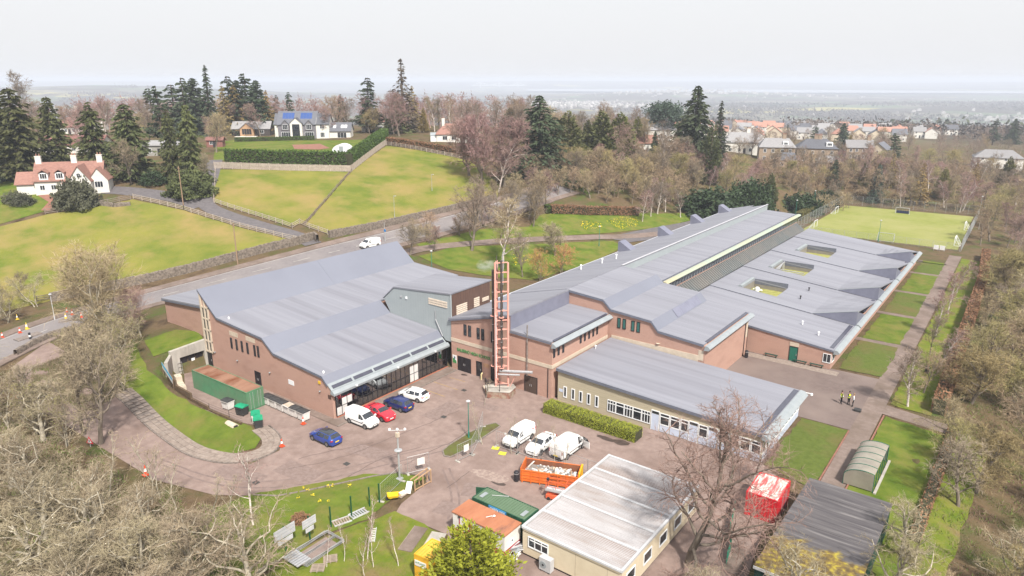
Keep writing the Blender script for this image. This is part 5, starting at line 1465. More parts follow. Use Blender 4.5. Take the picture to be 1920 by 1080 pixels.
q = lettering('RECYCLING', .16, (0, 0, 0), (R(90), 0, 0), DARKM, None, 'lettering', .008, width=1.0)
q.parent = sk; q.location = (.15, -1.215, .68)
RUB = [mat('rubble_%d' % i, c, tuple(v * .7 for v in c), scale=3, coord='O') for i, c in enumerate([(.62, .60, .58), (.36, .25, .17), (.22, .19, .17), (.5, .40, .32), (.30, .33, .36), (.7, .69, .66)])]
rbm = thing('rubble_heap', (0, 0, 0), 'heap of broken boards, plaster and bags inside the orange skip', 'rubble')
rbm.location = (29.05, 4.55, .35); rbm.rotation_euler = (0, 0, R(22))
lpart('fill', MB().add([(-2.85, -1.1, 0), (2.85, -1.1, 0), (2.85, 1.08, 0), (-2.85, 1.08, 0), (-2.4, -.7, .75), (2.2, -.8, .6), (2.0, .6, .7), (-2.2, .7, .8)], [(0, 1, 5, 4), (1, 2, 6, 5), (2, 3, 7, 6), (3, 0, 4, 7), (4, 5, 6, 7)]), RUB[2], rbm)
for i in range(150):
 x, y = rnd.uniform(-2.6, 2.6), rnd.uniform(-.95, .95)
 h = .55 + .35 * (1 - abs(x) / 2.8) * (1 - abs(y) / 1.2)
 sx_, sy_, sz_ = rnd.uniform(.12, .5), rnd.uniform(.08, .3), rnd.uniform(.04, .2)
 if i % 17 == 0: sx_, sy_ = 1.3, .14
 o = piece('debris', MB().box(-sx_ / 2, sx_ / 2, -sy_ / 2, sy_ / 2, -sz_ / 2, sz_ / 2).mesh('debris', RUB[rnd.choice([0, 0, 1, 2, 3, 4, 5, 5])]), rbm, (x, y, h))
 o.rotation_euler = (rnd.uniform(-.6, .6), rnd.uniform(-.6, .6), rnd.uniform(0, 6.3))

# scissor lift
slf = thing('scissor_lift', (31.5, 1.9, .03), 'small orange scissor lift platform between skip and cabin', 'machine', None, R(15))
ORL = mat('lift_orange', (.62, .12, .05), (.55, .10, .04), scale=2, coord='O')
lpart('chassis', MB().box(-1.0, 1.0, -.42, .42, .18, .55), ORL, slf)
for x in (-.7, .7):
 for y in (-.45, .33):
  lpart('wheel', MB().tube((x, y, .18), (x, y + .12, .18), .18, n=12), TYRE, slf)
lpart('scissor_arms', MB().beam((-.85, -.2, .6), (.85, -.2, .95), .08, .1).beam((-.85, .2, .95), (.85, .2, .6), .08, .1), ORL, slf)
lpart('platform', MB().box(-1.05, 1.05, -.42, .42, 1.0, 1.08), PALE, slf)
for x in (-1.02, 0, 1.02):
 for y in (-.4, .4):
  lpart('post', MB().tube((x, y, 1.08), (x, y, 2.1), .025), ORL, slf)
for z in (1.55, 2.1):
 lpart('guard_rail', MB().tube((-1.02, -.4, z), (1.02, -.4, z), .025).tube((-1.02, .4, z), (1.02, .4, z), .025).tube((-1.02, -.4, z), (-1.02, .4, z), .025).tube((1.02, -.4, z), (1.02, .4, z), .025), ORL, slf)
lpart('control_box', MB().box(-1.05, -.8, -.2, .1, 1.9, 2.2), DARKM, slf)
lpart('toe_board', MB().box(-1.03, 1.03, -.44, -.42, 1.08, 1.3), PALE, slf)

# scrap metal between cabin and portable cabin
sm_ = thing('scrap_pile', (33.5, -8.6, .03), 'pile of scrap metal strips between red cabin and cream cabin', 'scrap')
for i in range(26):
 x, y = 33.4 + rnd.uniform(-.5, .4), -8.5 + rnd.uniform(-1.1, 1.3)
 a = rnd.uniform(.9, 1.9); L = rnd.uniform(.5, 1.1)
 part('metal_strip', MB().beam((x - L * math.cos(a), y - L * math.sin(a), .08 + i * .03), (x + L * math.cos(a), y + L * math.sin(a), .1 + i * .03 + rnd.uniform(-.05, .15)), rnd.uniform(.06, .25), .03), rnd.choice([DUCT, PALE, GUTTER, RUB[5]]), sm_)

# ------------------------------------------------------------------ bins, cones, lamps, signs
def wheelie(loc, rz, body, lid, label, open_=False):
 t = thing('wheeled_bin', (loc[0], loc[1], .03), label, 'bin', 'waste bins by the hall', rz)
 lpart('body', MB().add([(-.58, -.42, .14), (.58, -.42, .14), (.58, .42, .14), (-.58, .42, .14), (-.66, -.5, 1.15), (.66, -.5, 1.15), (.66, .5, 1.15), (-.66, .5, 1.15)], [(0, 3, 2, 1), (4, 5, 6, 7), (0, 1, 5, 4), (1, 2, 6, 5), (2, 3, 7, 6), (3, 0, 4, 7)]), body, t)
 lpart('rim', MB().box(-.69, .69, -.53, -.47, 1.08, 1.16).box(-.69, .69, .47, .53, 1.08, 1.16).box(-.69, -.63, -.47, .47, 1.08, 1.16).box(.63, .69, -.47, .47, 1.08, 1.16), body, t)
 if open_:
  lpart('contents', MB().box(-.6, .6, -.44, .44, 1.155, 1.2), RUB[3], t)
 else:
  lpart('lid', MB().prism_x([(-.54, 1.165), (.54, 1.165), (.54, 1.24), (0, 1.33), (-.54, 1.24)], -.69, .69), lid, t)
 for x in (-.5, .5):
  for y in (-.35, .35):
   lpart('wheel', MB().tube((x - .03, y, .08), (x + .03, y, .08), .08, n=10), TYRE, t)
 lpart('handle', MB().tube((-.5, -.57, 1.0), (.5, -.57, 1.0), .025), DARKM, t)
 return t
BWHT = mat('bin_white', (.66, .64, .62), (.55, .52, .49), scale=2, rough=.6, coord='O')
BBLK = mat('bin_black', (.03, .03, .032), (.05, .05, .05), scale=2, rough=.6, coord='O')
BGRN = mat('bin_green', (.01, .27, .14), (.008, .22, .11), scale=2, rough=.5, coord='O')
for i, (x, txt) in enumerate(((-9.9, 'white bin with black lid touching the green container, first of the row'), (-8.4, 'white bin with black lid, second from the green container'), (-6.95, 'white bin with black lid, third from the green container'), (-5.6, 'white bin without a lid showing its load in the row'), (-4.25, 'white bin with black lid just right of the open bin'), (-2.75, 'white bin with black lid nearest the hall corner beside a cone'))):
 wheelie((x, -2.45), rnd.uniform(-.05, .05), BWHT, BBLK, txt, i == 3)
wheelie((-12.9, -6.3), .1, BWHT, BBLK, 'lone white bin with black lid before the container doors')
wheelie((-10.0, -6.2), .2, BBLK, BGRN, 'black bin with green lid standing apart by the container')
wheelie((-6.9, -6.3), -.55, BWHT, BGRN, 'white bin with green lid beside a black one at the lawn edge')
wheelie((-5.5, -6.9), -.55, BBLK, BGRN, 'black bin with green lid at the lawn edge')
tk = thing('concrete_trough', (-8.4, -8.7, .05), 'pale half round trough lying at the lawn edge by the bins', 'trough')
part('shell', MB().prism_x([(-8.7 + .45 * math.cos(a), .03 + .45 * math.sin(a)) for a in [math.pi * k / 8 for k in range(9)]], -9.2, -7.5), BAND, tk)
part('dark_end', MB().box(-7.49, -7.45, -8.95, -8.45, .05, .35), DARKM, tk)

CO = mat('cone_orange', (.62, .075, .025), (.55, .06, .02), scale=3, rough=.5, coord='O')
CB = mat('cone_white', (.7, .7, .7), (.6, .6, .6), scale=3, rough=.4, coord='O')
CYE = mat('cone_yellow', (.62, .45, .05), (.55, .4, .05), scale=3, rough=.5, coord='O')
def cone(p, label, h=.75, m=None):
 t = thing('traffic_cone', p, label, 'cone', 'traffic cones')
 k = h / .75
 lpart('base', MB().box(-.2 * k, .2 * k, -.2 * k, .2 * k, 0, .05 * k), m or CO, t)
 lpart('lower_cone', MB().lathe([(.15 * k, .051 * k), (.105 * k, .3 * k)], 12), m or CO, t)
 lpart('sleeve', MB().lathe([(.107 * k, .301 * k), (.065 * k, .52 * k)], 12), CB, t)
 lpart('tip', MB().lathe([(.064 * k, .521 * k), (.025 * k, .75 * k)], 12), m or CO, t)
for px_, py_, txt, h, m_ in [(529, 838, 'orange cone on the tarmac beside the blue hatchback', .95, None), (569, 796, 'orange cone beside the last white bin', .95, None), (274, 892, 'tall red cone at the drive edge among bare saplings', 1.15, None),
  (126, 587, 'red and white cone on the road, leftmost of the cluster before the wall', .9, None), (136, 591, 'red and white cone on the road, middle of the cluster before the wall', .9, None), (153, 596, 'red and white cone on the road, rightmost of the cluster', .9, None),
  (124, 599, 'white and yellow road bollard beside the cone cluster', 1.0, CYE), (51, 618, 'yellow topped bollard on the road island', 1.1, CYE), (38, 625, 'red and white cone left of the yellow bollard', .9, None), (5, 634, 'red and white cone at the left edge of the picture', .9, None), (33, 600, 'yellow marker by the wall at the far left of the road', .9, CYE)]:
 p = at(px_, py_)
 cone((p[0], p[1], p[2] + .09), txt, h, m_)

def post_lamp(px_, py_, h, label, m, head='globe', p=None, arm=0, r=.06):
 p = p or at(px_, py_)
 t = thing('lamp_post', p, label, 'lamp post', 'lamp posts')
 lpart('pole', MB().tube((0, 0, 0), (0, 0, h), r, r * .7, 8), m, t)
 lpart('base', MB().tube((0, 0, 0), (0, 0, .9), r * 1.5, n=8), m, t)
 if head == 'globe':
  lpart('lamp_head', MB().lathe([(.06, 0), (.24, .1), (.26, .18), (.06, .3)], 12, (0, 0, h)), PALE, t)
 elif head == 'street':
  lpart('lamp_head', MB().beam((-.1, 0, h), (.7, 0, h + .12), .22, .12), PALE, t)
 return t
GRN = mat('lamp_green', (.03, .2, .16), (.025, .17, .13), scale=2, rough=.5, coord='O')
STEEL = mat('lamp_steel', (.42, .43, .44), (.36, .37, .38), scale=2, rough=.45, metal=.3, coord='O')
WOODP = mat('pole_wood', (.30, .20, .13), (.22, .15, .10), scale=2, stretch=(2, 2, .3), coord='O')
post_lamp(879, 822, 4.6, 'green lamp post with pale head in the car park', GRN)
post_lamp(810, 515, 4.5, 'green lamp post on the lawn behind the plant room', GRN)
post_lamp(1123, 462, 4.5, 'green lamp post on the lawn beside the school path', GRN)
post_lamp(0, 0, 6.5, 'tall green lamp post behind the end of the long block', GRN, p=(8.8, 161.7, gz(8.8, 161.7)), head='globe')
post_lamp(0, 0, 6.5, 'green lamp post at the back left corner of the pitch', GRN, p=(8.1, 184, gz(8.1, 184)), head='globe')
post_lamp(0, 0, 5.5, 'green lamp post at the near side of the pitch', GRN, p=(33.4, 148.5, 0), head='globe')
post_lamp(0, 0, 6.0, 'lamp post at the far right corner of the pitch', STEEL, p=(50.8, 206, gz(50.8, 206)), head='globe')
post_lamp(103, 600, 4.2, 'pale post with white box head by the road wall', PALE, 'globe')
post_lamp(722, 452, 4.0, 'grey road sign pole beside the main road', STEEL, None)
p = at(722, 452)
rs = thing('road_sign', p, 'round blue road sign by the main road crossing', 'sign')
lpart('post', MB().tube((.15, 0, 0), (.15, 0, 2.6), .04), STEEL, rs)
lpart('disc', MB().tube((.15, -.06, 2.3), (.15, -.03, 2.3), .3, n=16), mat('sign_blue3', (.02, .2, .5), scale=2), rs)
for px_, py_, h, txt in ((740, 408, 5.0, 'slim grey lamp post standing in the sloping field'), (810, 358, 4.2, 'slim grey post in the middle of the sloping field'), (932, 340, 4.5, 'slim grey post at the right edge of the sloping field'), (1835, 430, 6, 'grey lamp post among trees right of the pitch')):
 post_lamp(px_, py_, h, txt, STEEL, 'street', r=.05)
for px_, py_, h, txt in ((446, 497, 8.0, 'yellowish pole standing against the stone road wall'), (344, 386, 9.0, 'brown telegraph pole beside the lane and green bush')):
 p = at(px_, py_)
 t = thing('telegraph_pole', p, txt, 'pole')
 lpart('pole', MB().tube((0, 0, 0), (0, 0, h), .13, .09, 8), WOODP, t)
 lpart('cross_arm', MB().box(-.5, .5, -.05, .05, h - .5, h - .38), WOODP, t)
# camera mast in the car park
cm = thing('camera_mast', (16.3, -4.8, .03), 'grey camera mast with three lamps at the lawn corner', 'mast')
lpart('pole', MB().tube((0, 0, 0), (0, 0, 5.4), .11, .085, 10), STEEL, cm)
lpart('base_plate', MB().box(-.3, .3, -.3, .3, 0, .05), STEEL, cm)
lpart('collar', MB().lathe([(.12, 3.2), (.4, 3.28), (.42, 3.34), (.12, 3.4)], 10), STEEL, cm)
lpart('cross_bar', MB().tube((-.6, -.5, 5.6), (.6, .5, 5.6), .035), PALE, cm)
lpart('cabinet', MB().box(-.16, .16, -.16, .16, 4.85, 5.35), BAND, cm)
for s in (-1, 0, 1):
 lpart('lamp', MB().lathe([(.05, 0), (.15, .06), (.12, .2), (.03, .26)], 10, (.6 * s, .5 * s, 5.6)), CB, cm)

# posts and boards on the front lawn
GP = mat('post_green', (.008, .075, .03), (.007, .06, .025), scale=2, rough=.5, coord='O')
posts = [(17.2, -14.5, 'leftmost of four bare green posts on the front lawn'), (17.4, -12.2, 'second bare green post from the left on the front lawn'), (17.6, -10.1, 'third bare green post from the left on the front lawn'), (17.9, -9.1, 'rightmost bare green post by the site fence')]
for x, y, txt in posts:
 t = thing('fence_post', (x, y, .04), txt, 'post', 'green posts on the lawn')
 lpart('shaft', MB().box(-.05, .05, -.05, .05, 0, 2.1), GP, t)
 lpart('cap', MB().box(-.06, .06, -.06, .06, 2.1, 2.14), GP, t)
for (x, y, a, txt, bw_, bh) in ((17.3, -16.9, R(92), 'white notice boards on a green post, right one of two', 1.5, .8), (16.9, -19.2, R(92), 'white notice board on a green post, left one half behind twigs', 2.2, 1.0)):
 t = thing('notice_board', (x, y, .04), txt, 'sign', 'notice boards on the lawn', a)
 lpart('post', MB().box(-.05, .05, .03, .13, 0, 2.5), GP, t)
 lpart('board', MB().box(-bw_ / 2, bw_ / 2, -.03, .02, 1.5, 1.5 + bh), PALE, t)
 lpart('lower_board', MB().box(-bw_ / 2 + .3, bw_ / 2 - .3, -.03, .02, .95, 1.38), PALE, t)
 for k in range(3):
  lpart('print_line', MB().box(-bw_ / 2 + .1, bw_ / 2 - .1, -.036, -.031, 1.6 + k * bh / 3, 1.63 + k * bh / 3), GUTTER, t)

# temporary mesh fencing
MESH = mat('fence_wire', (.42, .42, .42), (.36, .36, .36), scale=3, rough=.4, metal=.5, coord='O')
def heras(a, c, label, h=2.0, tilt=0.0, sign=False):
 L = math.dist(a, c); rz = math.atan2(c[1] - a[1], c[0] - a[0])
 t = thing('mesh_barrier', (a[0], a[1], .04), label, 'fence', 'temporary mesh fence panels', rz)
 lpart('frame', MB().tube((0, 0, .1), (0, 0, h), .022).tube((L, 0, .1), (L, 0, h), .022).tube((0, 0, h), (L, 0, h), .022).tube((0, 0, .15), (L, 0, .15), .022), MESH, t)
 w = MB()
 for k in range(1, int(L / .3)):
  w.tube((k * .3, 0, .15), (k * .3, 0, h), .0055, n=3)
 for k in range(1, 9):
  w.tube((0, 0, .15 + k * .2), (L, 0, .15 + k * .2), .0045, n=3)
 lpart('wire_mesh', w, MESH, t)
 for x in (0.0, L):
  lpart('foot', MB().box(x - .12, x + .12, -.35, .35, -.04, .09), CONC, t)
 if sign:
  lpart('sign', MB().box(L * .45, L * .8, -.03, -.01, .8, 1.6), BWHT, t)
heras((16.4, -3.7), (17.5, -1.6), 'mesh fence panel with white sign beside the camera mast', sign=True)
heras((16.9, -5.0), (17.9, -8.9), 'mesh fence panel running from mast to rightmost green post')
heras((18.9, 1.4), (19.2, 3.4), 'open mesh gate with white sign at the island', sign=True)
heras((19.2, 3.5), (17.9, 6.2), 'mesh fence panel along the island, nearer one')
heras((17.8, 6.3), (16.0, 9.3), 'mesh fence panel along the island, farther one')
for i in range(6):
 x0 = 20.2 + i * 2.9
 heras((x0, 6.55 + i * .2), (x0 + 2.85, 6.75 + i * .2), 'mesh fence panel between white vehicles and skip, %s from the left' % ('first', 'second', 'third', 'fourth', 'fifth', 'sixth')[i])
for i, (px_, py_, txt) in enumerate(((868, 843, 'yellow mat on the ground nearer the island'), (907, 851, 'yellow mat on the ground beside the left white van'))):
 x, y = at0(929 if i == 0 else 942, 841 if i == 0 else 851)
 t = thing('yellow_mat', (x, y, .035), txt, 'mat', 'yellow mats', R(20))
 lpart('sheet', MB().box(-.4, .4, -.28, .28, 0, .05), mat('mat_yellow', (.55, .55, .05), (.5, .48, .04), scale=3, coord='O'), t)
 lpart('edge', MB().box(-.42, .42, -.3, -.28, 0, .06).box(-.42, .42, .28, .3, 0, .06), mat('mat_yellow', (.5, .5, .05)), t)
# stacked panels, pallets, boards and tools on the rough lawn
st_ = thing('panel_stack', (18.9, -17.4, .05), 'stack of galvanised mesh panels lying on the front lawn', 'fence panels', None, R(90))
for k in range(7):
 a = rnd.uniform(-.06, .06)
 o = link('mesh_panel', MB().tube((-2.1, -1.15, 0), (2.1, -1.15, 0), .025).tube((-2.1, 1.15, 0), (2.1, 1.15, 0), .025).tube((-2.1, -1.15, 0), (-2.1, 1.15, 0), .025).tube((2.1, -1.15, 0), (2.1, 1.15, 0), .025).tube((-2.1, 0, 0), (2.1, 0, 0), .015).mesh('mesh_panel', MESH), st_)
 o.location = (rnd.uniform(-.15, .15), rnd.uniform(-.15, .15), .05 + k * .055); o.rotation_euler = (0, 0, a)
lpart('sheet_board', MB().box(-1.2, 1.6, -.8, .8, .02, .05), mat('board_brown', (.22, .17, .15), scale=2, coord='O'), st_)
for k in range(7):
 lpart('steel_plank', MB().box(-2.9, -1.5, -1.1 + k * .3, -.86 + k * .3, .46, .5), DUCT, st_)
WOOD = mat('raw_wood', (.42, .27, .16), (.34, .215, .13), scale=2, stretch=(.5, 4, 1), rough=.85, coord='O')
WOODG = mat('grey_wood', (.30, .24, .19), (.24, .19, .15), scale=2, stretch=(.5, 4, 1), rough=.85, coord='O')
def pallet(x, y, rz, label, z=.05):
 t = thing('pallet', (x, y, z), label, 'pallet', 'wooden pallets', rz)
 for k in range(6):
  lpart('deck_board', MB().box(-.6, .6, -.5 + k * .18, -.39 + k * .18, .10, .125), WOODG, t)
 for k in (-.5, 0, .5):
  lpart('bearer', MB().box(k - .05, k + .05, -.5, .5, 0, .1), WOODG, t)
pallet(20.9, -17.6, .9, 'wooden pallet lying on the grass, upper one of two')
pallet(21.0, -19.0, .7, 'wooden pallet lying on the grass, lower one of two')
for x, y, L, w_, rz, m_, txt in ((17.7, -11.6, 1.8, .8, R(80), DUCT, 'grey slatted frame lying beside the lawn posts'), (17.4, -13.4, 1.7, .8, R(70), WOODG, 'brown board in pale frame lying on the lawn')):
 t = thing('slatted_frame', (x, y, .06), txt, 'frame', None, rz)
 for k in range(7):
  lpart('slat', MB().box(-L / 2 + k * L / 7, -L / 2 + k * L / 7 + .15, -w_ / 2, w_ / 2, .06, .1), m_, t)
 lpart('side_rail', MB().box(-L / 2, L / 2, -w_ / 2 - .06, -w_ / 2, 0, .13).box(-L / 2, L / 2, w_ / 2, w_ / 2 + .06, 0, .13), PALE, t)
t = thing('ladder', (21.3, -13.0, .06), 'short pale ladder lying on the rough grass', 'ladder', None, math.atan2(1.5, -1.4))
lpart('stile', MB().box(-1.05, 1.05, -.22, -.16, 0, .08), PALE, t)
lpart('stile', MB().box(-1.05, 1.05, .16, .22, 0, .08), PALE, t)
for k in range(8):
 lpart('rung', MB().box(-.95 + k * .26, -.88 + k * .26, -.16, .16, .02, .06), BWHT, t)
t = thing('wheelbarrow', (18.6, -7.9, .04), 'yellow wheelbarrow tipped by the end of the fence', 'wheelbarrow', None, R(50))
lpart('tray', MB().add([(-.45, -.3, .35), (.45, -.3, .35), (.45, .3, .35), (-.45, .3, .35), (-.6, -.4, .65), (.55, -.4, .6), (.55, .4, .6), (-.6, .4, .65)], [(0, 3, 2, 1), (0, 1, 5, 4), (1, 2, 6, 5), (2, 3, 7, 6), (3, 0, 4, 7)]), mat('barrow_yellow', (.68, .46, .02), scale=3, coord='O'), t)
lpart('handle', MB().tube((-.3, -.28, .3), (1.1, -.32, .75), .022), mat('barrow_yellow', (.68, .46, .02)), t)
lpart('handle', MB().tube((-.3, .28, .3), (1.1, .32, .75), .022), mat('barrow_yellow', (.68, .46, .02)), t)
lpart('wheel', MB().tube((-.6, -.05, .19), (-.6, .05, .19), .19, n=14), TYRE, t)
t = thing('timber_stack', (19.3, -4.4, .04), 'raw timber frames and boards leaning at the lawn corner', 'timber', None, R(86))
for k in range(3):
 x = -1.2 + k * 1.1
 lpart('upright', MB().box(x, x + .09, -.1, 0, 0, 1.2 + .15 * k), WOOD, t)
 lpart('upright', MB().box(x, x + .09, .5, .6, 0, 1.1 + .15 * k), WOOD, t)
lpart('top_rail', MB().beam((-1.2, -.05, 1.2), (1.15, -.05, 1.5), .08, .09).beam((-1.2, .55, 1.1), (1.15, .55, 1.4), .08, .09), WOOD, t)
lpart('bottom_rail', MB().box(-1.2, 1.1, -.08, -.02, .1, .2), WOOD, t)
lpart('white_board', MB().beam((-2.0, .1, .1), (-1.3, .5, 1.0), .6, .04), BWHT, t)
lpart('loose_board', MB().beam((-3.0, .2, .08), (-1.6, .4, .12), .5, .05), WOODG, t)
lpart('white_box', MB().box(-2.7, -2.0, .2, .7, .12, .3), CB, t)
# concrete slabs in the rough grass
for x, y, w_, L, a, txt in ((24.6, -11.2, 1.3, 3.6, R(20), 'pale concrete slab sunk in the rough grass, left one'), (26.5, -10.6, 1.4, 3.2, R(22), 'grey concrete slab sunk in the rough grass, right one'), (49.2, 3.4, 1.3, 3.6, 0, 'narrow concrete slab left of the mossy shed')):
 if txt:
  t = thing('concrete_slab', (x, y, .05), txt, 'slab', None, a)
  lpart('slab', MB().box(-w_ / 2, w_ / 2, -L / 2, L / 2, 0, .05), A_PATH if 'left' in txt else CONC, t)
  lpart('edge_board', MB().box(-w_ / 2 - .04, -w_ / 2, -L / 2, L / 2, -.02, .06), WOODG, t)
# banner and concrete blocks by the covered way
t = thing('banner', (-24.5, -8.1, gz(-24.5, -8.3)), 'blue and white banner on the bank above the bin yard', 'banner')
bx0, by0, bx1, by1 = -26.3, -7.5, -22.2, -8.35
bz = gz(-25.5, -8.6) + .1
part('cloth', MB().add([(bx0, by0, bz + .1), (bx1, by1, bz - .9), (bx1, by1, bz + .0), (bx0, by0, bz + 1.0), (bx0, by0 + .03, bz + .1), (bx1, by1 + .03, bz - .9), (bx1, by1 + .03, bz + 0), (bx0, by0 + .03, bz + 1)], [(0, 1, 2, 3), (7, 6, 5, 4)]), CB, t)
part('blue_print', MB().add([(bx0, by0 - .012, bz + .55), (bx1, by1 - .012, bz - .45), (bx1, by1 - .012, bz - .02), (bx0, by0 - .012, bz + .98)], [(0, 1, 2, 3)]), mat('banner_blue', (.05, .36, .62), (.12, .45, .66), scale=1.5), t)
for x, y in ((bx0, by0), (bx1, by1)):
 part('stake', MB().tube((x, y + .05, 0), (x, y + .05, bz + .6), .03), WOODP, t)
for i, (x, y, z) in enumerate(((-25.2, -6.2, 0), (-23.9, -6.6, 0), (-22.6, -7.0, 0), (-24.4, -6.5, .8))):
 t = thing('concrete_block', (x, y, z + .02), ['pale concrete block at the covered way, farthest left', 'pale concrete block in the middle of the low row', 'pale concrete block nearest the green container', 'pale concrete block stacked on top of the row'][i], 'block', 'concrete blocks', -.28)
 lpart('block', MB().box(-.6, .6, -.4, .4, 0, .8), BAND, t)
 lpart('lifting_eye', MB().tube((-.1, 0, .8), (.1, 0, .8), .03), DARKM, t)

# cycle shelter
cs = thing('cycle_shelter', (54.9, 27, 0), 'arched clear cycle shelter with green frame beside the path', 'shelter')
PERSP = mat('cloudy_plastic', (.27, .25, .205), (.20, .18, .15), scale=.8, rough=.35, c3=(.26, .23, .19), scale3=.5)
arc = [(53.5, .15), (53.5, 1.15)] + [(53.5 + 1.9 * (1 - math.cos(a)), 1.15 + .95 * math.sin(a)) for a in [R(q) for q in range(10, 121, 12)]]
for k in range(5):
 y0, y1 = 22.1 + k * 1.5, 22.1 + (k + 1) * 1.5 - .05
 mbq = MB()
 for (xa, za), (xb, zb) in zip(arc, arc[1:]):
  mbq.quad((xa, y0, za), (xb, y0, zb), (xb, y1, zb), (xa, y1, za))
  mbq.quad((xa - .02, y1, za - .02), (xb - .02, y1, zb - .02), (xb - .02, y0, zb - .02), (xa - .02, y0, za - .02))
 part('roof_panel', mbq, PERSP, cs, smooth=True)
for k in range(6):
 y = 22.08 + k * 1.5
 mbq = MB()
 for (xa, za), (xb, zb) in zip(arc, arc[1:]):
  mbq.tube((xa, y, za + .02), (xb, y, zb + .02), .035, n=6)
 mbq.tube((53.5, y, 0), (53.5, y, .2), .04)
 part('hoop', mbq, GREEND, cs)
 xe = arc[-1][0]
 part('post', MB().tube((xe, y, 0), (xe, y, arc[-1][1]), .04), GREEND, cs)
for y in (22.06, 29.6):
 part('end_panel', MB().prism_y([(53.55, .15)] + [(x, z - .05) for x, z in arc[1:]][::1] + [(arc[-1][0], .15)], y - .01, y + .01), PERSP, cs)
part('bottom_rail', MB().tube((53.5, 22.1, .15), (53.5, 29.6, .15), .03), GREEND, cs)
part('kerb', MB().box(56.4, 56.65, 21.9, 29.9, 0, .14), CONC, cs)
part('cycle_rack', MB().tube((55.2, 23, .5), (55.2, 29.2, .5), .03), STEEL, cs)
for k in range(5):
 part('rack_loop', MB().tube((54.9, 22.9 + k * 1.5, 0), (54.9, 22.9 + k * 1.5, .75), .025).tube((54.9, 22.9 + k * 1.5, .75), (55.5, 22.9 + k * 1.5, .75), .025).tube((55.5, 22.9 + k * 1.5, .75), (55.5, 22.9 + k * 1.5, 0), .025), STEEL, cs)

def litter_bin(x, y, label, z=.03):
 t = thing('litter_bin', (x, y, z), label, 'bin', 'round litter bins')
 lpart('drum', MB().lathe([(.24, 0), (.27, .1), (.27, .8), (.25, .9)], 14), DARKM, t)
 lpart('hood', MB().lathe([(.27, .95), (.28, 1.05), (.2, 1.15), (.05, 1.18)], 14), DARKM, t)
 lpart('rim', MB().lathe([(.285, .86), (.285, .92)], 14), DUCT, t)
litter_bin(26.3, 2.2, 'black litter bin at the left end of the orange skip')
litter_bin(56.1, 59.8, 'black litter bin right of the long path on the lawn')
litter_bin(33.6, 50.2, 'black litter bin in the playground corner by brick wall')
t = thing('holdall', (51.0, 40.9, .05), 'black holdall lying on the tarmac by the three people', 'bag')
part('body', MB().prism_x([(40.9 - .28, .06), (40.9 + .28, .06), (40.9 + .3, .3), (40.9 + .15, .42), (40.9 - .15, .42), (40.9 - .3, .3)], 50.6, 51.4), BBLK, t)
part('handle', MB().tube((50.8, 40.9, .42), (51.2, 40.9, .5), .02), DARKM, t)

# green netting by the big tree
t = thing('green_netting', (47.4, 6.5, 0), 'green plastic barrier netting strung beside the red container', 'netting')
np_ = [(46.4, 10.3), (46.9, 8.5), (47.3, 6.6), (48.2, 4.6), (48.6, 2.4)]
NETG = mat('net_green', (.01, .26, .16), (.008, .2, .12), scale=4, rough=.6)
for (xa, ya), (xb, yb) in zip(np_, np_[1:]):
 part('post', MB().tube((xa, ya, 0), (xa, ya, 1.25), .03), WOODP, t)
 for k in range(9):
  part('net_strand', MB().beam((xa, ya, .18 + k * .14), (xb, yb, .15 + k * .14), .015, .125), NETG, t)

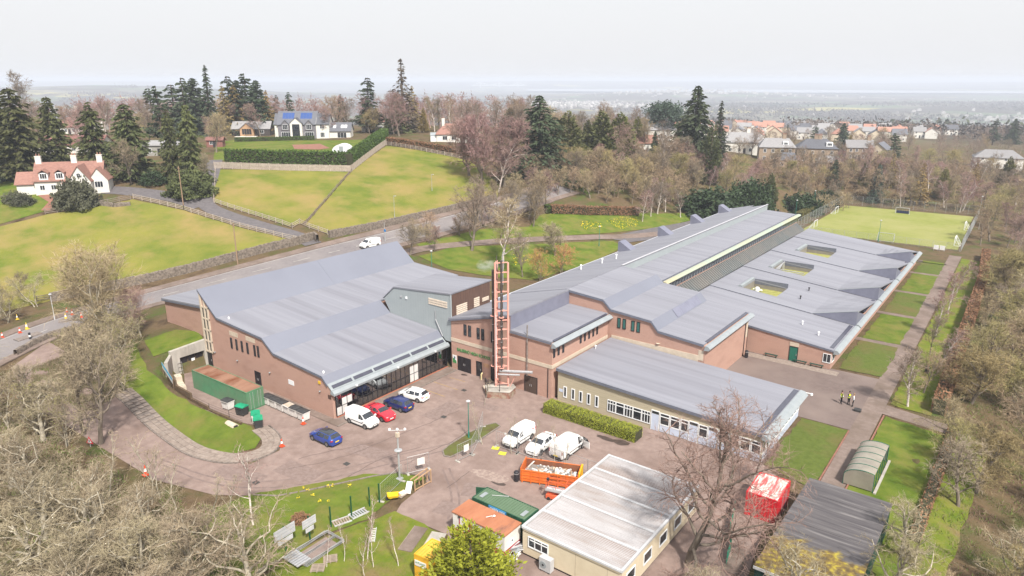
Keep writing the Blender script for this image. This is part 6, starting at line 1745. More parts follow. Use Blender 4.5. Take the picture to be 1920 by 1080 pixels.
# ------------------------------------------------------------------ people
def person(x, y, rz, top, vest, hair, label, arm_up=False, trousers=(.012, .013, .018)):
 t = thing('person', (x, y, .03), label, 'person', None, rz)
 bm = bmesh.new()
 J = dict(pelvis=(0, 0, .95), waist=(0, 0, 1.1), chest=(0, .01, 1.34), neck=(0, 0, 1.50), head0=(0, .01, 1.60), head=(0, .02, 1.72))
 for s, n_ in ((1, 'l'), (-1, 'r')):
  J['hip' + n_] = (.10 * s, 0, .90); J['knee' + n_] = (.12 * s, .03, .49); J['ank' + n_] = (.13 * s, -.02, .09); J['toe' + n_] = (.15 * s, .16, .04)
  J['sh' + n_] = (.19 * s, 0, 1.42)
  if arm_up and s == 1:
   J['el' + n_] = (.27, .10, 1.18); J['wr' + n_] = (.16, .30, 1.32); tip = (.1, .33, 1.42)
  else:
   J['el' + n_] = (.26 * s, -.02, 1.14); J['wr' + n_] = (.25 * s, .08, .90); tip = (.25 * s, .11, .82)
  J['palm' + n_] = tuple(a_ + (b_ - a_) * .6 for a_, b_ in zip(J['wr' + n_], tip))
  for f in range(5):
   o = (f - 2) * .018
   L = (.05, .075, .085, .078, .06)[f] if f else .05
   J['f%d%s' % (f, n_)] = (tip[0] + .012 * (1 if f == 0 else 0) - .01, tip[1] + o, tip[2] - (L - .05) * (1 if not (arm_up and s == 1) else -1))
 E_ = [('pelvis', 'waist'), ('waist', 'chest'), ('chest', 'neck'), ('neck', 'head0'), ('head0', 'head')]
 for n_ in 'lr':
  E_ += [('pelvis', 'hip' + n_), ('hip' + n_, 'knee' + n_), ('knee' + n_, 'ank' + n_), ('ank' + n_, 'toe' + n_), ('chest', 'sh' + n_), ('sh' + n_, 'el' + n_), ('el' + n_, 'wr' + n_), ('wr' + n_, 'palm' + n_)] + [('palm' + n_, 'f%d%s' % (f, n_)) for f in range(5)]
 rad = dict(pelvis=(.16, .12), waist=(.145, .11), chest=(.17, .12), neck=(.06, .06), head0=(.075, .085), head=(.082, .095), hip=(.10, .10), knee=(.065, .068), ank=(.045, .05), toe=(.045, .035), sh=(.07, .07), el=(.047, .047), wr=(.032, .032), palm=(.035, .022), f=(.009, .009))
 names = list(J)
 me_ = bpy.data.meshes.new('body')
 me_.from_pydata([J[k] for k in names], [(names.index(a_), names.index(b_)) for a_, b_ in E_], [])
 o = bpy.data.objects.new('body', me_)
 col.objects.link(o)
 md = o.modifiers.new('skin', 'SKIN')
 md.use_smooth_shade = True
 sv = me_.skin_vertices[0].data
 for i, k in enumerate(names):
  kk = k if k in rad else ('f' if k[0] == 'f' else k[:-1])
  sv[i].radius = rad[kk]
  sv[i].use_root = (k == 'pelvis')
 o.modifiers.new('sub', 'SUBSURF').levels = 1
 dg = bpy.context.evaluated_depsgraph_get()
 m2 = bpy.data.meshes.new_from_object(o.evaluated_get(dg))
 bpy.data.objects.remove(o)
 m2.name = 'body'
 m2.materials.clear()
 for m_ in (mat('trousers', trousers, coord='O'), mat('shirt_%.2f' % top[0], top, coord='O'), mat('skin', (.48, .28, .20), coord='O', scale=6), mat('shoe', (.01, .01, .01), coord='O')):
  m2.materials.append(m_)
 for p in m2.polygons:
  c = p.center
  arm = abs(c.x) > .215 or (arm_up and c.y > .13 and c.z > 1.1)
  if c.z < .10: p.material_index = 3
  elif c.z > 1.50: p.material_index = 2
  elif arm and (c.z < .95 or (arm_up and c.y > .26)): p.material_index = 2
  elif c.z < 1.0 and not arm: p.material_index = 0
  else: p.material_index = 1
 b_ = link('body', m2, t)
 hr = MB().lathe([(.02, .125), (.07, .11), (.098, .05), (.1, -.02), (.085, -.06)][::-1], 12, (0, 0, 0))
 ho = part('hair', hr, mat('hair_%.2f' % hair[0], hair, coord='O'), t, world=False, smooth=True)
 ho.location = (0, -.01, 1.735)
 fc = lpart('face_features', MB().box(-.015, .015, .105, .13, 1.69, 1.73).box(-.045, -.02, .10, .112, 1.735, 1.75).box(.02, .045, .10, .112, 1.735, 1.75).box(-.03, .03, .098, .108, 1.655, 1.665).box(-.1, -.08, -.01, .03, 1.68, 1.74).box(.08, .1, -.01, .03, 1.68, 1.74), mat('face', (.30, .15, .11), coord='O'), t)
 if vest is not None:
  v = MB()
  rings = []
  for z, a_, c_ in ((.96, .20, .155), (1.12, .185, .145), (1.34, .205, .150), (1.45, .165, .115)):
   rings.append([(a_ * math.cos(q), c_ * math.sin(q), z) for q in [2 * math.pi * k / 14 for k in range(14)]])
  v.add([p for r_ in rings for p in r_], [(i * 14 + j, i * 14 + (j + 1) % 14, (i + 1) * 14 + (j + 1) % 14, (i + 1) * 14 + j) for i in range(3) for j in range(14)])
  vo = part('vest', v, mat('hi_vis', vest, coord='O'), t, world=False, smooth=True)
  lpart('reflective_band', MB().lathe([(.205, 1.08), (.205, 1.13)], 14), CB, vo)
 return t
HV = (.62, .72, .02)
person(48.8, 41.9, R(-60), (.02, .02, .024), HV, (.03, .02, .015), 'person in yellow vest over dark clothes standing alone at left')
person(49.6, 42.3, R(-120), (.02, .02, .024), HV, (.02, .015, .012), 'person in yellow vest with raised hand standing in the middle', True)
person(50.2, 41.95, R(100), (.62, .62, .64), None, (.25, .17, .10), 'person in white shirt and dark trousers standing at right')

# ------------------------------------------------------------------ football pitch fittings
def goal(x, y, rz, w, h, label, m):
 t = thing('goal', (x, y, .04), label, 'goal', 'goals round the pitch', rz)
 lpart('post', MB().tube((-w / 2, 0, 0), (-w / 2, 0, h), .07), m, t)
 lpart('post', MB().tube((w / 2, 0, 0), (w / 2, 0, h), .07), m, t)
 lpart('crossbar', MB().tube((-w / 2, 0, h), (w / 2, 0, h), .07), m, t)
 lpart('back_frame', MB().tube((-w / 2, 1.3, 0), (w / 2, 1.3, 0), .045).tube((-w / 2, 0, h), (-w / 2, 1.3, 0), .04).tube((w / 2, 0, h), (w / 2, 1.3, 0), .04).tube((-w / 2, 0, 0), (-w / 2, 1.3, 0), .04).tube((w / 2, 0, 0), (w / 2, 1.3, 0), .04), m, t)
 nt = MB()
 for k in range(1, 8):
  x_ = -w / 2 + w * k / 8
  nt.tube((x_, 0, h), (x_, 1.3, .02), .008, n=3)
 lpart('net', nt, m, t)
goal(31.3, 196.5, 0, 3.8, 1.9, 'dark backed goal at the far end of the pitch', PALE)
part('backboard', MB().box(29.5, 33.1, 197.6, 197.7, .05, .9), mat('goal_blue', (.02, .025, .07)), [q for q in bpy.data.objects if q.name.startswith('goal') and q.parent is None][-1])
goal(14.7, 185.5, R(90), 3.2, 2.0, 'white goal at the left side of the pitch, farther one', WHITEF)
goal(15.4, 158.5, R(90), 3.2, 2.0, 'white goal at the left side of the pitch, nearer one', WHITEF)
goal(49.4, 181, R(-90), 3.4, 2.0, 'white goal at the right side of the pitch, farther one', WHITEF)
goal(49.5, 157.0, R(-90), 3.4, 2.1, 'white goal at the right side of the pitch, nearer one', WHITEF)
goal(34.6, 151.8, R(180), 3.8, 1.9, 'grey goal at the near side of the pitch', STEEL)
for i, x in enumerate((46.6, 47.9)):
 t = thing('team_board', (x, 146.6, 0), ['white board by the pitch fence, left of a pair', 'white board by the pitch fence, right of a pair'][i], 'board', 'boards by the pitch')
 part('panel', MB().box(x - .55, x + .55, 146.5, 146.58, .35, 1.4), CB, t)
 part('leg', MB().box(x - .5, x - .42, 146.6, 146.66, 0, .35), STEEL, t)
 part('leg', MB().box(x + .42, x + .5, 146.6, 146.66, 0, .35), STEEL, t)
def chain_fence(pts, h, label, name='mesh_fence', sp=2.7, m=None):
 ln = resample(pts, sp)
 t = thing(name, (ln[0][0], ln[0][1], gz(*ln[0])), label, 'fence')
 m = m or STEEL
 w = MB()
 for i, a in enumerate(ln):
  za = gz(*a)
  part('post', MB().tube((*a, za), (*a, za + h), .04, n=5), m, t)
  if i:
   c = ln[i - 1]; zc = gz(*c)
   part('top_rail', MB().tube((*c, zc + h), (*a, za + h), .02, n=4), m, t)
   for k in range(1, 9):
    f = k / 9
    x_, y_, z_ = c[0] + (a[0] - c[0]) * f, c[1] + (a[1] - c[1]) * f, zc + (za - zc) * f
    w.tube((x_, y_, z_ + .05), (x_, y_, z_ + h), .012, n=3)
   for k in range(1, 10):
    w.tube((*c, zc + h * k / 10), (*a, za + h * k / 10), .008, n=3)
 o = part('wire_mesh', w, m, t)
 return t
chain_fence([(12.2, 149.5), (12.2, 205)], 3.0, 'grey mesh fence along the left side of the pitch', sp=3.0)
chain_fence([(12.2, 205), (50.8, 207)], 3.0, 'grey mesh fence along the far end of the pitch', sp=3.0)
chain_fence([(50.8, 207), (51.6, 149)], 3.0, 'grey mesh fence along the right side of the pitch', sp=3.0)
chain_fence([(13.5, 148.6), (51.4, 148.6)], 2.0, 'low mesh fence along the near side of the pitch', sp=3.0)
# ------------------------------------------------------------------ houses beyond the school
HW = mat('harl_white', (.62, .60, .56), (.55, .53, .49), scale=.8, rough=.9, coord='O')
HGREY = mat('house_grey', (.17, .16, .175), (.14, .135, .15), scale=1, rough=.8, coord='O')
HSTONE = mat('villa_stone', (.33, .25, .185), (.25, .19, .14), scale=1.6, detail=6, rough=.9, coord='O', rand=.12)
HCREAM = mat('house_cream', (.55, .47, .36), (.5, .43, .33), scale=1, rough=.9, coord='O', rand=.08)
SLATE = mat('slate', (.115, .118, .135), (.09, .093, .108), scale=1.5, stretch=(1, 1, 3), rough=.7, coord='O', rand=.15)
SLATEG = mat('grey_tile', (.24, .235, .24), (.20, .195, .20), scale=1.5, stretch=(1, 1, 3), rough=.8, coord='O', rand=.12)
TILE = mat('red_roof_tile', (.27, .145, .115), (.20, .105, .085), scale=1.5, stretch=(1, 1, 3), detail=6, rough=.85, coord='O', rand=.08)
TILEO = mat('orange_roof_tile', (.36, .19, .145), (.30, .155, .12), scale=1.5, stretch=(1, 1, 3), rough=.85, coord='O', rand=.12)
TILEB = mat('brown_roof_tile', (.20, .095, .08), (.155, .075, .065), scale=1.5, stretch=(1, 1, 3), rough=.85, coord='O')
LODGE = mat('lodge_timber', (.065, .055, .052), (.05, .042, .04), scale=2, coord='O')
PVI = mat('solar_cell', (.025, .06, .20), (.03, .075, .24), scale=2, rough=.15, spec=.8, coord='O')

def roofmesh(x0, x1, y0, y1, ze, zr, hip=0.0, axis='x', t=.18, ov=.35):
 """Pitched roof as a solid shell; hip > 0 pulls the ridge ends in."""
 x0 -= ov; x1 += ov; y0 -= ov; y1 += ov
 ze = ze - ov * .45
 mb = MB()
 if axis == 'x':
  ym = (y0 + y1) / 2
  top = [(x0, y0, ze), (x1, y0, ze), (x1, y1, ze), (x0, y1, ze), (x0 + hip, ym, zr), (x1 - hip, ym, zr)]
 else:
  xm = (x0 + x1) / 2
  top = [(x1, y0, ze), (x1, y1, ze), (x0, y1, ze), (x0, y0, ze), (xm, y0 + hip, zr), (xm, y1 - hip, zr)]
 bot = [(x, y, z - t) for x, y, z in top]
 f = [(0, 1, 5, 4), (2, 3, 4, 5)]
 g = [(4, 5, 1, 0), (5, 4, 3, 2)]
 if hip > 0:
  f += [(1, 2, 5), (3, 0, 4)]; g += [(5, 2, 1), (4, 0, 3)]
 mb.add(top + bot, f + [tuple(i + 6 for i in q) for q in g] + [(0, 6, 7, 1), (2, 8, 9, 3)] + ([(1, 7, 8, 2), (3, 9, 6, 0)] if hip > 0 else [(1, 7, 11, 5), (5, 11, 8, 2), (3, 9, 10, 4), (4, 10, 6, 0)]))
 return mb

def wallmesh(x0, x1, y0, y1, ze, zr, axis='x', hip=False, z0=-1.0):
 mb = MB()
 if hip:
  return mb.box(x0, x1, y0, y1, z0, ze)
 if axis == 'x':
  return mb.prism_x([(y0, z0), (y1, z0), (y1, ze), ((y0 + y1) / 2, zr - .2), (y0, ze)], x0, x1)
 return mb.prism_y([(x0, z0), (x1, z0), (x1, ze), ((x0 + x1) / 2, zr - .2), (x0, ze)], y0, y1)

def hwin(t, x, z, w, h, y, side='-y', fm=None, bars=1):
 """A house window: white frame with bars, pane as its sub-part; side says which wall it sits in."""
 fm = fm or WHITEF
 def bx_(a0, a1, d0, d1, z0, z1):
  if side == '-y': return (a0, a1, y - d1, y - d0, z0, z1)
  if side == '+x': return (y + d0, y + d1, a0, a1, z0, z1)
  if side == '-x': return (y - d1, y - d0, a0, a1, z0, z1)
  return (a0, a1, y + d0, y + d1, z0, z1)
 mb = MB()
 fw = .09
 mb.box(*bx_(x - w / 2, x + w / 2, 0, .06, z - h / 2, z - h / 2 + fw)).box(*bx_(x - w / 2, x + w / 2, 0, .06, z + h / 2 - fw, z + h / 2))
 mb.box(*bx_(x - w / 2, x - w / 2 + fw, 0, .06, z - h / 2 + fw, z + h / 2 - fw)).box(*bx_(x + w / 2 - fw, x + w / 2, 0, .06, z - h / 2 + fw, z + h / 2 - fw))
 for k in range(bars):
  xx = x - w / 2 + w * (k + 1) / (bars + 1)
  mb.box(*bx_(xx - .03, xx + .03, 0, .05, z - h / 2 + fw, z + h / 2 - fw))
 f = lpart('window', mb, fm, t)
 lpart('pane', MB().box(*bx_(x - w / 2 + fw * .8, x + w / 2 - fw * .8, .005, .025, z - h / 2 + fw * .8, z + h / 2 - fw * .8)), CARGL, f)

def chimney(t, x, y, z0, z1, m, pots=2, w=.9, d=.6):
 c = lpart('chimney', MB().box(x - w / 2, x + w / 2, y - d / 2, y + d / 2, z0, z1).box(x - w / 2 - .06, x + w / 2 + .06, y - d / 2 - .06, y + d / 2 + .06, z1, z1 + .15), m, t)
 for k in range(pots):
  lpart('chimney_pot', MB().lathe([(.13, z1 + .15), (.1, z1 + .65)], 8, (x - w / 2 + w * (k + .5) / pots, y, 0)), TILEO, c)

def place(px_, py_, rz_off=0.0, p=None):
 p = p or (at(px_, py_) if px_ > 1010 or py_ > 262 else house_spot(px_, py_))
 return p, HEAD + rz_off

def house_spot(px_, py_):                           # behind the crest of the hill
 d = 255 + (262 - py_) * 2.0
 u = (px_ - 960) / F * (d * CP_ + 20 * SP_)
 x = CAM[0] - d * math.sin(HEAD) + u * math.cos(HEAD); y = CAM[1] + d * math.cos(HEAD) + u * math.sin(HEAD)
 return x, y, gz(x, y)

# the white cottage with red roofs
p, a = place(132, 362, .30)
ct = thing('cottage', p, 'white cottage with red tiled roofs and three chimneys', 'house', None, a)
lpart('wall', wallmesh(-7, 7, 0, 7.5, 3.2, 7.0), HW, ct)
lpart('roof', roofmesh(-7, 7, 0, 7.5, 3.2, 7.0), TILE, ct)
lpart('low_wing_wall', wallmesh(-11, -7.02, 1.0, 6.5, 2.5, 4.9), HW, ct)
lpart('low_wing_roof', roofmesh(-11, -7.4, 1.0, 6.5, 2.5, 4.9), TILE, ct)
for x0, x1, yf, zr in ((.8, 5.4, -3.2, 6.6), (4.6, 8.6, -1.4, 5.9)):
 lpart('gable_wall', wallmesh(x0, x1, yf, 3.5, 3.1, zr, 'y'), HW, ct)
 lpart('gable_roof', roofmesh(x0, x1, yf, 3.5, 3.1, zr, 0, 'y', ov=.25), TILE, ct)
hwin(ct, 3.1, 4.4, .9, 1.1, -3.2)
hwin(ct, 3.1, 1.5, 1.6, 1.3, -3.2, bars=2)
hwin(ct, 6.6, 2.0, 1.8, 1.5, -1.4, bars=2)
for x in (-4.9, -1.6):
 dm_ = lpart('dormer', MB().box(x - .9, x + .9, -.1, 2.6, 3.2, 4.9), WHITEF, ct)
 lpart('dormer_roof', roofmesh(x - 1.0, x + 1.0, -.3, 3.2, 4.95, 5.7, 0, 'y', ov=.1), TILE, dm_)
 hwin(ct, x, 4.15, 1.5, 1.3, -.1, bars=2)
for x in (-5.5, -3.2, -1.0):
 hwin(ct, x, 1.5, 1.1, 1.2, 0)
for y in (2.0, 5.3):
 hwin(ct, y, 1.7, 1.2, 1.2, 7.0, '+x')
lpart('door', MB().box(-.4, .5, -.05, 0, 0, 2.0), mat('door_brown', (.16, .07, .04), scale=3, coord='O'), ct)
lpart('porch_roof', roofmesh(-1.2, 1.0, -1.3, .2, 2.4, 3.2, 0, 'y', ov=.1), TILE, ct)
for x, y in ((-6.4, 3.75), (1.0, 3.75), (6.4, 3.75)):
 chimney(ct, x, y, 5.6, 8.3, HW, 2, 1.2, .8)

# the modern house with solar panels
p, a = place(566, 259, .05)
mh = thing('modern_house', p, 'white and grey modern house with dark roof and blue solar panels', 'house', None, a)
lpart('wall', wallmesh(-8.3, 5.4, 0, 8, 5.2, 9.6), HGREY, mh)
lpart('roof', roofmesh(-8.3, 5.4, 0, 8, 5.2, 9.6), SLATE, mh)
lpart('end_wall', wallmesh(-9.6, -8.32, .5, 7.5, 5.2, 8.8), HW, mh)
lpart('end_roof', roofmesh(-9.6, -8.7, .5, 7.5, 5.2, 8.8, ov=.3), SLATE, mh)
lpart('right_wall', wallmesh(5.42, 10.0, -.4, 7.0, 5.3, 8.9), HW, mh)
lpart('right_roof', roofmesh(5.8, 10.0, -.4, 7.0, 5.3, 8.9, ov=.3), SLATE, mh)
lpart('wing_wall', wallmesh(10.02, 17.5, .5, 6.5, 2.8, 5.6), HW, mh)
lpart('wing_roof', roofmesh(10.4, 17.5, .5, 6.5, 2.8, 5.6), SLATE, mh)
lpart('entrance_gable', wallmesh(-3.6, .6, -1.4, 3, 5.6, 7.6, 'y'), HW, mh)
lpart('entrance_roof', roofmesh(-3.6, .6, -1.4, 4, 5.6, 7.6, 0, 'y', ov=.2), SLATE, mh)
f = lpart('glazed_entrance', MB().box(-2.8, -.2, -1.46, -1.4, .1, 5.2), CARGL, mh)
for x in (-2.8, -1.95, -1.05, -.25):
 lpart('mullion', MB().box(x - .04, x + .06, -1.5, -1.462, .1, 5.2), DARKM, f)
lpart('transom', MB().box(-2.8, -.2, -1.5, -1.462, 2.5, 2.75), DARKM, f)
for x in (-5.6, 2.8):
 lpart('dormer_gable', wallmesh(x - 1.5, x + 1.5, -.25, 2.5, 5.0, 6.7, 'y', z0=3), HGREY, mh)
 lpart('dormer_roof', roofmesh(x - 1.5, x + 1.5, -.25, 3.5, 5.0, 6.7, 0, 'y', ov=.2), SLATE, mh)
 hwin(mh, x, 4.2, 1.9, 1.9, -.25, bars=2)
 hwin(mh, x, 1.4, 3.2, 2.0, 0, bars=3)
for x, z, w, h in ((7.6, 4.3, 1.6, 1.6), (7.6, 1.4, 1.6, 1.8), (14.4, 1.2, 3.4, 2.0)):
 hwin(mh, x, z, w, h, -.4 if x < 10 else .5, bars=2)
for x0 in (-6.8, 1.0 - 1.4):
 for k in range(4):
  x = x0 + k * 1.05
  za, zb = 6.9, 8.9
  ya, yb = (za - 5.2) / 4.4 * 4.0 - .02, (zb - 5.2) / 4.4 * 4.0 - .02
  lpart('solar_panel', MB().add([(x, ya, za + .12), (x + 1.0, ya, za + .12), (x + 1.0, yb, zb + .12), (x, yb, zb + .12), (x, ya, za + .06), (x + 1, ya, za + .06), (x + 1, yb, zb + .06), (x, yb, zb + .06)], [(0, 1, 2, 3), (4, 7, 6, 5), (0, 4, 5, 1), (1, 5, 6, 2), (2, 6, 7, 3), (3, 7, 4, 0)]), PVI, mh)
for x in (11.2, 14.0, 15.2):
 lpart('roof_window', MB().add([(x, 1.3, 3.72), (x + 1.0, 1.3, 3.72), (x + 1.0, 2.4, 4.72), (x, 2.4, 4.72)], [(0, 1, 2, 3)]), WHITEF, mh)
# timber lodge
p, a = place(466, 252, .1)
lo = thing('timber_lodge', p, 'dark timber lodge with glazed wooden gable left of the modern house', 'house', None, a)
lpart('wall', wallmesh(-6, 8, 0, 7, 2.8, 5.3), LODGE, lo)
lpart('roof', roofmesh(-6, 8, 0, 7, 2.8, 5.3), SLATEG, lo)
lpart('gable_wall', wallmesh(-2.5, 2.5, -2.2, 3, 2.9, 5.0, 'y'), WOOD, lo)
lpart('gable_roof', roofmesh(-2.5, 2.5, -2.2, 3.4, 2.9, 5.0, 0, 'y'), SLATEG, lo)
hwin(lo, 0, 1.7, 3.6, 2.2, -2.2, bars=3, fm=WOOD)
hwin(lo, 5, 1.5, 1.6, 1.3, 0)
lpart('terrace', MB().box(-4, 4, -5, -2.3, -.6, .05), HW, lo)
# white bungalow with red roof
p, a = place(858, 267, .1)
bu = thing('bungalow', p, 'white bungalow with red hipped roof behind the copper hedge', 'house', None, a)
lpart('wall', wallmesh(-7, 7, 0, 8, 2.9, 5.8, hip=True), HW, bu)
lpart('roof', roofmesh(-7, 7, 0, 8, 2.9, 6.0, 3.2), TILE, bu)
for x in (-4.2, -1.2, 2.2, 5.2):
 hwin(bu, x, 1.5, 1.7, 1.4, 0, bars=1)
lpart('conservatory', MB().box(-9, -7.02, .5, 4, -.5, 2.4), WHITEF, bu)
lpart('conservatory_roof', roofmesh(-9, -7.2, .5, 4, 2.4, 3.2, ov=.1), GUTTER, bu)
chimney(bu, -4.6, 3.5, 4.4, 7.6, HW, 1, 1.0, .8)

def simple_house(px_, py_, w, d, ze, zr, wm, rm, label, rz=0.0, hip=0.0, wins=((-.3, .5), (.3, .5)), ch=(), cm_=None, axis='x', group=None, p=None, storeys=1, cat='house', side_wins=True):
 p, a = place(px_, py_, rz, p)
 t = thing('house', p, label, cat, group, a)
 lpart('wall', wallmesh(-w / 2, w / 2, 0, d, ze, zr, axis, hip > 0, z0=-2.5), wm, t)
 lpart('roof', roofmesh(-w / 2, w / 2, 0, d, ze, zr, hip, axis), rm, t)
 for s in range(storeys):
  for fx, _ in wins:
   hwin(t, fx * w, 1.5 + s * 2.8, 1.1, 1.4, 0)
  if side_wins:
   hwin(t, d * .3, 1.5 + s * 2.8, 1.0, 1.3, w / 2, '+x')
   hwin(t, d * .7, 1.5 + s * 2.8, 1.0, 1.3, w / 2, '+x')
   hwin(t, d * .5, 1.5 + s * 2.8, 1.0, 1.3, -w / 2, '-x')
 lpart('door', MB().box(-.5, .5, -.06, 0, 0, 2.1), DARKM, t)
 for x, y in ch:
  chimney(t, x * w, y * d, zr - 1.4, zr + 1.3, cm_ or wm, 3, 1.4, .7)
 return t
W3 = ((-.34, 0), (-.12, 0), (.14, 0), (.36, 0))
simple_house(160, 222, 15, 9, 5.4, 9.6, HW, TILEB, 'large white house with dark red hipped roof at upper left', .2, 4.0, W3, ((-.3, .5),), storeys=2)
simple_house(130, 238, 12, 7, 3.0, 5.6, HW, TILE, 'white cottage in front of the large white house', .1, 0, W3)
simple_house(120, 288, 22, 9, 2.8, 5.2, HW, TILEB, 'long low bungalow with brown roof among the left conifers', .1, 0, W3)
simple_house(300, 292, 9, 7, 3.2, 4.2, mat('harl_grey', (.28, .27, .25), (.24, .23, .21), coord='O'), SLATEG, 'plain grey flat fronted building between left conifers', .1, 1.5)
simple_house(403, 276, 5, 3, 2.4, 3.2, mat('hut_red', (.22, .10, .085), coord='O'), TILEB, 'small red brown garden hut beside the lawn', .1, 0, ((-.2, 0),), side_wins=False, cat='hut')
simple_house(700, 245, 9, 7, 4.0, 6.8, HW, TILE, 'white house mostly hidden behind the round bare tree', .2, 0, W3)
# stone villas at right
v1 = simple_house(1530, 306, 15, 10, 6.0, 9.3, HSTONE, SLATE, 'stone villa with hipped slate roof and white dormer', -.25, 4.0, W3, ((-.02, .5), (.08, .5)), storeys=2)
lpart('dormer', MB().box(3.2, 5.6, .8, 3.8, 6.4, 8.2), WHITEF, v1)
hwin(v1, 4.4, 7.4, 1.8, 1.1, .8, bars=2)
lpart('porch', MB().box(-9.6, -7.52, 2, 6, -1, 3.0), HSTONE, v1)
lpart('porch_roof', roofmesh(-9.6, -7.7, 2, 6, 3.0, 4.0, ov=.2), SLATE, v1)
v2 = simple_house(1455, 304, 13, 9, 5.8, 8.8, HSTONE, SLATEG, 'stone villa with grey roof left of the hipped villa', -.25, 2.5, W3, ((.2, .5),), storeys=2)
lpart('dormer', MB().box(2.0, 4.0, 1.0, 3.4, 6.0, 7.8), WHITEF, v2)
hwin(v2, 3.0, 7.0, 1.4, 1.0, 1.0, bars=2)
simple_house(1478, 315, 8, 6, 3.0, 5.4, HSTONE, SLATE, 'low stone outbuilding before the grey roofed villa', -.25, 2.5)
simple_house(1610, 300, 11, 8, 5.6, 8.6, HSTONE, SLATEG, 'stone villa right of the golden conifer', -.25, 0, W3, ((.36, .5),), storeys=2)
simple_house(1665, 302, 11, 8, 5.2, 8.4, HCREAM, SLATE, 'cream gabled villa with dark roof by the broad cedar', .9, 0, W3, (), storeys=2)
simple_house(1395, 288, 16, 9, 4.6, 8.2, HW, SLATEG, 'white house with grey roof behind the ivy clad tree', -.2, 3, W3, ((.1, .5),), storeys=1)
simple_house(1870, 316, 19, 10, 5.0, 8.2, HW, SLATEG, 'white building with grey hipped roof at the right edge', -.45, 4.5, W3, (), storeys=2)
simple_house(1555, 318, 9, 6, 3.0, 5.0, HSTONE, SLATEG, 'small stone building before the hipped villa', -.25, 2)

# the housing estate
EW = [HW, HCREAM, HW]
ER = [TILEO, SLATEG, SLATE, TILEO, SLATEG]
cnt = 0
lay = random.Random(5)
for row, (y0, x0, x1, step) in enumerate(((268, 1395, 1470, 34), (262, 1300, 1700, 37), (256, 1290, 1760, 33), (250, 1270, 1790, 29), (245, 1300, 1800, 26), (241, 1330, 1700, 25), (238, 1360, 1640, 24))):
 x = x0 + lay.uniform(0, 10)
 while x < x1:
  p = at(x, y0 + (x - 1500) * .012 + lay.uniform(-1.2, 1.2))
  red = lay.random() < (.62 if x < 1480 else .22)
  rm = TILEO if red else lay.choice([SLATEG, SLATE, SLATEG])
  nm = 'orange' if rm is TILEO else ('dark slate' if rm is SLATE else 'grey')
  simple_house(0, 0, lay.uniform(8, 11), lay.uniform(7.5, 9), 5.0, lay.uniform(7.6, 8.6), lay.choice(EW), rm, 'pale estate house with %s roof in the crowded estate' % nm, lay.choice([-.4, -.3, 1.15, 1.2, -.35]), 0 if lay.random() < .8 else 2.5, ((-.3, 0), (.28, 0)), (), p=p, storeys=2, group='estate houses with %s roofs' % nm, side_wins=False)
  cnt += 1
  x += step * lay.uniform(.85, 1.2)
for px_, py_, txt in ((1240, 262, 'pale house half hidden behind conifers, left of the estate'), (1200, 292, 'red roofed house hidden among trees left of the tall fir'), (1130, 245, 'flat white building glimpsed above the trees')):
 simple_house(px_, py_, 12, 8, 4.5, 7.0, HW, TILE if 'red' in txt else SLATEG, txt, 0, 0, W3)

# ------------------------------------------------------------------ walls and fences
STONEW = mat('field_stone', (.20, .165, .135), (.10, .082, .068), scale=2.6, detail=5, lo=.38, hi=.62, c3=(.34, .31, .27), scale3=3.5, lo3=.62, hi3=.72, rough=.95, bump=.9, bscale=3.5)
def stone_wall(line, h, label, w=.55, step=2.2):
 ln = resample(line, step)
 t = thing('stone_wall', (ln[0][0], ln[0][1], gz(*ln[0])), label, 'wall')
 for a, c in zip(ln, ln[1:]):
  n_ = 6
  mb = MB(); L = math.dist(a, c)
  ux, uy = (c[0] - a[0]) / L, (c[1] - a[1]) / L
  rows = []
  for i in range(n_ + 1):
   x, y = a[0] + (c[0] - a[0]) * i / n_, a[1] + (c[1] - a[1]) * i / n_
   z = gz(x, y)
   j = lambda s: (rnd.uniform(-s, s) if 0 < i < n_ else 0)
   hh = h + j(.10)
   rows.append([(x - uy * (w / 2 + j(.05)), y + ux * (w / 2 + j(.05)), z - .3), (x - uy * (w / 2 + j(.08)), y + ux * (w / 2 + j(.08)), z + hh * .5), (x - uy * w * .42, y + ux * w * .42, z + hh * .95), (x, y, z + hh), (x + uy * w * .42, y - ux * w * .42, z + hh * .95), (x + uy * (w / 2 + j(.08)), y - ux * (w / 2 + j(.08)), z + hh * .5), (x + uy * (w / 2 + j(.05)), y - ux * (w / 2 + j(.05)), z - .3)])
  mb.add([q for r_ in rows for q in r_], [(i * 7 + k, (i + 1) * 7 + k, (i + 1) * 7 + k + 1, i * 7 + k + 1) for i in range(n_) for k in range(6)])
  part('wall_section', mb, STONEW, t)
 return t
stone_wall(W([(95, 566), (150, 553), (215, 542), (270, 531), (350, 512), (440, 488), (520, 467), (560, 458), (590, 449), (596, 455)]), 1.7, 'dark stone wall along the upper edge of the left field road')
stone_wall(W([(617, 446), (700, 430), (760, 416), (820, 402), (870, 390), (930, 375)]), 1.6, 'stone wall below the sloping field beyond the lane mouth')
stone_wall(W([(30, 668), (60, 650), (100, 632), (150, 618), (205, 602), (235, 592)]), 1.0, 'low dark stone wall on the school side of the road')
stone_wall(W([(245, 385), (215, 388), (190, 385), (170, 378)]), .9, 'garden stone wall right of the dark bush by the cottage')

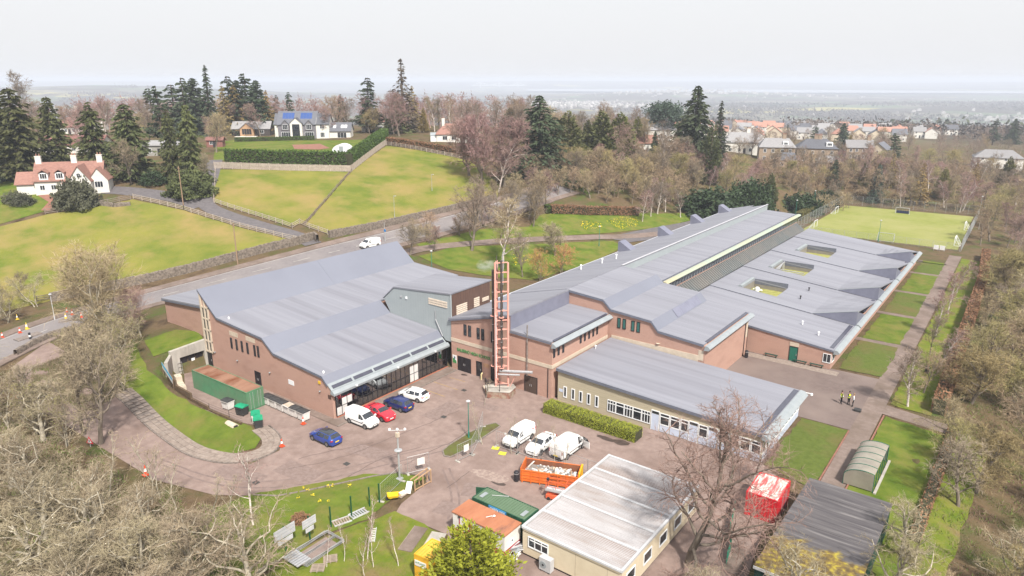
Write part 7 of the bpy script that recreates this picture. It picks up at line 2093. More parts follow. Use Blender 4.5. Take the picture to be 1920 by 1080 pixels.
FENCEW = mat('fence_wood', (.40, .34, .29), (.31, .26, .22), scale=1.5, rough=.9)
FENCED = mat('fence_dark', (.22, .18, .15), (.17, .14, .12), scale=1.5, rough=.9)
def rail_fence(line, label, h=1.15, sp=2.4, rails=3, m=None, name='rail_fence'):
 m = m or FENCEW
 ln = resample(line, sp)
 t = thing(name, (ln[0][0], ln[0][1], gz(*ln[0])), label, 'fence')
 for i, a in enumerate(ln):
  za = gz(*a)
  part('post', MB().box(a[0] - .07, a[0] + .07, a[1] - .07, a[1] + .07, za - .1, za + h), m, t)
  if i:
   c = ln[i - 1]; zc = gz(*c)
   for k in range(rails):
    f = h * (k + .7) / (rails + .1)
    part('rail', MB().beam((*c, zc + f), (*a, za + f), .05, .13), m, t)
 return t
def board_fence(line, label, h=1.75, sp=2.4, m=None):
 m = m or FENCEW
 ln = resample(line, sp)
 t = thing('board_fence', (ln[0][0], ln[0][1], gz(*ln[0])), label, 'fence')
 for i, a in enumerate(ln):
  za = gz(*a)
  part('post', MB().box(a[0] - .08, a[0] + .08, a[1] - .08, a[1] + .08, za - .1, za + h + .08), m, t)
  if i:
   c = ln[i - 1]; zc = gz(*c); L = math.dist(a, c)
   n_ = int(L / .16)
   for k in range(n_):
    f = (k + .5) / n_
    x, y, z = c[0] + (a[0] - c[0]) * f, c[1] + (a[1] - c[1]) * f, zc + (za - zc) * f
    hh = h + rnd.uniform(-.04, .04)
    part('board', MB().beam((x, y, z + .05), (x, y, z + hh), .13, .025, up=((a[1] - c[1]) / L, -(a[0] - c[0]) / L, 0)), m, t)
   part('rail', MB().beam((*c, zc + h * .75), (*a, za + h * .75), .05, .09), m, t)
 return t
rail_fence(W([(250, 372), (300, 383), (345, 394)]), 'pale rail fence along the top of the left field', 1.1)
rail_fence(W([(345, 394), (400, 411), (450, 426), (530, 446), (572, 455)]), 'pale rail fence along the lower side of the lane', 1.1)
rail_fence(W([(85, 401), (130, 395), (180, 387), (245, 374)]), 'grey rail fence below the cottage garden', 1.2, m=FENCED)
rail_fence(W([(402, 380), (440, 393), (480, 405), (530, 421), (548, 428)]), 'pale rail fence along the upper side of the lane', 1.1)
rail_fence(W([(404, 318), (403, 350), (401, 380)]), 'pale rail fence at the left edge of the middle field', 1.0)
rail_fence(W([(574, 420), (600, 390), (632, 352), (660, 322)]), 'thin wire fence dividing the two sloping fields', .9, 3.5, 2, FENCED)
rail_fence(W([(548, 428), (562, 420), (580, 428), (615, 440)]), 'pale gate fence at the foot of the sloping field', 1.2)
rail_fence(W([(725, 272), (770, 279), (820, 289), (875, 300)]), 'pale rail fence along the top of the sloping field', 1.2)
rail_fence(W([(70, 566), (105, 560), (140, 552)]), 'short dark fence at the field corner above the road', 1.1, m=FENCED)
rail_fence(W([(290, 522), (350, 505), (420, 486)]), 'thin post fence just inside the road wall', 1.0, 3.0, 2)
board_fence(W([(402, 316), (470, 318), (540, 320), (600, 321), (658, 322)]), 'grey board fence below the tall green hedge')
board_fence(W([(660, 321), (690, 297), (724, 272)]), 'grey board fence climbing beside the field to the hedge corner')

# glasshouse dome and rubble patch in the modern house's garden
p = at(640, 287)
gd = thing('garden_dome', p, 'white tunnel greenhouse on the lawn behind the tall hedge', 'greenhouse', None, HEAD)
lpart('cover', MB().prism_y([(3.0 * math.cos(q), 2.6 * math.sin(q)) for q in [math.pi * k / 12 for k in range(13)]], 0, 5), mat('polytunnel', (.62, .63, .66), (.55, .56, .6), scale=1, rough=.4, coord='O'), gd)
lpart('door', MB().box(-.6, .6, -.05, 0, 0, 2.0), GUTTER, gd)
drape('gravel_patch', [(548, 272), (600, 270), (618, 278), (600, 281), (552, 280)], .12, M_RED, 3.0)
# benches in the cottage garden
for px_, py_, txt, m_ in ((15, 337, 'white garden bench at the far left above the lawn', CB), (42, 336, 'dark garden bench beside the white bench', WOODG)):
 p = at(px_, py_)
 t = thing('garden_bench', p, txt, 'bench', 'garden benches', HEAD + .3)
 lpart('seat', MB().box(-.9, .9, -.3, .2, .42, .48), m_, t)
 lpart('backrest', MB().box(-.9, .9, .2, .26, .5, 1.0), m_, t)
 for x in (-.8, .8):
  lpart('leg', MB().box(x - .05, x + .05, -.28, .22, 0, .42), m_, t)
# warning signs at the drive
SRED = mat('sign_red', (.55, .02, .03), scale=2, coord='O')
for px_, py_, h, txt in ((38, 765, 2.0, 'red bordered triangular road sign among the left trees'), (170, 838, 1.2, 'small red and white sign at the drive edge')):
 p = at(px_, py_)
 t = thing('warning_sign', p, txt, 'sign', 'warning signs', HEAD - .3)
 lpart('post', MB().tube((0, 0, 0), (0, 0, h), .035), STEEL, t)
 lpart('plate', MB().prism_y([(-.5, h - .75), (.5, h - .75), (0, h + .12)], -.03, 0), SRED, t)
 lpart('symbol_field', MB().prism_y([(-.32, h - .65), (.32, h - .65), (0, h - .1)], -.04, -.031), CB, t)
 lpart('symbol', MB().box(-.05, .05, -.048, -.041, h - .55, h - .3), DARKM, t)
# small black and white crossing bollard on the road island
p = at(57, 636)
t = thing('island_bollard', (p[0], p[1], p[2] + .05), 'black and white bollard on the small road island', 'bollard')
lpart('shaft', MB().tube((0, 0, 0), (0, 0, 1.0), .16, n=10), DARKM, t)
lpart('band', MB().tube((0, 0, .35), (0, 0, .65), .165, n=10), CB, t)
strip('traffic_island', [tuple(at(30, 640)[:2]), tuple(at(75, 625)[:2])], .7, -.7, .2, M_KERB, 1.0, thick=.15)
strip('traffic_island', [tuple(at(110, 604)[:2]), tuple(at(140, 598)[:2])], .7, -.7, .2, M_KERB, 1.0, thick=.15)
# ------------------------------------------------------------------ trees
def soup(name, V, T, m):
 """Mesh straight from numpy arrays of vertices and triangles."""
 me = bpy.data.meshes.new(name)
 V = np.asarray(V, np.float32); T = np.asarray(T, np.int32)
 me.vertices.add(len(V)); me.vertices.foreach_set('co', V.ravel())
 me.loops.add(T.size); me.loops.foreach_set('vertex_index', T.ravel())
 me.polygons.add(len(T))
 me.polygons.foreach_set('loop_start', np.arange(0, T.size, 3, dtype=np.int32))
 me.polygons.foreach_set('loop_total', np.full(len(T), 3, np.int32))
 me.update(calc_edges=True)
 me.validate()
 me.materials.append(m)
 return me

def unit(v):
 return v / (np.linalg.norm(v, axis=-1, keepdims=True) + 1e-9)

def perp(d, rs):
 r = unit(rs.normal(size=d.shape))
 return unit(np.cross(d, r))

def tubes(P0, P1, R0, R1, n):
 d = unit(P1 - P0)
 ref = np.where(np.abs(d[:, 2:3]) < .9, np.array([[0, 0, 1.]]), np.array([[1., 0, 0]]))
 u = unit(np.cross(d, ref)); w = np.cross(d, u)
 k = len(P0)
 V = np.empty((k, 2, n, 3)); 
 for j in range(n):
  t = 2 * math.pi * j / n
  o = u * math.cos(t) + w * math.sin(t)
  V[:, 0, j] = P0 + o * R0[:, None]
  V[:, 1, j] = P1 + o * R1[:, None]
 T = []
 base = np.arange(k) * 2 * n
 for j in range(n):
  a, b_ = j, (j + 1) % n
  T.append(np.stack([base + a, base + b_, base + n + b_], 1)); T.append(np.stack([base + a, base + n + b_, base + n + a], 1))
 return V.reshape(-1, 3), np.concatenate(T)

def spikes(P, D, L, Wd, rs):
 """One thin triangle per twig."""
 s = perp(D, rs) * (Wd / 2)[:, None]
 V = np.stack([P - s, P + s, P + D * L[:, None]], 1).reshape(-1, 3)
 return V, np.arange(len(P) * 3).reshape(-1, 3)

def cards(C, size, rs, flat=0.0, aspect=1.0):
 """Small random leaf quads (two triangles each)."""
 k = len(C)
 nrm = unit(rs.normal(size=(k, 3)) + np.array([0, 0, flat]))
 u = perp(nrm, rs); w = np.cross(nrm, u)
 sz = size * rs.uniform(.6, 1.4, k)
 u = u * sz[:, None] * .5; w = w * sz[:, None] * .5 * aspect
 V = np.stack([C - u - w * .6, C + u * .2 - w, C + u + w * .5, C - u * .3 + w], 1).reshape(-1, 3)
 b_ = np.arange(k) * 4
 T = np.concatenate([np.stack([b_, b_ + 1, b_ + 2], 1), np.stack([b_, b_ + 2, b_ + 3], 1)])
 return V, T

def join(parts):
 V, T, k = [], [], 0
 for v, t in parts:
  V.append(v); T.append(t + k); k += len(v)
 return np.concatenate(V), np.concatenate(T)

def bare(seed, H=10.0, limbs=11, subs=8, twigs=8, fine=7, spread=.42, bole=.22, lean=48, droop=0.0, r0=.22, tw=.016, buds=0, up=.12, multi=1, wob=.22):
 """Leafless tree: returns (trunk arrays, crown arrays)."""
 rs = np.random.RandomState(seed)
 S = {0: [], 1: [], 2: [], 3: []}
 def run(p, d, L, r, n_, lv, trop, wb):
  pts = [p]
  for i in range(n_):
   d = unit(d + rs.normal(size=3) * wb + np.array([0, 0, trop]))
   q = p + d * L / n_
   S[lv].append((p, q, r * (1 - .75 * i / n_), r * (1 - .75 * (i + 1) / n_)))
   p = q; pts.append(p)
  return pts
 def along(pts, f):
  i = min(int(f * (len(pts) - 1)), len(pts) - 2); g = f * (len(pts) - 1) - i
  return pts[i] * (1 - g) + pts[i + 1] * g, unit(pts[i + 1] - pts[i])
 def side(d, ang, az):
  a = unit(np.cross(d, np.array([.3, .5, .8]))); b_ = np.cross(d, a)
  s = a * math.cos(az) + b_ * math.sin(az)
  return unit(d * math.cos(ang) + s * math.sin(ang))
 tp, td, tl = [], [], []
 for mstem in range(multi):
  base = np.array([rs.uniform(-.25, .25), rs.uniform(-.25, .25), 0]) * (multi > 1)
  d0 = unit(np.array([rs.uniform(-.22, .22) * (multi > 1) + rs.normal() * .05, rs.uniform(-.22, .22) * (multi > 1) + rs.normal() * .05, 1]))
  trunk = run(base, d0, H * .86, r0 / math.sqrt(multi), 9, 0, .03, .08)
  nl = max(4, limbs // multi)
  az = rs.uniform(0, 6.3)
  for i in range(nl):
   f = bole + (1 - bole) * (i + rs.uniform(0, .8)) / nl
   f = min(f, .99)
   p, d = along(trunk, f)
   az += 2.4 + rs.uniform(-.5, .5)
   ang = R(lean) * (1.15 - .6 * f) * rs.uniform(.8, 1.2)
   env = math.sin(math.pi * min(1, (f - bole) / (1 - bole) * .75 + .25)) ** .7
   L = H * spread * (.35 + .75 * env) * rs.uniform(.8, 1.15)
   lr = r0 / math.sqrt(multi) * (.55 - .3 * f)
   limb = run(p, side(d, ang, az), L, lr, 6, 1, up, wob)
   a2 = rs.uniform(0, 6.3)
   for j in range(subs):
    f2 = .22 + .78 * (j + rs.uniform(0, .7)) / subs
    p2, d2 = along(limb, min(f2, .99))
    a2 += 2.4
    L2 = L * .42 * (1.15 - .55 * f2) * rs.uniform(.7, 1.25)
    br = run(p2, side(d2, R(rs.uniform(30, 62)), a2), L2, lr * .42, 4, 2, up * .5 - droop * .5, wob * 1.2)
    a3 = rs.uniform(0, 6.3)
    for k in range(twigs):
     f3 = .15 + .85 * (k + rs.uniform(0, .8)) / twigs
     p3, d3 = along(br, min(f3, .99))
     a3 += 2.4
     L3 = L2 * .52 * rs.uniform(.6, 1.3)
     tg = run(p3, side(d3, R(rs.uniform(25, 60)), a3), L3, max(lr * .12, tw * .6), 2, 3, .03 - droop, wob)
     for q in range(fine):
      f4 = (q + rs.uniform(0, 1)) / fine
      p4, d4 = along(tg, min(f4, .99))
      tp.append(p4); td.append(side(d4, R(rs.uniform(15, 60)), rs.uniform(0, 6.3)) + np.array([0, 0, -droop])); tl.append(L3 * rs.uniform(.35, .95))
 def arr(lv):
  a = S[lv]
  return np.array([s[0] for s in a]), np.array([s[1] for s in a]), np.array([s[2] for s in a]), np.array([s[3] for s in a])
 tr = join([tubes(*arr(0), 7), tubes(*arr(1), 5)])
 tp, td, tl = np.array(tp), unit(np.array(td)), np.array(tl)
 P0, P1, R0, R1 = arr(3)
 cr = [tubes(*arr(2), 3), spikes(P0, unit(P1 - P0), np.linalg.norm(P1 - P0, axis=1) * 1.15, np.maximum(R0 * 2, tw * 1.5), rs), spikes(tp, td, tl, np.full(len(tp), tw), rs)]
 crown = join(cr)
 bud = None
 if buds:
  ii = rs.choice(len(tp), min(buds, len(tp)), False)
  bud = cards(tp[ii] + td[ii] * tl[ii][:, None] * rs.uniform(.3, 1, (len(ii), 1)), .065, rs)
 return tr, crown, bud

def spruce(seed, H=10.0, Rb=2.2, whorls=34, nb=8, sparse=1.0, droop=.35, size=.42, z0=.06, power=.85, bushy=10, dead_top=0.0):
 rs = np.random.RandomState(seed)
 seg0, seg1, r0_, r1_ = [], [], [], []
 C, D = [], []
 trunk = tubes(np.array([[0, 0, 0.]]), np.array([[0, 0, H]]), np.array([.018 * H]), np.array([.004 * H]), 7)
 for w in range(whorls):
  f = z0 + (1 - z0) * (w + rs.uniform(0, .6)) / whorls
  z = f * H
  rad = Rb * (1 - f) ** power * rs.uniform(.6, 1.2) + .06
  az0 = rs.uniform(0, 6.3)
  n_ = max(4, int(nb * (1 - f * .45)))
  for k in range(n_):
   if rs.uniform() > sparse: continue
   az = az0 + 2 * math.pi * k / n_ + rs.uniform(-.3, .3)
   L = rad * rs.uniform(.5, 1.2)
   o = np.array([math.cos(az), math.sin(az), 0])
   p = np.array([0, 0, z])
   tip = p + o * L + np.array([0, 0, -droop * L + .12 * L * f])
   seg0.append(p); seg1.append(tip); r0_.append(.006 * H * (1 - f) + .012); r1_.append(.006)
   m_ = max(3, int(bushy * (L / Rb) + 3))
   g = np.sqrt(rs.uniform(.03, 1, m_)) if dead_top == 0 or f < 1 - dead_top else rs.uniform(.2, 1, max(2, m_ // 3))
   for t in g:
    c = p + (tip - p) * t + np.array([0, 0, -.25 * droop * L * t * t]) + rs.normal(size=3) * .09 * L * np.array([1, 1, .45])
    C.append(c); D.append(o + np.array([0, 0, -.35]) + rs.normal(size=3) * .35)
 C, D = np.array(C), unit(np.array(D))
 k = len(C)
 s = perp(D, rs); L = size * rs.uniform(.6, 1.5, k)
 wd = L * .42
 V = np.stack([C - D * L[:, None] * .4, C - s * wd[:, None] * .5, C + D * L[:, None] * .6 - np.array([0, 0, 1]) * (L * .18)[:, None], C + s * wd[:, None] * .5], 1).reshape(-1, 3)
 b_ = np.arange(k) * 4
 leaf = (V, np.concatenate([np.stack([b_, b_ + 1, b_ + 2], 1), np.stack([b_, b_ + 2, b_ + 3], 1)]))
 tr = join([trunk, tubes(np.array(seg0), np.array(seg1), np.array(r0_), np.array(r1_), 3)])
 return tr, leaf, None

def pine(seed, H=10.0, Rb=2.6, clumps=46, per=70, bole=.38, size=.30, round_=True):
 rs = np.random.RandomState(seed)
 trunk = [tubes(np.array([[0, 0, 0.], [.05, .02, H * .5]]), np.array([[.05, .02, H * .5], [.1, -.05, H * .93]]), np.array([.026 * H, .017 * H]), np.array([.017 * H, .004 * H]), 7)]
 A, B_, C = [], [], []
 for i in range(clumps):
  f = bole + (1 - bole) * math.sqrt((i + .5) / clumps)
  az = i * 2.4 + rs.uniform(-.4, .4)
  env = math.sqrt(max(0.05, 1 - ((f - (bole + 1) / 2 + .06) / ((1 - bole) / 2 + .1)) ** 2)) if round_ else (1 - f) ** .8 + .12
  L = Rb * env * rs.uniform(.45, 1.1)
  z = f * H
  c = np.array([math.cos(az) * L, math.sin(az) * L, z + rs.uniform(-.2, .35)])
  A.append([0, 0, z - .12 * H * rs.uniform(.4, 1)]); B_.append(c)
  sg = np.array([.62, .62, .34]) * rs.uniform(.75, 1.3) * Rb / 2.6
  C.append(c + rs.normal(size=(per, 3)) * sg)
 trunk.append(tubes(np.array(A), np.array(B_), np.full(len(A), .007 * H), np.full(len(A), .012), 4))
 return join(trunk), cards(np.concatenate(C), size, rs, .6), None

def cypress(seed, H=10.0, Rb=1.7, n_=4200, size=.34, power=.75, lumps=1.0):
 rs = np.random.RandomState(seed)
 f = 1 - np.sqrt(rs.uniform(0, 1, n_)); f = f * .97 + .02
 az = rs.uniform(0, 2 * math.pi, n_)
 lump = 1 + lumps * (.16 * np.sin(az * 3 + f * 17 + seed) + .14 * np.sin(az * 5 - f * 31) + .08 * np.sin(az * 11 + f * 53))
 rad = Rb * np.clip(1 - f, 0, 1) ** power * np.clip(f / .10, .45, 1) ** .5 * lump * rs.uniform(.62, 1.04, n_)
 C = np.stack([np.cos(az) * rad, np.sin(az) * rad, f * H + rs.uniform(-.1, .1, n_)], 1)
 D = unit(np.stack([np.cos(az) * .55, np.sin(az) * .55, np.full(n_, .8)], 1) + rs.normal(size=(n_, 3)) * .35)
 s = perp(D, rs); L = size * rs.uniform(.6, 1.5, n_); wd = L * .5
 V = np.stack([C - D * L[:, None] * .4, C - s * wd[:, None] * .5, C + D * L[:, None] * .6, C + s * wd[:, None] * .5], 1).reshape(-1, 3)
 b_ = np.arange(n_) * 4
 tr = tubes(np.array([[0, 0, 0.]]), np.array([[0, 0, H * .94]]), np.array([.02 * H]), np.array([.003 * H]), 6)
 return tr, (V, np.concatenate([np.stack([b_, b_ + 1, b_ + 2], 1), np.stack([b_, b_ + 2, b_ + 3], 1)])), None

def bush(seed, H=2.0, Rb=1.5, n_=2600, size=.16, stems=9):
 rs = np.random.RandomState(seed)
 d = unit(rs.normal(size=(n_, 3))); d[:, 2] = np.abs(d[:, 2])
 az = np.arctan2(d[:, 1], d[:, 0])
 lump = 1 + .14 * np.sin(az * 4 + d[:, 2] * 7 + seed) + .12 * np.sin(az * 7 - d[:, 2] * 13)
 r = lump * rs.uniform(.55, 1.02, n_) ** .6
 C = d * r[:, None] * np.array([Rb, Rb, H * .96]) + np.array([0, 0, .04])
 a = rs.uniform(0, 6.3, stems)
 tr = tubes(np.zeros((stems, 3)), np.stack([np.cos(a) * Rb * .55, np.sin(a) * Rb * .55, np.full(stems, H * .7)], 1), np.full(stems, .03 * H), np.full(stems, .008), 4)
 return tr, cards(C, size, rs, .5), None

# bark, twig and leaf colours
BARK = mat('bark_grey', (.20, .165, .13), (.13, .105, .085), scale=3, stretch=(2, 2, .4), rough=.95, coord='O', rand=.15)
BARKL = mat('bark_lichen', (.42, .38, .30), (.22, .19, .145), scale=2.5, rough=.95, coord='O', rand=.12)
BARKB = mat('bark_birch', (.56, .50, .45), (.28, .23, .21), scale=2.2, stretch=(1, 1, 2), lo=.45, hi=.62, rough=.9, coord='O', rand=.1)
BARKD = mat('bark_dark', (.10, .075, .058), (.07, .052, .042), scale=3, rough=.95, coord='O')
TW_BEIGE = mat('twig_lichen', (.36, .30, .20), (.19, .15, .10), scale=.9, rough=.95, coord='O', rand=.16, hrand=.012)
TW_GREY = mat('twig_grey', (.26, .205, .155), (.18, .14, .105), scale=.7, rough=.95, coord='O', rand=.2, hrand=.015)
TW_PINK = mat('twig_birch', (.31, .205, .18), (.23, .145, .13), scale=.7, rough=.95, coord='O', rand=.18, hrand=.015)
TW_DARK = mat('twig_dark', (.26, .17, .14), (.18, .12, .10), scale=.7, rough=.95, coord='O')
TW_TAN = mat('twig_tan', (.345, .265, .17), (.235, .175, .11), scale=.7, rough=.95, coord='O', rand=.2, hrand=.02)
TW_OLIVE = mat('twig_olive', (.33, .27, .125), (.23, .19, .09), scale=.7, rough=.95, coord='O', rand=.18, hrand=.02)
TW_RUST = mat('twig_rust', (.44, .25, .10), (.34, .195, .08), scale=.7, rough=.95, coord='O', rand=.15, hrand=.02)
BUDS = mat('buds_green', (.34, .33, .09), (.26, .27, .07), scale=1.5, rough=.9, coord='O', trans=.2)
N_DARK = mat('needle_dark', (.058, .078, .040), (.038, .054, .028), scale=.6, rough=.85, coord='O', rand=.25, hrand=.02, trans=.12)
N_GREEN = mat('needle_green', (.112, .122, .045), (.070, .080, .030), scale=.6, rough=.85, coord='O', rand=.22, hrand=.02, trans=.15)
N_OLIVE = mat('needle_olive', (.16, .16, .05), (.11, .11, .036), scale=.6, rough=.85, coord='O', rand=.2, hrand=.02, trans=.15)
N_GOLD = mat('needle_gold', (.28, .20, .075), (.20, .145, .055), scale=.6, rough=.9, coord='O', rand=.18, hrand=.015, trans=.15)
N_BLUE = mat('needle_blue', (.066, .096, .066), (.045, .068, .048), scale=.6, rough=.85, coord='O', rand=.2, trans=.12)
N_BROWN = mat('needle_brown', (.125, .098, .066), (.088, .072, .05), scale=.6, rough=.9, coord='O', rand=.15)
N_LIME = mat('needle_lime', (.32, .33, .03), (.18, .20, .02), scale=.9, rough=.8, coord='O', trans=.25)
L_DARK = mat('leaf_dark', (.040, .066, .024), (.026, .045, .018), scale=1.2, rough=.6, coord='O', rand=.2, trans=.12)
L_GREY = mat('leaf_grey_green', (.105, .105, .066), (.075, .078, .048), scale=1.2, rough=.8, coord='O', rand=.2, trans=.12)
L_COPPER = mat('leaf_copper', (.29, .16, .09), (.20, .11, .065), scale=1.0, rough=.9, coord='O', rand=.12, trans=.15)
L_HEDGE = mat('leaf_hedge', (.34, .36, .045), (.22, .25, .03), scale=1.6, rough=.7, coord='O', trans=.2)
L_LEYL = mat('leaf_leylandii', (.075, .125, .022), (.050, .088, .018), scale=.7, rough=.8, coord='O', trans=.15)

PROTO = {}
def proto(key, fn, *a, **k):
 tr, cr, bud = fn(*a, **k)
 H = k.get('H', 10.0)
 PROTO[key] = (soup('trunk', *tr, BARK), soup('crown', *cr, TW_GREY), soup('buds', *bud, BUDS) if bud is not None else None, H)
for i in range(3):
 proto('lichen%d' % i, bare, 20 + i, H=9.0, limbs=14, subs=9, twigs=7, fine=5, spread=.50, bole=.12, lean=60, tw=.021, r0=.30, up=.10, wob=.40)
 proto('wide%d' % i, bare, 40 + i, H=10.0, limbs=12, subs=8, twigs=8, fine=6, spread=.44, bole=.20, lean=52, tw=.030, r0=.22)
 proto('tall%d' % i, bare, 60 + i, H=10.0, limbs=14, subs=7, twigs=7, fine=6, spread=.30, bole=.20, lean=40, tw=.030, r0=.15, up=.2)
 proto('birch%d' % i, bare, 80 + i, H=10.0, limbs=16, subs=7, twigs=7, fine=7, spread=.27, bole=.22, lean=42, tw=.026, r0=.13, droop=.12, up=.14)
 proto('thicket%d' % i, bare, 100 + i, H=5.0, limbs=12, subs=6, twigs=7, fine=6, spread=.46, bole=.05, lean=46, tw=.024, r0=.10, multi=4, up=.2)
 proto('budding%d' % i, bare, 120 + i, H=7.0, limbs=12, subs=8, twigs=8, fine=6, spread=.42, bole=.10, lean=46, tw=.020, r0=.14, multi=2, up=.2, buds=1100)
proto('willow', bare, 140, H=10.0, limbs=24, subs=10, twigs=8, fine=7, spread=.46, bole=.10, lean=42, tw=.022, r0=.24, multi=3, up=.30)
proto('bigtree', bare, 151, H=14.0, limbs=20, subs=9, twigs=8, fine=6, spread=.40, bole=.12, lean=60, tw=.022, r0=.25, up=.16, wob=.26)
proto('round', bare, 160, H=8.0, limbs=16, subs=10, twigs=9, fine=7, spread=.46, bole=.12, lean=55, tw=.03, r0=.2, up=.15)
for i in range(3):
 FAR = globals().setdefault('FAR', []); FAR.append(bare(300 + i, H=10.0, limbs=9, subs=5, twigs=5, fine=3, spread=.44, bole=.15, lean=48, tw=.085, r0=.16)[:2])
proto('sapling0', bare, 170, H=6.0, limbs=9, subs=4, twigs=4, fine=3, spread=.20, bole=.3, lean=32, tw=.016, r0=.05, up=.3)
proto('sapling1', bare, 171, H=6.0, limbs=8, subs=4, twigs=4, fine=3, spread=.26, bole=.25, lean=40, tw=.016, r0=.05, up=.25)
for i in range(3):
 proto('spruce%d' % i, spruce, 200 + i, H=10.0, Rb=2.5, whorls=40, nb=10, size=.44, bushy=30, power=.62, sparse=.9, droop=.28)
proto('spruce_big', spruce, 210, H=10.0, Rb=3.2, whorls=34, nb=11, size=.40, bushy=30, droop=.28, power=.72)
proto('spruce_thin', spruce, 211, H=10.0, Rb=1.6, whorls=42, nb=8, size=.34, bushy=14, sparse=.9, power=.95)
proto('fir_tall', spruce, 212, H=10.0, Rb=2.0, whorls=42, nb=8, size=.32, bushy=14, sparse=.85, power=.95, dead_top=.38, droop=.15)
proto('larch0', spruce, 213, H=10.0, Rb=2.4, whorls=34, nb=8, size=.36, bushy=16, sparse=.85, droop=.12)
proto('pine_dark', spruce, 223, H=10.0, Rb=2.5, whorls=24, nb=8, size=.50, bushy=34, sparse=.66, power=.5, z0=.16, droop=.08)
proto('pine_round', pine, 222, H=8.0, Rb=3.4, clumps=54, per=80, bole=.34, size=.34)
for i in range(3):
 proto('cypress%d' % i, cypress, 230 + i, H=10.0, Rb=2.9 - .35 * i, n_=5200, size=.38)
proto('column', cypress, 234, H=10.0, Rb=1.6, power=.32, lumps=1.4)
proto('near_conifer', cypress, 236, H=9.0, Rb=3.0, n_=15000, size=.30, power=.50, lumps=1.7)
proto('bush0', bush, 240, H=2.0, Rb=1.6)
proto('bush1', bush, 241, H=2.0, Rb=1.6)
proto('laurel', bush, 242, H=3.0, Rb=3.0, n_=5200, size=.26)

SPEC = {  # kind: prototypes, bark, crown colour
 'lichen': (('lichen0', 'lichen1', 'lichen2'), BARKL, TW_BEIGE), 'grey': (('wide0', 'wide1', 'wide2', 'tall1'), BARK, TW_GREY), 'tan': (('wide0', 'wide2', 'tall0', 'tall2'), BARK, TW_TAN),
 'olive': (('wide1', 'round', 'wide2'), BARK, TW_OLIVE), 'tall': (('tall0', 'tall1', 'tall2'), BARKB, TW_GREY), 'birch': (('birch0', 'birch1', 'birch2'), BARKB, TW_PINK),
 'purple': (('wide1', 'birch0', 'birch2'), BARK, TW_PINK), 'thicket': (('thicket0', 'thicket1', 'thicket2'), BARK, TW_TAN), 'rust': (('thicket0', 'thicket2'), BARK, TW_RUST),
 'budding': (('budding0', 'budding1', 'budding2'), BARKL, TW_BEIGE), 'willow': (('willow',), BARKL, TW_TAN), 'bigtree': (('bigtree',), BARK, TW_DARK), 'round': (('round',), BARK, TW_OLIVE), 'roundtan': (('round',), BARK, TW_TAN), 'roundpink': (('round',), BARK, TW_PINK),
 'sapling': (('sapling0', 'sapling1'), BARKL, TW_BEIGE), 'whitesapling': (('sapling0', 'sapling1'), BARKB, TW_PINK),
 'spruce': (('spruce0', 'spruce1', 'spruce2'), BARKD, N_GREEN), 'spruced': (('spruce0', 'spruce1', 'spruce2'), BARKD, N_DARK), 'sprucebig': (('spruce_big',), BARKD, N_DARK), 'sprucethin': (('spruce_thin',), BARKD, N_DARK),
 'fir': (('fir_tall',), BARKD, N_BROWN), 'larch': (('larch0',), BARK, N_GOLD), 'pine': (('pine_dark', 'spruce1'), BARKD, N_DARK), 'pinedark': (('pine_dark',), BARKD, N_DARK), 'pineround': (('pine_round',), BARK, N_BLUE),
 'cypress': (('cypress0', 'cypress1', 'cypress2'), BARKD, N_GREEN), 'cypressolive': (('cypress0', 'cypress1'), BARKD, N_OLIVE), 'cypressgold': (('cypress2',), BARKD, N_GOLD), 'ivy': (('column',), BARKD, N_GREEN), 'bluespruce': (('spruce_big',), BARKD, N_BLUE),
 'lime': (('near_conifer',), BARKD, N_LIME), 'bush': (('bush0', 'bush1'), BARK, L_GREY), 'bushdark': (('bush0', 'bush1'), BARK, L_DARK), 'laurel': (('laurel',), BARK, L_DARK), 'bushgreen': (('laurel',), BARK, N_GREEN), 'bushgrey': (('laurel',), BARK, L_GREY)}
NAMES = {'lichen': 'bare_tree', 'grey': 'bare_tree', 'tan': 'bare_tree', 'olive': 'bare_tree', 'tall': 'bare_tree', 'birch': 'birch_tree', 'purple': 'bare_tree', 'thicket': 'bare_shrub', 'rust': 'bare_shrub', 'budding': 'budding_tree', 'willow': 'willow_tree',
   'bigtree': 'bare_tree', 'round': 'bare_tree', 'roundtan': 'bare_tree', 'roundpink': 'bare_tree', 'sapling': 'sapling', 'whitesapling': 'birch_sapling', 'larch': 'larch_tree', 'pine': 'pine_tree', 'pinedark': 'pine_tree', 'pineround': 'pine_tree', 'bush': 'shrub', 'bushdark': 'shrub', 'laurel': 'shrub', 'bushgreen': 'shrub', 'bushgrey': 'shrub', 'ivy': 'ivy_tree', 'fir': 'fir_tree'}
trng = random.Random(77)
def tree(kind, p, h, label, group=None, wide=1.0, crown=None, bark=None, variant=None):
 ks, bk, cm_ = SPEC[kind]
 key = ks[variant % len(ks)] if variant is not None else trng.choice(ks)
 tm, cmsh, bm_, H0 = PROTO[key]
 s = h / H0
 nm = NAMES.get(kind, 'conifer_tree')
 t = thing(nm, p, label, 'shrub' if 'shrub' in nm else 'tree', group, trng.uniform(0, 6.28))
 sx = s * wide
 for n_, me_, m_ in (('trunk', tm, bark or bk), ('crown', cmsh, crown or cm_), ('buds', bm_, BUDS)):
  if me_ is None: continue
  o = link(n_, me_, t)
  o.scale = (sx, sx, s)
  if n_ != 'buds':
   o.material_slots[0].link = 'OBJECT'
   o.material_slots[0].material = m_
 return t
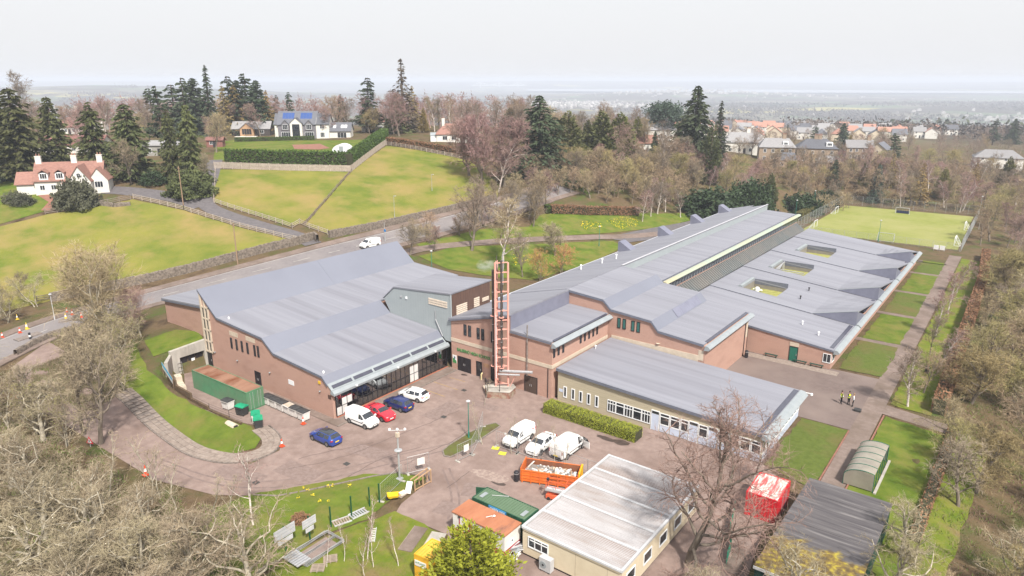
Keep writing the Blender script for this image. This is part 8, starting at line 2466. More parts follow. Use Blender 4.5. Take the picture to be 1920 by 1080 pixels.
def atd(px_, d):
 """Ground point at a given distance ahead, on the bearing of a photo column."""
 u = (px_ - 960) / F * (d * CP_ + 20 * SP_) 
 x = CAM[0] - d * math.sin(HEAD) + u * math.cos(HEAD); y = CAM[1] + d * math.cos(HEAD) + u * math.sin(HEAD)
 return x, y, gz(x, y)
def spot(px_, py_):
 """Foot of a tree; where the crest of the hill hides the foot it stands just behind the crest."""
 if px_ < 1010 and py_ < 271:
  return atd(px_, 284 + (262 - py_) * 1.2)
 return at(px_, py_)
def rise(p, px_, top):
 """Height that brings the top of a thing at p up to the photo row."""
 r = ray(px_, top)
 fw_ = r[0] * -math.sin(HEAD) + r[1] * math.cos(HEAD)
 return CAMH + r[2] * depth(p) / fw_ - p[2]
def ptree(kind, px_, py_, top, label, wide=1.0, group=None, crown=None, variant=None, bark=None, dz=0.0):
 p = spot(px_, py_)
 h = rise(p, px_, top)
 return tree(kind, (p[0], p[1], p[2] - .1 + dz), h, label, group, wide, crown, bark, variant)

# conifers that stand out, left to right
for k, x, y, tp_, wd, txt in [
 ('spruced', 4, 335, 172, 1.1, 'dark conifer cut by the left edge of the picture'), ('spruce', 46, 335, 163, 1.25, 'broad dark conifer left of the white cottage'), ('spruce', 110, 315, 180, .95, 'dark conifer just behind the cottage chimneys'),
 ('spruce', 187, 330, 190, .95, 'pointed conifer right of the white cottage'), ('spruce', 252, 335, 193, 1.15, 'conifer behind the pale bare tree at left'), ('spruce', 328, 340, 204, .62, 'left one of the close pair of conifers by the lane'), ('spruce', 364, 340, 194, .72, 'right one of the close pair of conifers by the lane'),
 ('pine', 332, 268, 158, 1.5, 'dark pine filling the left wood between taller ones'), ('spruced', 372, 266, 146, 1.3, 'dense dark conifer left of the golden larch'), ('larch', 446, 264, 158, 1.4, 'second golden brown larch in the left wood'), ('spruced', 452, 262, 150, 1.2, 'dense dark conifer behind the green cypress'), ('pine', 488, 262, 150, 1.4, 'dark pine at the right end of the left wood'), ('larch', 505, 262, 168, 1.1, 'thin brown larch right of the left wood'), ('pine', 290, 262, 165, 1.3, 'dark pine at the left end of the left wood'),
 ('pine', 308, 285, 160, .9, 'dark pine left of the tall spire conifer'), ('pinedark', 352, 270, 145, 1.0, 'shaggy pine beside the tall spire conifer'), ('sprucethin', 398, 268, 121, 1.15, 'tall spire topped conifer above the left woods'), ('larch', 425, 266, 160, 1.25, 'golden brown larch between dark pines'), ('pine', 436, 262, 142, 1.0, 'dark pine right of the golden larch'),
 ('pinedark', 468, 258, 137, 1.15, 'tall dark pine at the right of the left woods'), ('cypress', 458, 258, 176, 1.0, 'dense green cypress in front of the tall pine'), ('pine', 546, 245, 172, .8, 'small pine behind the modern house'), ('pine', 522, 240, 178, .8, 'small dark pine left behind the modern house'), ('spruced', 642, 236, 176, .8, 'small dark conifer behind the modern house wing'),
 ('pinedark', 694, 262, 145, 1.15, 'wide dark pine left of the tallest fir'), ('fir', 757, 266, 109, 1.35, 'tallest fir with thin brown top against the sky'), ('spruce', 744, 268, 176, 1.1, 'green conifer in front of the tallest fir'), ('larch', 775, 262, 160, 1.1, 'brown conifer right behind the tallest fir'), ('cypressgold', 795, 266, 200, .9, 'slim golden conifer right of the tallest fir'),
 ('cypress', 957, 268, 200, 1.3, 'rounded green conifer peeping over purple trees'), ('sprucebig', 1010, 332, 178, 1.5, 'broad dark spruce in the middle of the woods'), ('cypress', 1064, 310, 206, 1.4, 'green pointed conifer right of the broad spruce'),
 ('cypress', 1100, 312, 222, .95, 'conifer at the left of the green trio'), ('cypress', 1126, 315, 204, 1.4, 'tallest conifer of the green trio'), ('cypressolive', 1160, 312, 208, 1.4, 'yellowish conifer right of the green trio'), ('cypressolive', 1193, 285, 217, .95, 'small olive conifer before the round pine'),
 ('pineround', 1243, 262, 197, 1.0, 'round headed pine with open trunk'), ('spruced', 1299, 318, 160, 1.0, 'tall dark conifer with ragged top, left of a slimmer one'), ('sprucethin', 1345, 300, 188, 1.2, 'slim dark conifer beside the ragged one'), ('ivy', 1329, 345, 232, .95, 'ivy clad green column before the dark conifers'), ('cypress', 1282, 300, 214, 1.1, 'soft green conifer left of the ragged one'),
 ('pine', 1525, 280, 235, 1.3, 'dark evergreen clump above the stone villas'), ('spruced', 1577, 284, 230, 1.0, 'dark pointed conifer above the villas'), ('cypressgold', 1590, 296, 252, .8, 'small golden cypress between the villas'), ('pinedark', 1672, 308, 249, 1.2, 'dark spreading cedar beside the cream villa'),
 ('bluespruce', 1640, 380, 306, .75, 'blue green spruce behind the football pitch'), ('larch', 1722, 384, 303, 1.0, 'golden larch behind the football pitch'), ('larch', 1668, 352, 285, .9, 'pale larch behind the blue green spruce'),
 ('cypress', 1442, 378, 322, .8, 'dark green conifer left of the pitch corner wood'), ('spruced', 1562, 352, 298, .8, 'dark conifer below the stone villas'), ('cypressolive', 1765, 372, 312, .8, 'olive conifer among birches behind the pitch'), ('larch', 1822, 368, 305, 1.0, 'golden larch at the right end of the pitch wood'), ('cypressolive', 1885, 352, 292, .9, 'olive conifer at the right edge of the wood'), ('cypressolive', 1618, 350, 300, .7, 'yellow green conifer behind the blue green spruce'),
 ('pine', 1860, 272, 222, 1.1, 'dark pine above the right wood'), ('pine', 1896, 270, 222, 1.1, 'dark pine at the right edge above the wood'), ('pine', 1226, 300, 245, .8, 'dark low pine behind the olive conifer'), ('pine', 1475, 262, 232, .7, 'dark conifer poking above the estate')]:
 ptree(k, x, y, tp_, txt, wd * (1.3 if k in ('spruce', 'spruced', 'cypress', 'cypressolive') else 1.12))
# evergreen bushes
for k, x, y, tp_, wd, txt in [('bushgrey', 146, 388, 336, .72, 'large dark olive bush before the cottage gable'), ('bushgreen', 360, 366, 323, 1.0, 'rounded green bush beside the lane'), ('laurel', 1335, 398, 357, 1.6, 'dark laurel mass behind the long roof'), ('laurel', 1500, 398, 365, 1.2, 'dark laurel by the pitch corner'), ('laurel', 1545, 385, 358, 1.0, 'dark laurel behind the pitch fence'),
 ('bush', 28, 378, 358, 1.3, 'grey round shrub on the cottage lawn, left one'), ('bush', 45, 384, 363, 1.2, 'grey round shrub on the cottage lawn, right one'), ('bushdark', 535, 262, 245, .6, 'small upright green shrub before the modern house'), ('bushdark', 290, 345, 320, 1.3, 'dark shrub under the left conifers'), ('laurel', 1405, 395, 340, .8, 'upright dark evergreen behind the long block'), ('bushdark', 1240, 330, 312, 1.4, 'dark shrub beside the wood track')]:
 ptree(k, x, y, tp_, txt, wd)
# bare trees that stand out
for k, x, y, tp_, wd, txt, cr in [
 ('grey', 247, 345, 266, .9, 'pale bare tree standing before the left conifers', TW_BEIGE), ('grey', 385, 345, 290, .8, 'pale bare tree right of the conifer pair', TW_BEIGE), ('tall', 52, 225, 128, 1.1, 'tall bare tree against the sky at far left', None), ('round', 693, 266, 204, 1.15, 'round headed beige tree beside the modern house', None),
 ('roundpink', 905, 345, 218, 1.0, 'large purple twigged tree at the field edge, left one', None), ('roundpink', 945, 350, 222, 1.0, 'large purple twigged tree at the field edge, right one', None), ('roundpink', 880, 330, 225, 1.1, 'purple twigged tree nearest the bungalow', None), ('birch', 935, 360, 250, 1.3, 'white stemmed birch before the purple trees', None),
 ('tall', 815, 262, 180, 1.2, 'tan leafless poplar left of the bungalow', TW_TAN), ('tall', 845, 258, 178, 1.2, 'tan leafless poplar above the bungalow', TW_TAN),
 ('grey', 885, 470, 342, 1.05, 'dark bare tree beside the road below the sloping field', None), ('tall', 942, 505, 366, 1.35, 'tall bare tree rising behind the flue tower', TW_TAN), ('tan', 1000, 425, 325, 1.0, 'tan bare tree right of the dark roadside tree', None), ('round', 1040, 480, 418, 1.0, 'small round bare tree on the lawn', TW_BEIGE), ('grey', 980, 520, 440, .8, 'small bare tree on the lawn behind the tower', None),
 ('rust', 1015, 528, 470, 1.15, 'orange twigged shrub by the long roof, left one', None), ('rust', 1053, 515, 460, 1.1, 'orange twigged shrub by the long roof, right one', None), ('tall', 1246, 340, 245, 1.5, 'pale forked bare tree above the wood', TW_GREY), ('grey', 770, 478, 420, 1.2, 'bare shrubby tree beside the main road', None), ('purple', 815, 470, 415, 1.1, 'pinkish bare shrubby tree above the school lawn', None),
 ('willow', 218, 655, 470, 1.15, 'big fan shaped bare willow left of the hall', None), ('willow', 265, 630, 540, 1.0, 'lower bare tree leaning against the side wing', TW_PINK),
 ('grey', 158, 815, 600, 1.15, 'bare tree with twin stems at the left edge of the drive', TW_BEIGE), ('grey', 190, 832, 640, 1.0, 'bare tree right of the twin stemmed one by the drive', TW_BEIGE),
 ('roundtan', 1868, 560, 468, 1.2, 'rounded olive gold tree at the right edge', TW_OLIVE), ('roundtan', 1905, 690, 590, 1.1, 'olive gold tree at the right edge, lower one', TW_OLIVE),
 ('grey', 75, 520, 510, 1, None, None), ('grey', 40, 545, 510, 1.2, 'small dark bush tree in the left field corner', None)]:
 if txt: ptree(k, x, y, tp_, txt, wd, crown=cr)
tree('bigtree', (45.9, .8, 0), 15.2, 'large bare tree with reddish twigs in front of the annexe', wide=1.3)
tree('birch', (46.1, 16.7, 0), 6.0, 'small birch at the corner of the annexe', wide=1.2)
lp_ = (*at0(884, 1135), 0)
tree('lime', lp_, rise(lp_, 884, 982), 'bright yellow green conifer at the bottom of the picture', wide=1.45)
# trees round the car park
for x, y, h, txt in ((18.6, 6.0, 6.0, 'thin bare tree on the island by the mesh gate'), (12.4, 14.0, 4.2, 'small bare tree before the flue tower base'), (22.6, 6.3, 5.0, 'thin bare tree before the left white van'), (25.4, 6.5, 5.2, 'thin bare tree before the white saloon'), (28.0, 6.7, 5.6, 'thin bare tree between saloon and open van'), (29.4, 7.0, 4.6, 'thin bare tree beside the open van')):
 tree('sapling', (x, y, 0), h, txt)
for x, y, h, txt in ((23.4, -15.6, 6.4, 'tallest white birch sapling in the rough grass'), (22.0, -17.0, 4.6, 'white birch sapling at the left of the rough grass'), (24.6, -16.0, 5.4, 'white birch sapling second from the tallest'), (26.2, -14.6, 5.0, 'white birch sapling nearest the yellow store'), (21.4, -18.4, 4.2, 'white birch sapling by the pallets'), (25.4, -17.6, 5.0, 'white birch sapling at the bottom edge')):
 tree('whitesapling', (x, y, 0), h, txt)
for px_, py_, tp_, k, txt in ((475, 985, 820, 'whitesapling', 'tall white stemmed birch beside the drive'), (285, 945, 800, 'sapling', 'pale many stemmed sapling by the red cone'), (300, 935, 830, 'sapling', 'pale sapling right of the many stemmed one'), (205, 940, 810, 'sapling', 'pale forked sapling left of the red cone'), (400, 960, 870, 'sapling', 'short pale sapling by the drive bend'), (330, 950, 850, 'sapling', 'thin sapling between cone and bend'), (440, 980, 880, 'sapling', 'thin sapling left of the tall birch')):
 ptree(k, px_, py_, tp_, txt, 1.5)
# right of the long path
for x, y, h, k, w_, txt in ((55.8, 46.2, 8.5, 'tall', 1.2, 'slim bare tree on the grass right of the path junction'), (57.4, 61, 7.5, 'birch', 1.2, 'slim birch by the black litter bin'), (55.0, 78, 8, 'birch', 1.1, 'white birch beside the long path, nearest one'), (55.2, 92, 8, 'birch', 1.1, 'white birch beside the long path, middle one'), (54.9, 108, 7.5, 'birch', 1.2, 'white birch beside the long path, farthest one'), (56.8, 52, 6, 'tan', 1.0, 'bare tan tree beyond the path junction'), (55.5, 68, 6.5, 'grey', .9, 'bare grey tree beside the long path')):
 tree(k, (x, y, gz(x, y)), h, txt, wide=w_)

def scatter(name, pts, kinds, hr, label, group, wide=(1.0, 1.35)):
 made = {}
 for p in pts:
  k = trng.choice(kinds)
  desc = {'tan': 'tan', 'grey': 'grey', 'olive': 'olive', 'birch': 'pink twigged', 'purple': 'purple brown', 'tall': 'tall grey', 'thicket': 'low tan', 'rust': 'orange', 'lichen': 'pale lichened', 'budding': 'pale budding'}.get(k)
  o = tree(k, (p[0], p[1], gz(p[0], p[1]) - .1), trng.uniform(*hr), '%s bare %s %s' % (desc, 'shrub' if k in ('thicket', 'rust') else 'tree', label), '%s: %s' % (group, desc), trng.uniform(*wide))
  made.setdefault(o['label'], []).append(o)
 for lb, os_ in made.items():                      # told apart by their order across the picture
  if 1 < len(os_) <= 9:
   os_.sort(key=lambda o: ((o.location.x - CAM[0]) * math.cos(HEAD) + (o.location.y - CAM[1]) * math.sin(HEAD)) / depth(o.location))
   for j, o in enumerate(os_):
    o['label'] = lb + ', %s from left' % ('first', 'second', 'third', 'fourth', 'fifth', 'sixth', 'seventh', 'eighth', 'ninth')[j]

def zone_px(poly, n_, mind=3.5):
 """Random points on the terrain whose photo position falls in a pixel polygon."""
 P = np.array(poly, float); out = []
 tries = 0
 while len(out) < n_ and tries < n_ * 30:
  tries += 1
  x = trng.uniform(P[:, 0].min(), P[:, 0].max()); y = trng.uniform(P[:, 1].min(), P[:, 1].max())
  if poly_dist(np.array([x]), np.array([y]), poly)[0] > 0: continue
  p = at(x, y)
  if all(math.dist(p[:2], q[:2]) > mind for q in out): out.append(p)
 return out
def zone_w(poly, n_, mind=3.0):
 P = np.array(poly, float); out = []; tries = 0
 while len(out) < n_ and tries < n_ * 40:
  tries += 1
  x = trng.uniform(P[:, 0].min(), P[:, 0].max()); y = trng.uniform(P[:, 1].min(), P[:, 1].max())
  if poly_dist(np.array([x]), np.array([y]), poly)[0] > 0: continue
  if all(math.dist((x, y), q) > mind for q in out): out.append((x, y))
 return out
def zone_d(x0, x1, d0, d1, n_, mind=4.0):
 out = []; tries = 0
 while len(out) < n_ and tries < n_ * 30:
  tries += 1
  p = atd(trng.uniform(x0, x1), trng.uniform(d0, d1))
  if all(math.dist(p[:2], q[:2]) > mind for q in out): out.append(p)
 return out
def wood_mass(pts, hr, m, label, wide=1.2):
 """Trees too far off to tell apart, as one mass."""
 VV, TT, k = [], [], 0
 for p in pts:
  s = trng.uniform(*hr) / 10.0; a = trng.uniform(0, 6.28)
  for v, t_ in FAR[trng.randrange(3)]:
   x, y = v[:, 0] * math.cos(a) - v[:, 1] * math.sin(a), v[:, 0] * math.sin(a) + v[:, 1] * math.cos(a)
   VV.append(np.stack([x * s * wide + p[0], y * s * wide + p[1], v[:, 2] * s + gz(p[0], p[1]) - .2], 1)); TT.append(t_ + k); k += len(v)
 o = link('bare_wood', soup('bare_wood', np.concatenate(VV), np.concatenate(TT), m))
 o['kind'] = 'stuff'; o['label'] = label
scatter('wood', zone_px([(985, 345), (1100, 352), (1250, 362), (1420, 380), (1420, 350), (1300, 325), (1100, 318), (1020, 330)], 50, 3.0), ['tan', 'tan', 'olive', 'purple', 'birch', 'grey'], (7.5, 10), 'in the wood behind the school lawn', 'wood behind the lawn')
scatter('wood', zone_px([(1030, 372), (1280, 392), (1300, 385), (1250, 365), (1050, 355)], 16), ['tan', 'birch', 'tan', 'olive'], (6, 9), 'above the copper hedge', 'wood edge')
scatter('wood', zone_px([(1180, 420), (1285, 410), (1270, 395), (1200, 400)], 5), ['tall', 'birch'], (8, 10), 'leaning on the lawn by the daffodils', 'trees by the daffodils')
scatter('wood', zone_px([(1430, 360), (1560, 372), (1600, 350), (1900, 360), (1900, 330), (1600, 322), (1430, 325)], 44), ['tan', 'olive', 'grey', 'birch', 'tan', 'tall'], (5.5, 9), 'in the wood between pitch and villas', 'wood behind the pitch')
scatter('wood', zone_w([(12, 209), (70, 210), (80, 238), (10, 238)], 24), ['birch', 'tan', 'birch', 'purple'], (9, 13), 'lining the far fence of the pitch', 'birches behind the pitch')
scatter('wood', zone_w([(54, 146), (64, 146), (78, 225), (54, 225)], 22), ['tan', 'olive', 'tan', 'purple'], (7, 10.5), 'crowding the right fence of the pitch', 'wood right of the pitch')
scatter('wood', zone_w([(61.5, 44), (70, 40), (74, 146), (60, 146)], 28, 4.0), ['tan', 'olive', 'grey', 'lichen', 'birch'], (5.5, 9.5), 'in the tree belt right of the long path', 'right tree belt')
scatter('wood', zone_w([(61.8, 4), (72, 0), (74, 42), (61.5, 40)], 11, 3.6), ['lichen', 'tan', 'olive', 'grey'], (5, 7), 'in the near tree belt at lower right', 'near right tree belt')
wood_mass(zone_w([(72, 20), (90, 20), (95, 220), (74, 220)], 34, 5), (7, 10), TW_GREY, 'bare wood filling the right edge')
scatter('wood', zone_d(-20, 1000, 262, 300, 46, 5), ['purple', 'grey', 'tan', 'purple', 'tall'], (11, 15), 'in the wood behind the left houses', 'wood behind the left houses')
wood_mass(zone_d(-60, 1010, 300, 380, 90, 4), (10, 15), TW_PINK, 'purple brown wood along the crest behind the left houses')
scatter('wood', zone_d(20, 420, 205, 250, 16, 5), ['grey', 'olive', 'tan', 'purple'], (8, 12), 'among the conifers behind the cottage', 'trees behind the cottage')
scatter('wood', zone_px([(1260, 322), (1900, 328), (1900, 275), (1700, 262), (1300, 268)], 30, 6), ['grey', 'purple', 'tan', 'olive'], (7, 10), 'between the villas', 'trees between the villas')
scatter('wood', zone_d(1000, 1300, 225, 285, 24, 4), ['purple', 'grey', 'tall', 'tan'], (10, 14), 'behind the middle conifers', 'wood behind the conifers')
wood_mass(zone_d(960, 1940, 300, 430, 34, 9), (7, 10), TW_GREY, 'bare trees scattered round the estate')
scatter('wood', zone_px([(900, 425), (1000, 412), (1040, 380), (1000, 365), (930, 385)], 11, 3), ['grey', 'tan', 'purple'], (6.5, 9.5), 'hiding the road beyond the dark roadside tree', 'trees along the upper road')
scatter('wood', zone_px([(765, 470), (860, 448), (960, 418), (960, 400), (880, 418), (770, 445)], 14, 2.5), ['thicket', 'purple', 'thicket'], (3.5, 6), 'along the road verge behind the hall', 'verge shrubs')
wood_mass(zone_px([(985, 350), (1100, 365), (1280, 385), (1300, 340), (1100, 325), (1000, 335)], 60, 2.0), (4, 8), TW_TAN, 'low tan scrub filling the wood behind the lawn', 1.5)
wood_mass(zone_px([(1430, 365), (1560, 372), (1600, 350), (1900, 362), (1900, 325), (1430, 318)], 80, 2.0), (4, 8), TW_TAN, 'low tan scrub filling the wood behind the pitch', 1.5)
wood_mass(zone_w([(61, 44), (74, 40), (78, 146), (60, 146)], 26, 3.0), (3, 5), TW_BEIGE, 'low brown scrub in the right tree belt', 1.6)
wood_mass(zone_px([(-60, 860), (120, 880), (260, 950), (420, 1010), (450, 1180), (100, 1250), (-150, 1150)], 44, 1.6), (2.2, 4.2), TW_BEIGE, 'tangled brown scrub under the lower left trees', 1.5)
wood_mass(zone_d(1470, 1990, 226, 290, 60, 3.5), (5, 8), TW_GREY, 'purple brown wood between the pitch and the right villas')
wood_mass(zone_d(1500, 1990, 215, 280, 50, 3.5), (3.5, 6), TW_TAN, 'tan scrub between the pitch and the right villas', 1.5)
wood_mass(zone_d(700, 2000, 360, 640, 150, 9), (7, 11), TW_GREY, 'bare woods round and beyond the estate')
# between drive and road, and the dense trees at lower left
scatter('wood', zone_px([(120, 690), (205, 745), (250, 735), (235, 660), (170, 640)], 9, 2.0), ['budding'], (5, 7.5), 'on the bank between drive and road', 'budding trees on the bank')
scatter('wood', zone_px([(-60, 720), (60, 780), (160, 850), (120, 870), (-80, 800)], 9, 2.2), ['budding', 'lichen'], (5.5, 8), 'at the left edge below the road', 'trees at the left edge')
scatter('wood', zone_px([(-60, 590), (80, 540), (80, 570), (-40, 640)], 4, 3), ['budding'], (4.5, 6.5), 'by the road at the far left', 'trees by the far left road')
scatter('wood', zone_px([(-60, 880), (100, 920), (210, 990), (380, 1060), (440, 1130), (450, 1200), (100, 1250), (-150, 1150)], 21, 2.8), ['lichen'], (5.5, 7.5), 'in the dense thicket at lower left', 'lower left thicket', (1.1, 1.4))
for k_, (px_, py_, tp_) in enumerate(((360, 1100, 935), (470, 1120, 960))):
 ptree('lichen', px_, py_, tp_, ['spreading lichened tree at the bottom left of the front lawn', 'lichened tree beside the notice boards at the bottom'][k_], 1.2, variant=k_)
for x, y, h, txt in ((55.5, -2.6, 7.6, 'lichened tree standing before the mossy shed'), (50.2, -5.5, 5.5, 'low lichened tree left of the mossy shed'), (60.3, 5.0, 7.0, 'lichened tree against the right side of the dark shed'), (60.5, 13, 6.0, 'lichened tree at the back right corner of the dark shed')):
 tree('lichen', (x, y, 0), h, txt)

# ------------------------------------------------------------------ hedges, ground plants, flowers
def hedge(line, w, h, label, m, leaf=.16, dens=60, core=None, cat='hedge', clip=1.0):
 ln = resample(line, 1.0)
 t = thing('hedge', (ln[0][0], ln[0][1], gz(*ln[0])), label, cat)
 rs = np.random.RandomState(len(label))
 C = []
 cb_ = MB()
 for a, c in zip(ln, ln[1:]):
  L = math.dist(a, c); ux, uy = (c[0] - a[0]) / L, (c[1] - a[1]) / L
  za, zc = gz(*a), gz(*c)
  k = int(dens * L * (w + 2 * h))
  f = rs.uniform(0, 1, k); q = rs.uniform(0, w + 2 * h, k)
  hh = h * (1 + .06 * np.sin(f * 5 + a[0]) * clip) 
  s = np.where(q < h, -w / 2, np.where(q < h + w, q - h - w / 2, w / 2)) + rs.normal(size=k) * .05 * clip
  z = np.where(q < h, q, np.where(q < h + w, hh, q - h - w)) + rs.normal(size=k) * .05 * clip
  x = a[0] + (c[0] - a[0]) * f - uy * s; y = a[1] + (c[1] - a[1]) * f + ux * s
  C.append(np.stack([x, y, za + (zc - za) * f + np.clip(z, .03, None)], 1))
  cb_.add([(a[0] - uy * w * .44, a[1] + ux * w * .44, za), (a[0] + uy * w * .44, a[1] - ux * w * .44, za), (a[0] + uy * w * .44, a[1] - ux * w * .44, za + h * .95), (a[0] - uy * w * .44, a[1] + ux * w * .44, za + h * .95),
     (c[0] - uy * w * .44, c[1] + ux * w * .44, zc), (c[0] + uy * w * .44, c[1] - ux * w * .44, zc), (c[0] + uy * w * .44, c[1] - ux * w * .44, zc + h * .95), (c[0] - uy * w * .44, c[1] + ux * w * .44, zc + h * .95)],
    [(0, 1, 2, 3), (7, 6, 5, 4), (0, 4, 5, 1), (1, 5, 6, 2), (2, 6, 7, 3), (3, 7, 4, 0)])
 C = np.concatenate(C)
 off = np.array(wloc(t))
 V, T = cards(C - off, leaf, rs, .3)
 link('foliage', soup('foliage', V, T, m), t)
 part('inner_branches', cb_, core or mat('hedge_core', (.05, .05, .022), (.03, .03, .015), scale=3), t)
 return t
hedge([(19.6, 17.7), (32.4, 17.7)], 1.9, 1.25, 'clipped yellow green hedge in front of the tan annexe', L_HEDGE, .085, 300)
hedge(W([(424, 311), (500, 312), (570, 313), (650, 314)]), 2.6, 4.2, 'tall dense green hedge behind the board fence', L_LEYL, .42, 16)
hedge(W([(655, 312), (690, 286), (722, 262)]), 2.4, 3.6, 'tall green hedge climbing beside the field', L_LEYL, .42, 16)
hedge(W([(727, 271), (780, 279), (850, 291), (880, 298)]), 1.6, 2.3, 'copper brown beech hedge before the bungalow', L_COPPER, .3, 26)
hedge(W([(1032, 399), (1100, 402), (1195, 403)]), 1.6, 2.0, 'copper brown hedge across the school lawn', L_COPPER, .26, 34)
hedge(W([(1022, 399), (1030, 399)]), 1.5, 2.0, 'short green end of the copper hedge', L_LEYL, .26, 34)
hedge([(59.2, 46), (58.8, 80), (58.2, 120), (56.8, 146)], 1.5, 2.0, 'copper brown hedge right of the long path', L_COPPER, .22, 40)
hedge([(61.0, 16), (61.2, 42)], .9, .8, 'ragged brown hedge at the edge of the long lawn', L_COPPER, .18, 22)
hedge(W([(440, 266), (520, 264), (560, 263), (590, 262)]), 1.2, 1.3, 'low green hedge before the modern house', L_LEYL, .3, 22)
hedge([(8.6, 166), (9.0, 196)], 2.0, 2.4, 'yellow green shrub hedge left of the pitch fence', N_OLIVE, .24, 34)
p = at(563, 978)
tree('bush', (p[0], p[1], 0), .9, 'small golden brown shrub behind the notice boards', wide=1.2, crown=L_COPPER)

def stuff(name, V, T, m, label):
 o = link(name, soup(name, V, T, m))
 o['kind'] = 'stuff'
 o['label'] = label
 return o
rs = np.random.RandomState(3)
def sample_poly(poly, n_):
 P = np.array(poly, float)
 x = rs.uniform(P[:, 0].min(), P[:, 0].max(), n_ * 4); y = rs.uniform(P[:, 1].min(), P[:, 1].max(), n_ * 4)
 k = poly_dist(x, y, poly) == 0
 return np.stack([x[k][:n_], y[k][:n_]], 1)
def plants(name, polys, n_, h, wd, m, label, flop=.6):
 q = np.concatenate([sample_poly(pl, n_) for pl in polys])
 z = terr(q[:, 0], q[:, 1])
 # grow in clumps
 keep = (np.sin(q[:, 0] * 1.3 + np.sin(q[:, 1] * .9) * 2) + np.sin(q[:, 1] * 1.7 + q[:, 0] * .4) + rs.normal(size=len(q)) * .6) > -.3
 q, z = q[keep], z[keep]
 D = unit(np.concatenate([rs.normal(size=(len(q), 2)) * flop, np.ones((len(q), 1))], 1))
 V, T = spikes(np.stack([q[:, 0], q[:, 1], z], 1), D, h * rs.uniform(.4, 1.4, len(q)), np.full(len(q), wd), rs)
 return stuff(name, V, T, m, label)
LL = W([(-60, 770), (60, 800), (170, 845), (280, 920), (400, 950), (480, 960), (500, 1090), (300, 1150), (0, 1150), (-120, 1000)])
RR = [(61, 0), (75, -4), (80, 100), (74, 146), (60, 146)]
BK = W([(60, 690), (120, 670), (215, 690), (235, 735), (170, 770), (60, 740)])
plants('undergrowth', [LL, RR, BK], 30000, .6, .04, mat('dead_stalks', (.24, .185, .12), (.15, .11, .07), scale=.4, coord='P'), 'brown dead stalks and brambles under the trees')
plants('ground_cover', [LL, RR, BK], 22000, .3, .09, mat('ivy_green', (.13, .18, .03), (.07, .11, .02), scale=.4, coord='P'), 'patches of green plants under the trees')
# daffodils
DAF = mat('daffodil', (.80, .62, .02), (.72, .52, .02), scale=2)
def daffs(polypx, n_, label, size=.22):
 q = sample_poly(W(polypx), n_)
 z = terr(q[:, 0], q[:, 1]) + .3
 V, T = cards(np.stack([q[:, 0], q[:, 1], z + rs.uniform(-.1, .1, len(q))], 1), size, rs, .8)
 stuff('daffodils', V, T, DAF, label)
daffs([(1135, 416), (1165, 408), (1195, 410), (1196, 425), (1165, 432), (1150, 424)], 420, 'drift of yellow daffodils on the lawn behind the school', .13)
daffs([(1088, 416), (1125, 418), (1130, 430), (1090, 432)], 90, 'thin drift of pale daffodils on the lawn', .22)
daffs([(960, 480), (1010, 475), (1010, 495), (965, 500)], 60, 'scattered daffodils under the bare trees', .22)
for i in range(9):
 px_, py_ = trng.uniform(545, 670), trng.uniform(912, 945)
 daffs([(px_ - 3, py_ - 2), (px_ + 3, py_ - 2), (px_ + 3, py_ + 2), (px_ - 3, py_ + 2)], 14, 'clump of daffodils on the front lawn', .08)
# grass blades thicken the near lawns
plants('lawn_tufts', [W([(540, 925), (680, 893), (790, 897), (720, 945), (690, 975), (590, 1012), (520, 1055), (480, 1000)])], 14000, .10, .02, G_BRIGHT, 'grass tufts on the front lawn')
plants('rough_tufts', [W([(691, 977), (742, 962), (830, 1003), (812, 1090), (560, 1090), (592, 1014)])], 14000, .16, .022, G_ROUGH, 'long tufts in the rough grass')

drape('rough_lawn', [(60.0, 4), (63.5, 2), (65, 42), (60.9, 44)], .03, G_ROUGH, 2.0, pixels=False)
drape('rough_lawn', [(58.9, 17), (62.5, 17), (62.5, -6), (59.2, -6)], .028, G_BRIGHT, 2.0, pixels=False)
# ------------------------------------------------------------------ the far plain
rs = np.random.RandomState(9)
def polar(n_, r0_, r1_, a0, a1):
 r = np.sqrt(rs.uniform(r0_ ** 2, r1_ ** 2, n_)); az = rs.uniform(a0, a1, n_)
 x = CAM[0] + r * (np.cos(HEAD) * np.sin(az) - np.sin(HEAD) * np.cos(az))
 y = CAM[1] + r * (np.sin(HEAD) * np.sin(az) + np.cos(HEAD) * np.cos(az))
 return x, y, r
def belts(name, n_, r0_, r1_, hgt, wd, m, label, thr, per=10, freq=190.0, cs=.4):
 x, y, r = polar(n_, r0_, r1_, -.72, .72)
 f = np.sin(x / freq + 2 * np.sin(y / (freq * 2.1))) + np.sin(y / (freq * .7) + 1.7 * np.sin(x / (freq * 1.6)))
 k = f > thr
 x, y = x[k], y[k]
 z = terr(x, y)
 n_ = len(x)
 C = np.stack([x, y, z], 1)[:, None, :] + rs.normal(size=(n_, per, 3)) * np.array([wd, wd, hgt * .28]) + np.array([0, 0, hgt * .5])
 C[..., 2] = np.maximum(C[..., 2], z[:, None] + .5)
 V, T = cards(C.reshape(-1, 3), hgt * cs, rs, 0.2)
 stuff(name, V, T, m, label)
FW = mat('far_wood_brown', (.105, .085, .072), (.07, .056, .047), scale=.02, rough=.95)
FG = mat('far_wood_green', (.060, .070, .035), (.042, .050, .028), scale=.02, rough=.95)
belts('distant_wood', 9000, 640, 1600, 9, 3.0, FW, 'brown leafless woods beyond the estate', .2, 22, 120.0, .22)
belts('distant_wood', 12000, 1500, 4200, 12, 7.0, FW, 'hazy brown woods on the plain', .05, 7, 230.0)
belts('distant_conifers', 3500, 700, 3500, 13, 4.5, FG, 'dark evergreen clumps on the plain', .9, 8, 170.0)
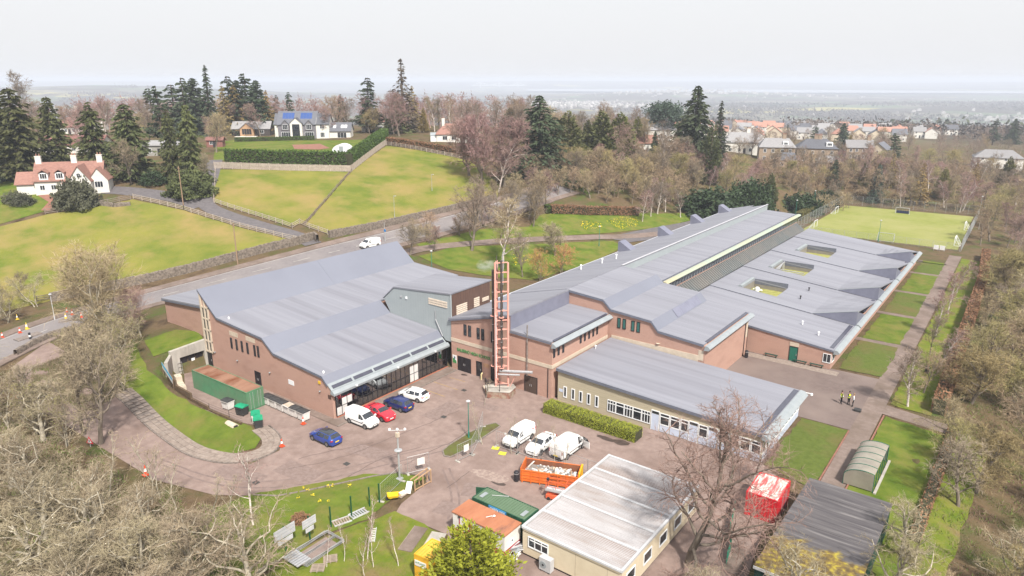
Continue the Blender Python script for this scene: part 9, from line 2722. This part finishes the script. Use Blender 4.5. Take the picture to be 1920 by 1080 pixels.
# the town on the plain, too far off to tell house from house
x, y, r = polar(4200, 2300, 5200, .02, .70)
f = np.sin(x / 420) + np.sin(y / 380 + 1) + rs.normal(size=len(x)) * .5
k = f > .85
mbt = MB()
for xx, yy, zz in zip(x[k], y[k], terr(x[k], y[k])):
 w_ = rs.uniform(6, 16) * (3 if rs.uniform() < .06 else 1); d_ = rs.uniform(6, 12); h_ = rs.uniform(5, 8)
 mbt.box(xx - w_ / 2, xx + w_ / 2, yy - d_ / 2, yy + d_ / 2, zz - 1, zz + h_)
 mbt.prism_y([(xx - w_ / 2 - .3, zz + h_ + .01), (xx + w_ / 2 + .3, zz + h_ + .01), (xx, zz + h_ + 3)], yy - d_ / 2, yy + d_ / 2)
o = link('distant_town', mbt.mesh('distant_town', mat('town_pale', (.50, .48, .46), (.26, .24, .23), scale=.03, lo=.42, hi=.58)))
o['kind'] = 'stuff'; o['label'] = 'pale far town spread over the hazy plain'
# the firth
pts = []
def pol(r, a):
 return (CAM[0] + r * (math.cos(HEAD) * math.sin(a) - math.sin(HEAD) * math.cos(a)), CAM[1] + r * (math.sin(HEAD) * math.sin(a) + math.cos(HEAD) * math.cos(a)))
far_e, near_e = [], []
for k in range(25):
 a = .02 + k * .03
 near_e.append(pol(6900 - 500 * math.sin(a * 5), a)); far_e.append(pol(8300 + 200 * math.sin(a * 9), a))
mbw = MB()
mbw.add([(*p_, -58) for p_ in near_e] + [(*p_, -58) for p_ in far_e], [(i, i + 1, i + 26, i + 25) for i in range(24)])
struct('water', mbw, mat('firth_water', (.30, .33, .36), (.28, .31, .34), scale=.002, rough=.25))
# cable bridge far away
bp_ = Vector((*pol(9000, -.055), -50)); bq = Vector((*pol(9000, .02), -50))
br = thing('cable_bridge', bp_, 'faint far cable bridge with three white towers on the horizon', 'bridge')
BRM = mat('bridge_white', (.7, .72, .75), scale=.1)
part('deck', MB().beam(bp_ + Vector((0, 0, 26)), bq + Vector((0, 0, 26)), 22, 6), BRM, br)
for f in (.16, .5, .84):
 c = bp_.lerp(bq, f)
 part('tower', MB().beam(c, c + Vector((0, 0, 92)), 10, 10, up=(1, 0, 0)), BRM, br)
 cb2 = MB()
 for k in range(1, 9):
  for s in (-1, 1):
   e = bp_.lerp(bq, min(1, max(0, f + s * .02 * k)))
   cb2.beam(c + Vector((0, 0, 90 - k * 3)), e + Vector((0, 0, 28)), 1.6, 1.6)
 part('cable_fan', cb2, BRM, br)

# thin steam from the flues
stm = bpy.data.materials.new('steam'); stm.use_nodes = True
n, l = stm.node_tree.nodes, stm.node_tree.links
n.remove(n['Principled BSDF'])
pv_ = n.new('ShaderNodeVolumePrincipled'); pv_.inputs['Color'].default_value = (.95, .95, .97, 1)
tc = n.new('ShaderNodeTexCoord')
nz = n.new('ShaderNodeTexNoise'); nz.inputs['Scale'].default_value = 1.6; nz.inputs['Detail'].default_value = 4
l.new(tc.outputs['Object'], nz.inputs['Vector'])
ln_ = n.new('ShaderNodeVectorMath'); ln_.operation = 'LENGTH'
mpg = n.new('ShaderNodeMapping'); mpg.inputs['Scale'].default_value = (.55, .9, .9); l.new(tc.outputs['Object'], mpg.inputs[0]); l.new(mpg.outputs[0], ln_.inputs[0])
fall = n.new('ShaderNodeMapRange'); fall.inputs[1].default_value = .95; fall.inputs[2].default_value = .1; l.new(ln_.outputs['Value'], fall.inputs[0])
mr_ = n.new('ShaderNodeMapRange'); mr_.inputs[1].default_value = .42; mr_.inputs[2].default_value = .7; mr_.inputs[4].default_value = 1.3; l.new(nz.outputs[0], mr_.inputs[0])
mu = n.new('ShaderNodeMath'); mu.operation = 'MULTIPLY'; l.new(fall.outputs[0], mu.inputs[0]); l.new(mr_.outputs[0], mu.inputs[1])
l.new(mu.outputs[0], pv_.inputs['Density'])
l.new(pv_.outputs[0], n['Material Output'].inputs['Volume'])
o = link('steam', MB().lathe([(.2, -1.0), (.8, -.7), (1.05, 0), (.8, .7), (.2, 1.0)], 12).mesh('steam', stm))
o.location = (10.0, 17.9, 17.3); o.scale = (1.6, 1.0, .9); o.rotation_euler = (0, 0, .5)
o['kind'] = 'stuff'; o['label'] = 'thin white steam drifting from the flue tops'

# ------------------------------------------------------------------ haze over the whole landscape
hz = bpy.data.materials.new('haze'); hz.use_nodes = True
n, l = hz.node_tree.nodes, hz.node_tree.links
n.remove(n['Principled BSDF'])
vp = n.new('ShaderNodeVolumePrincipled')
vp.inputs['Color'].default_value = (.81, .87, .99, 1)
vp.inputs['Density'].default_value = 0.00025
vp.inputs['Anisotropy'].default_value = 0.0
l.new(vp.outputs[0], n['Material Output'].inputs['Volume'])
zmin = float(min(GZ.min(), -60)) - 2
zmax = max(60.0, float(GZ.max()) + 4)
hm = MB().box(gxs[0] - 50, gxs[-1] + 50, gys[0] - 50, gys[-1] + 50, zmin, zmax)
ho = link('haze', hm.mesh('haze', hz))
ho['kind'] = 'stuff'
ho['label'] = 'pale haze in the air over the plain'
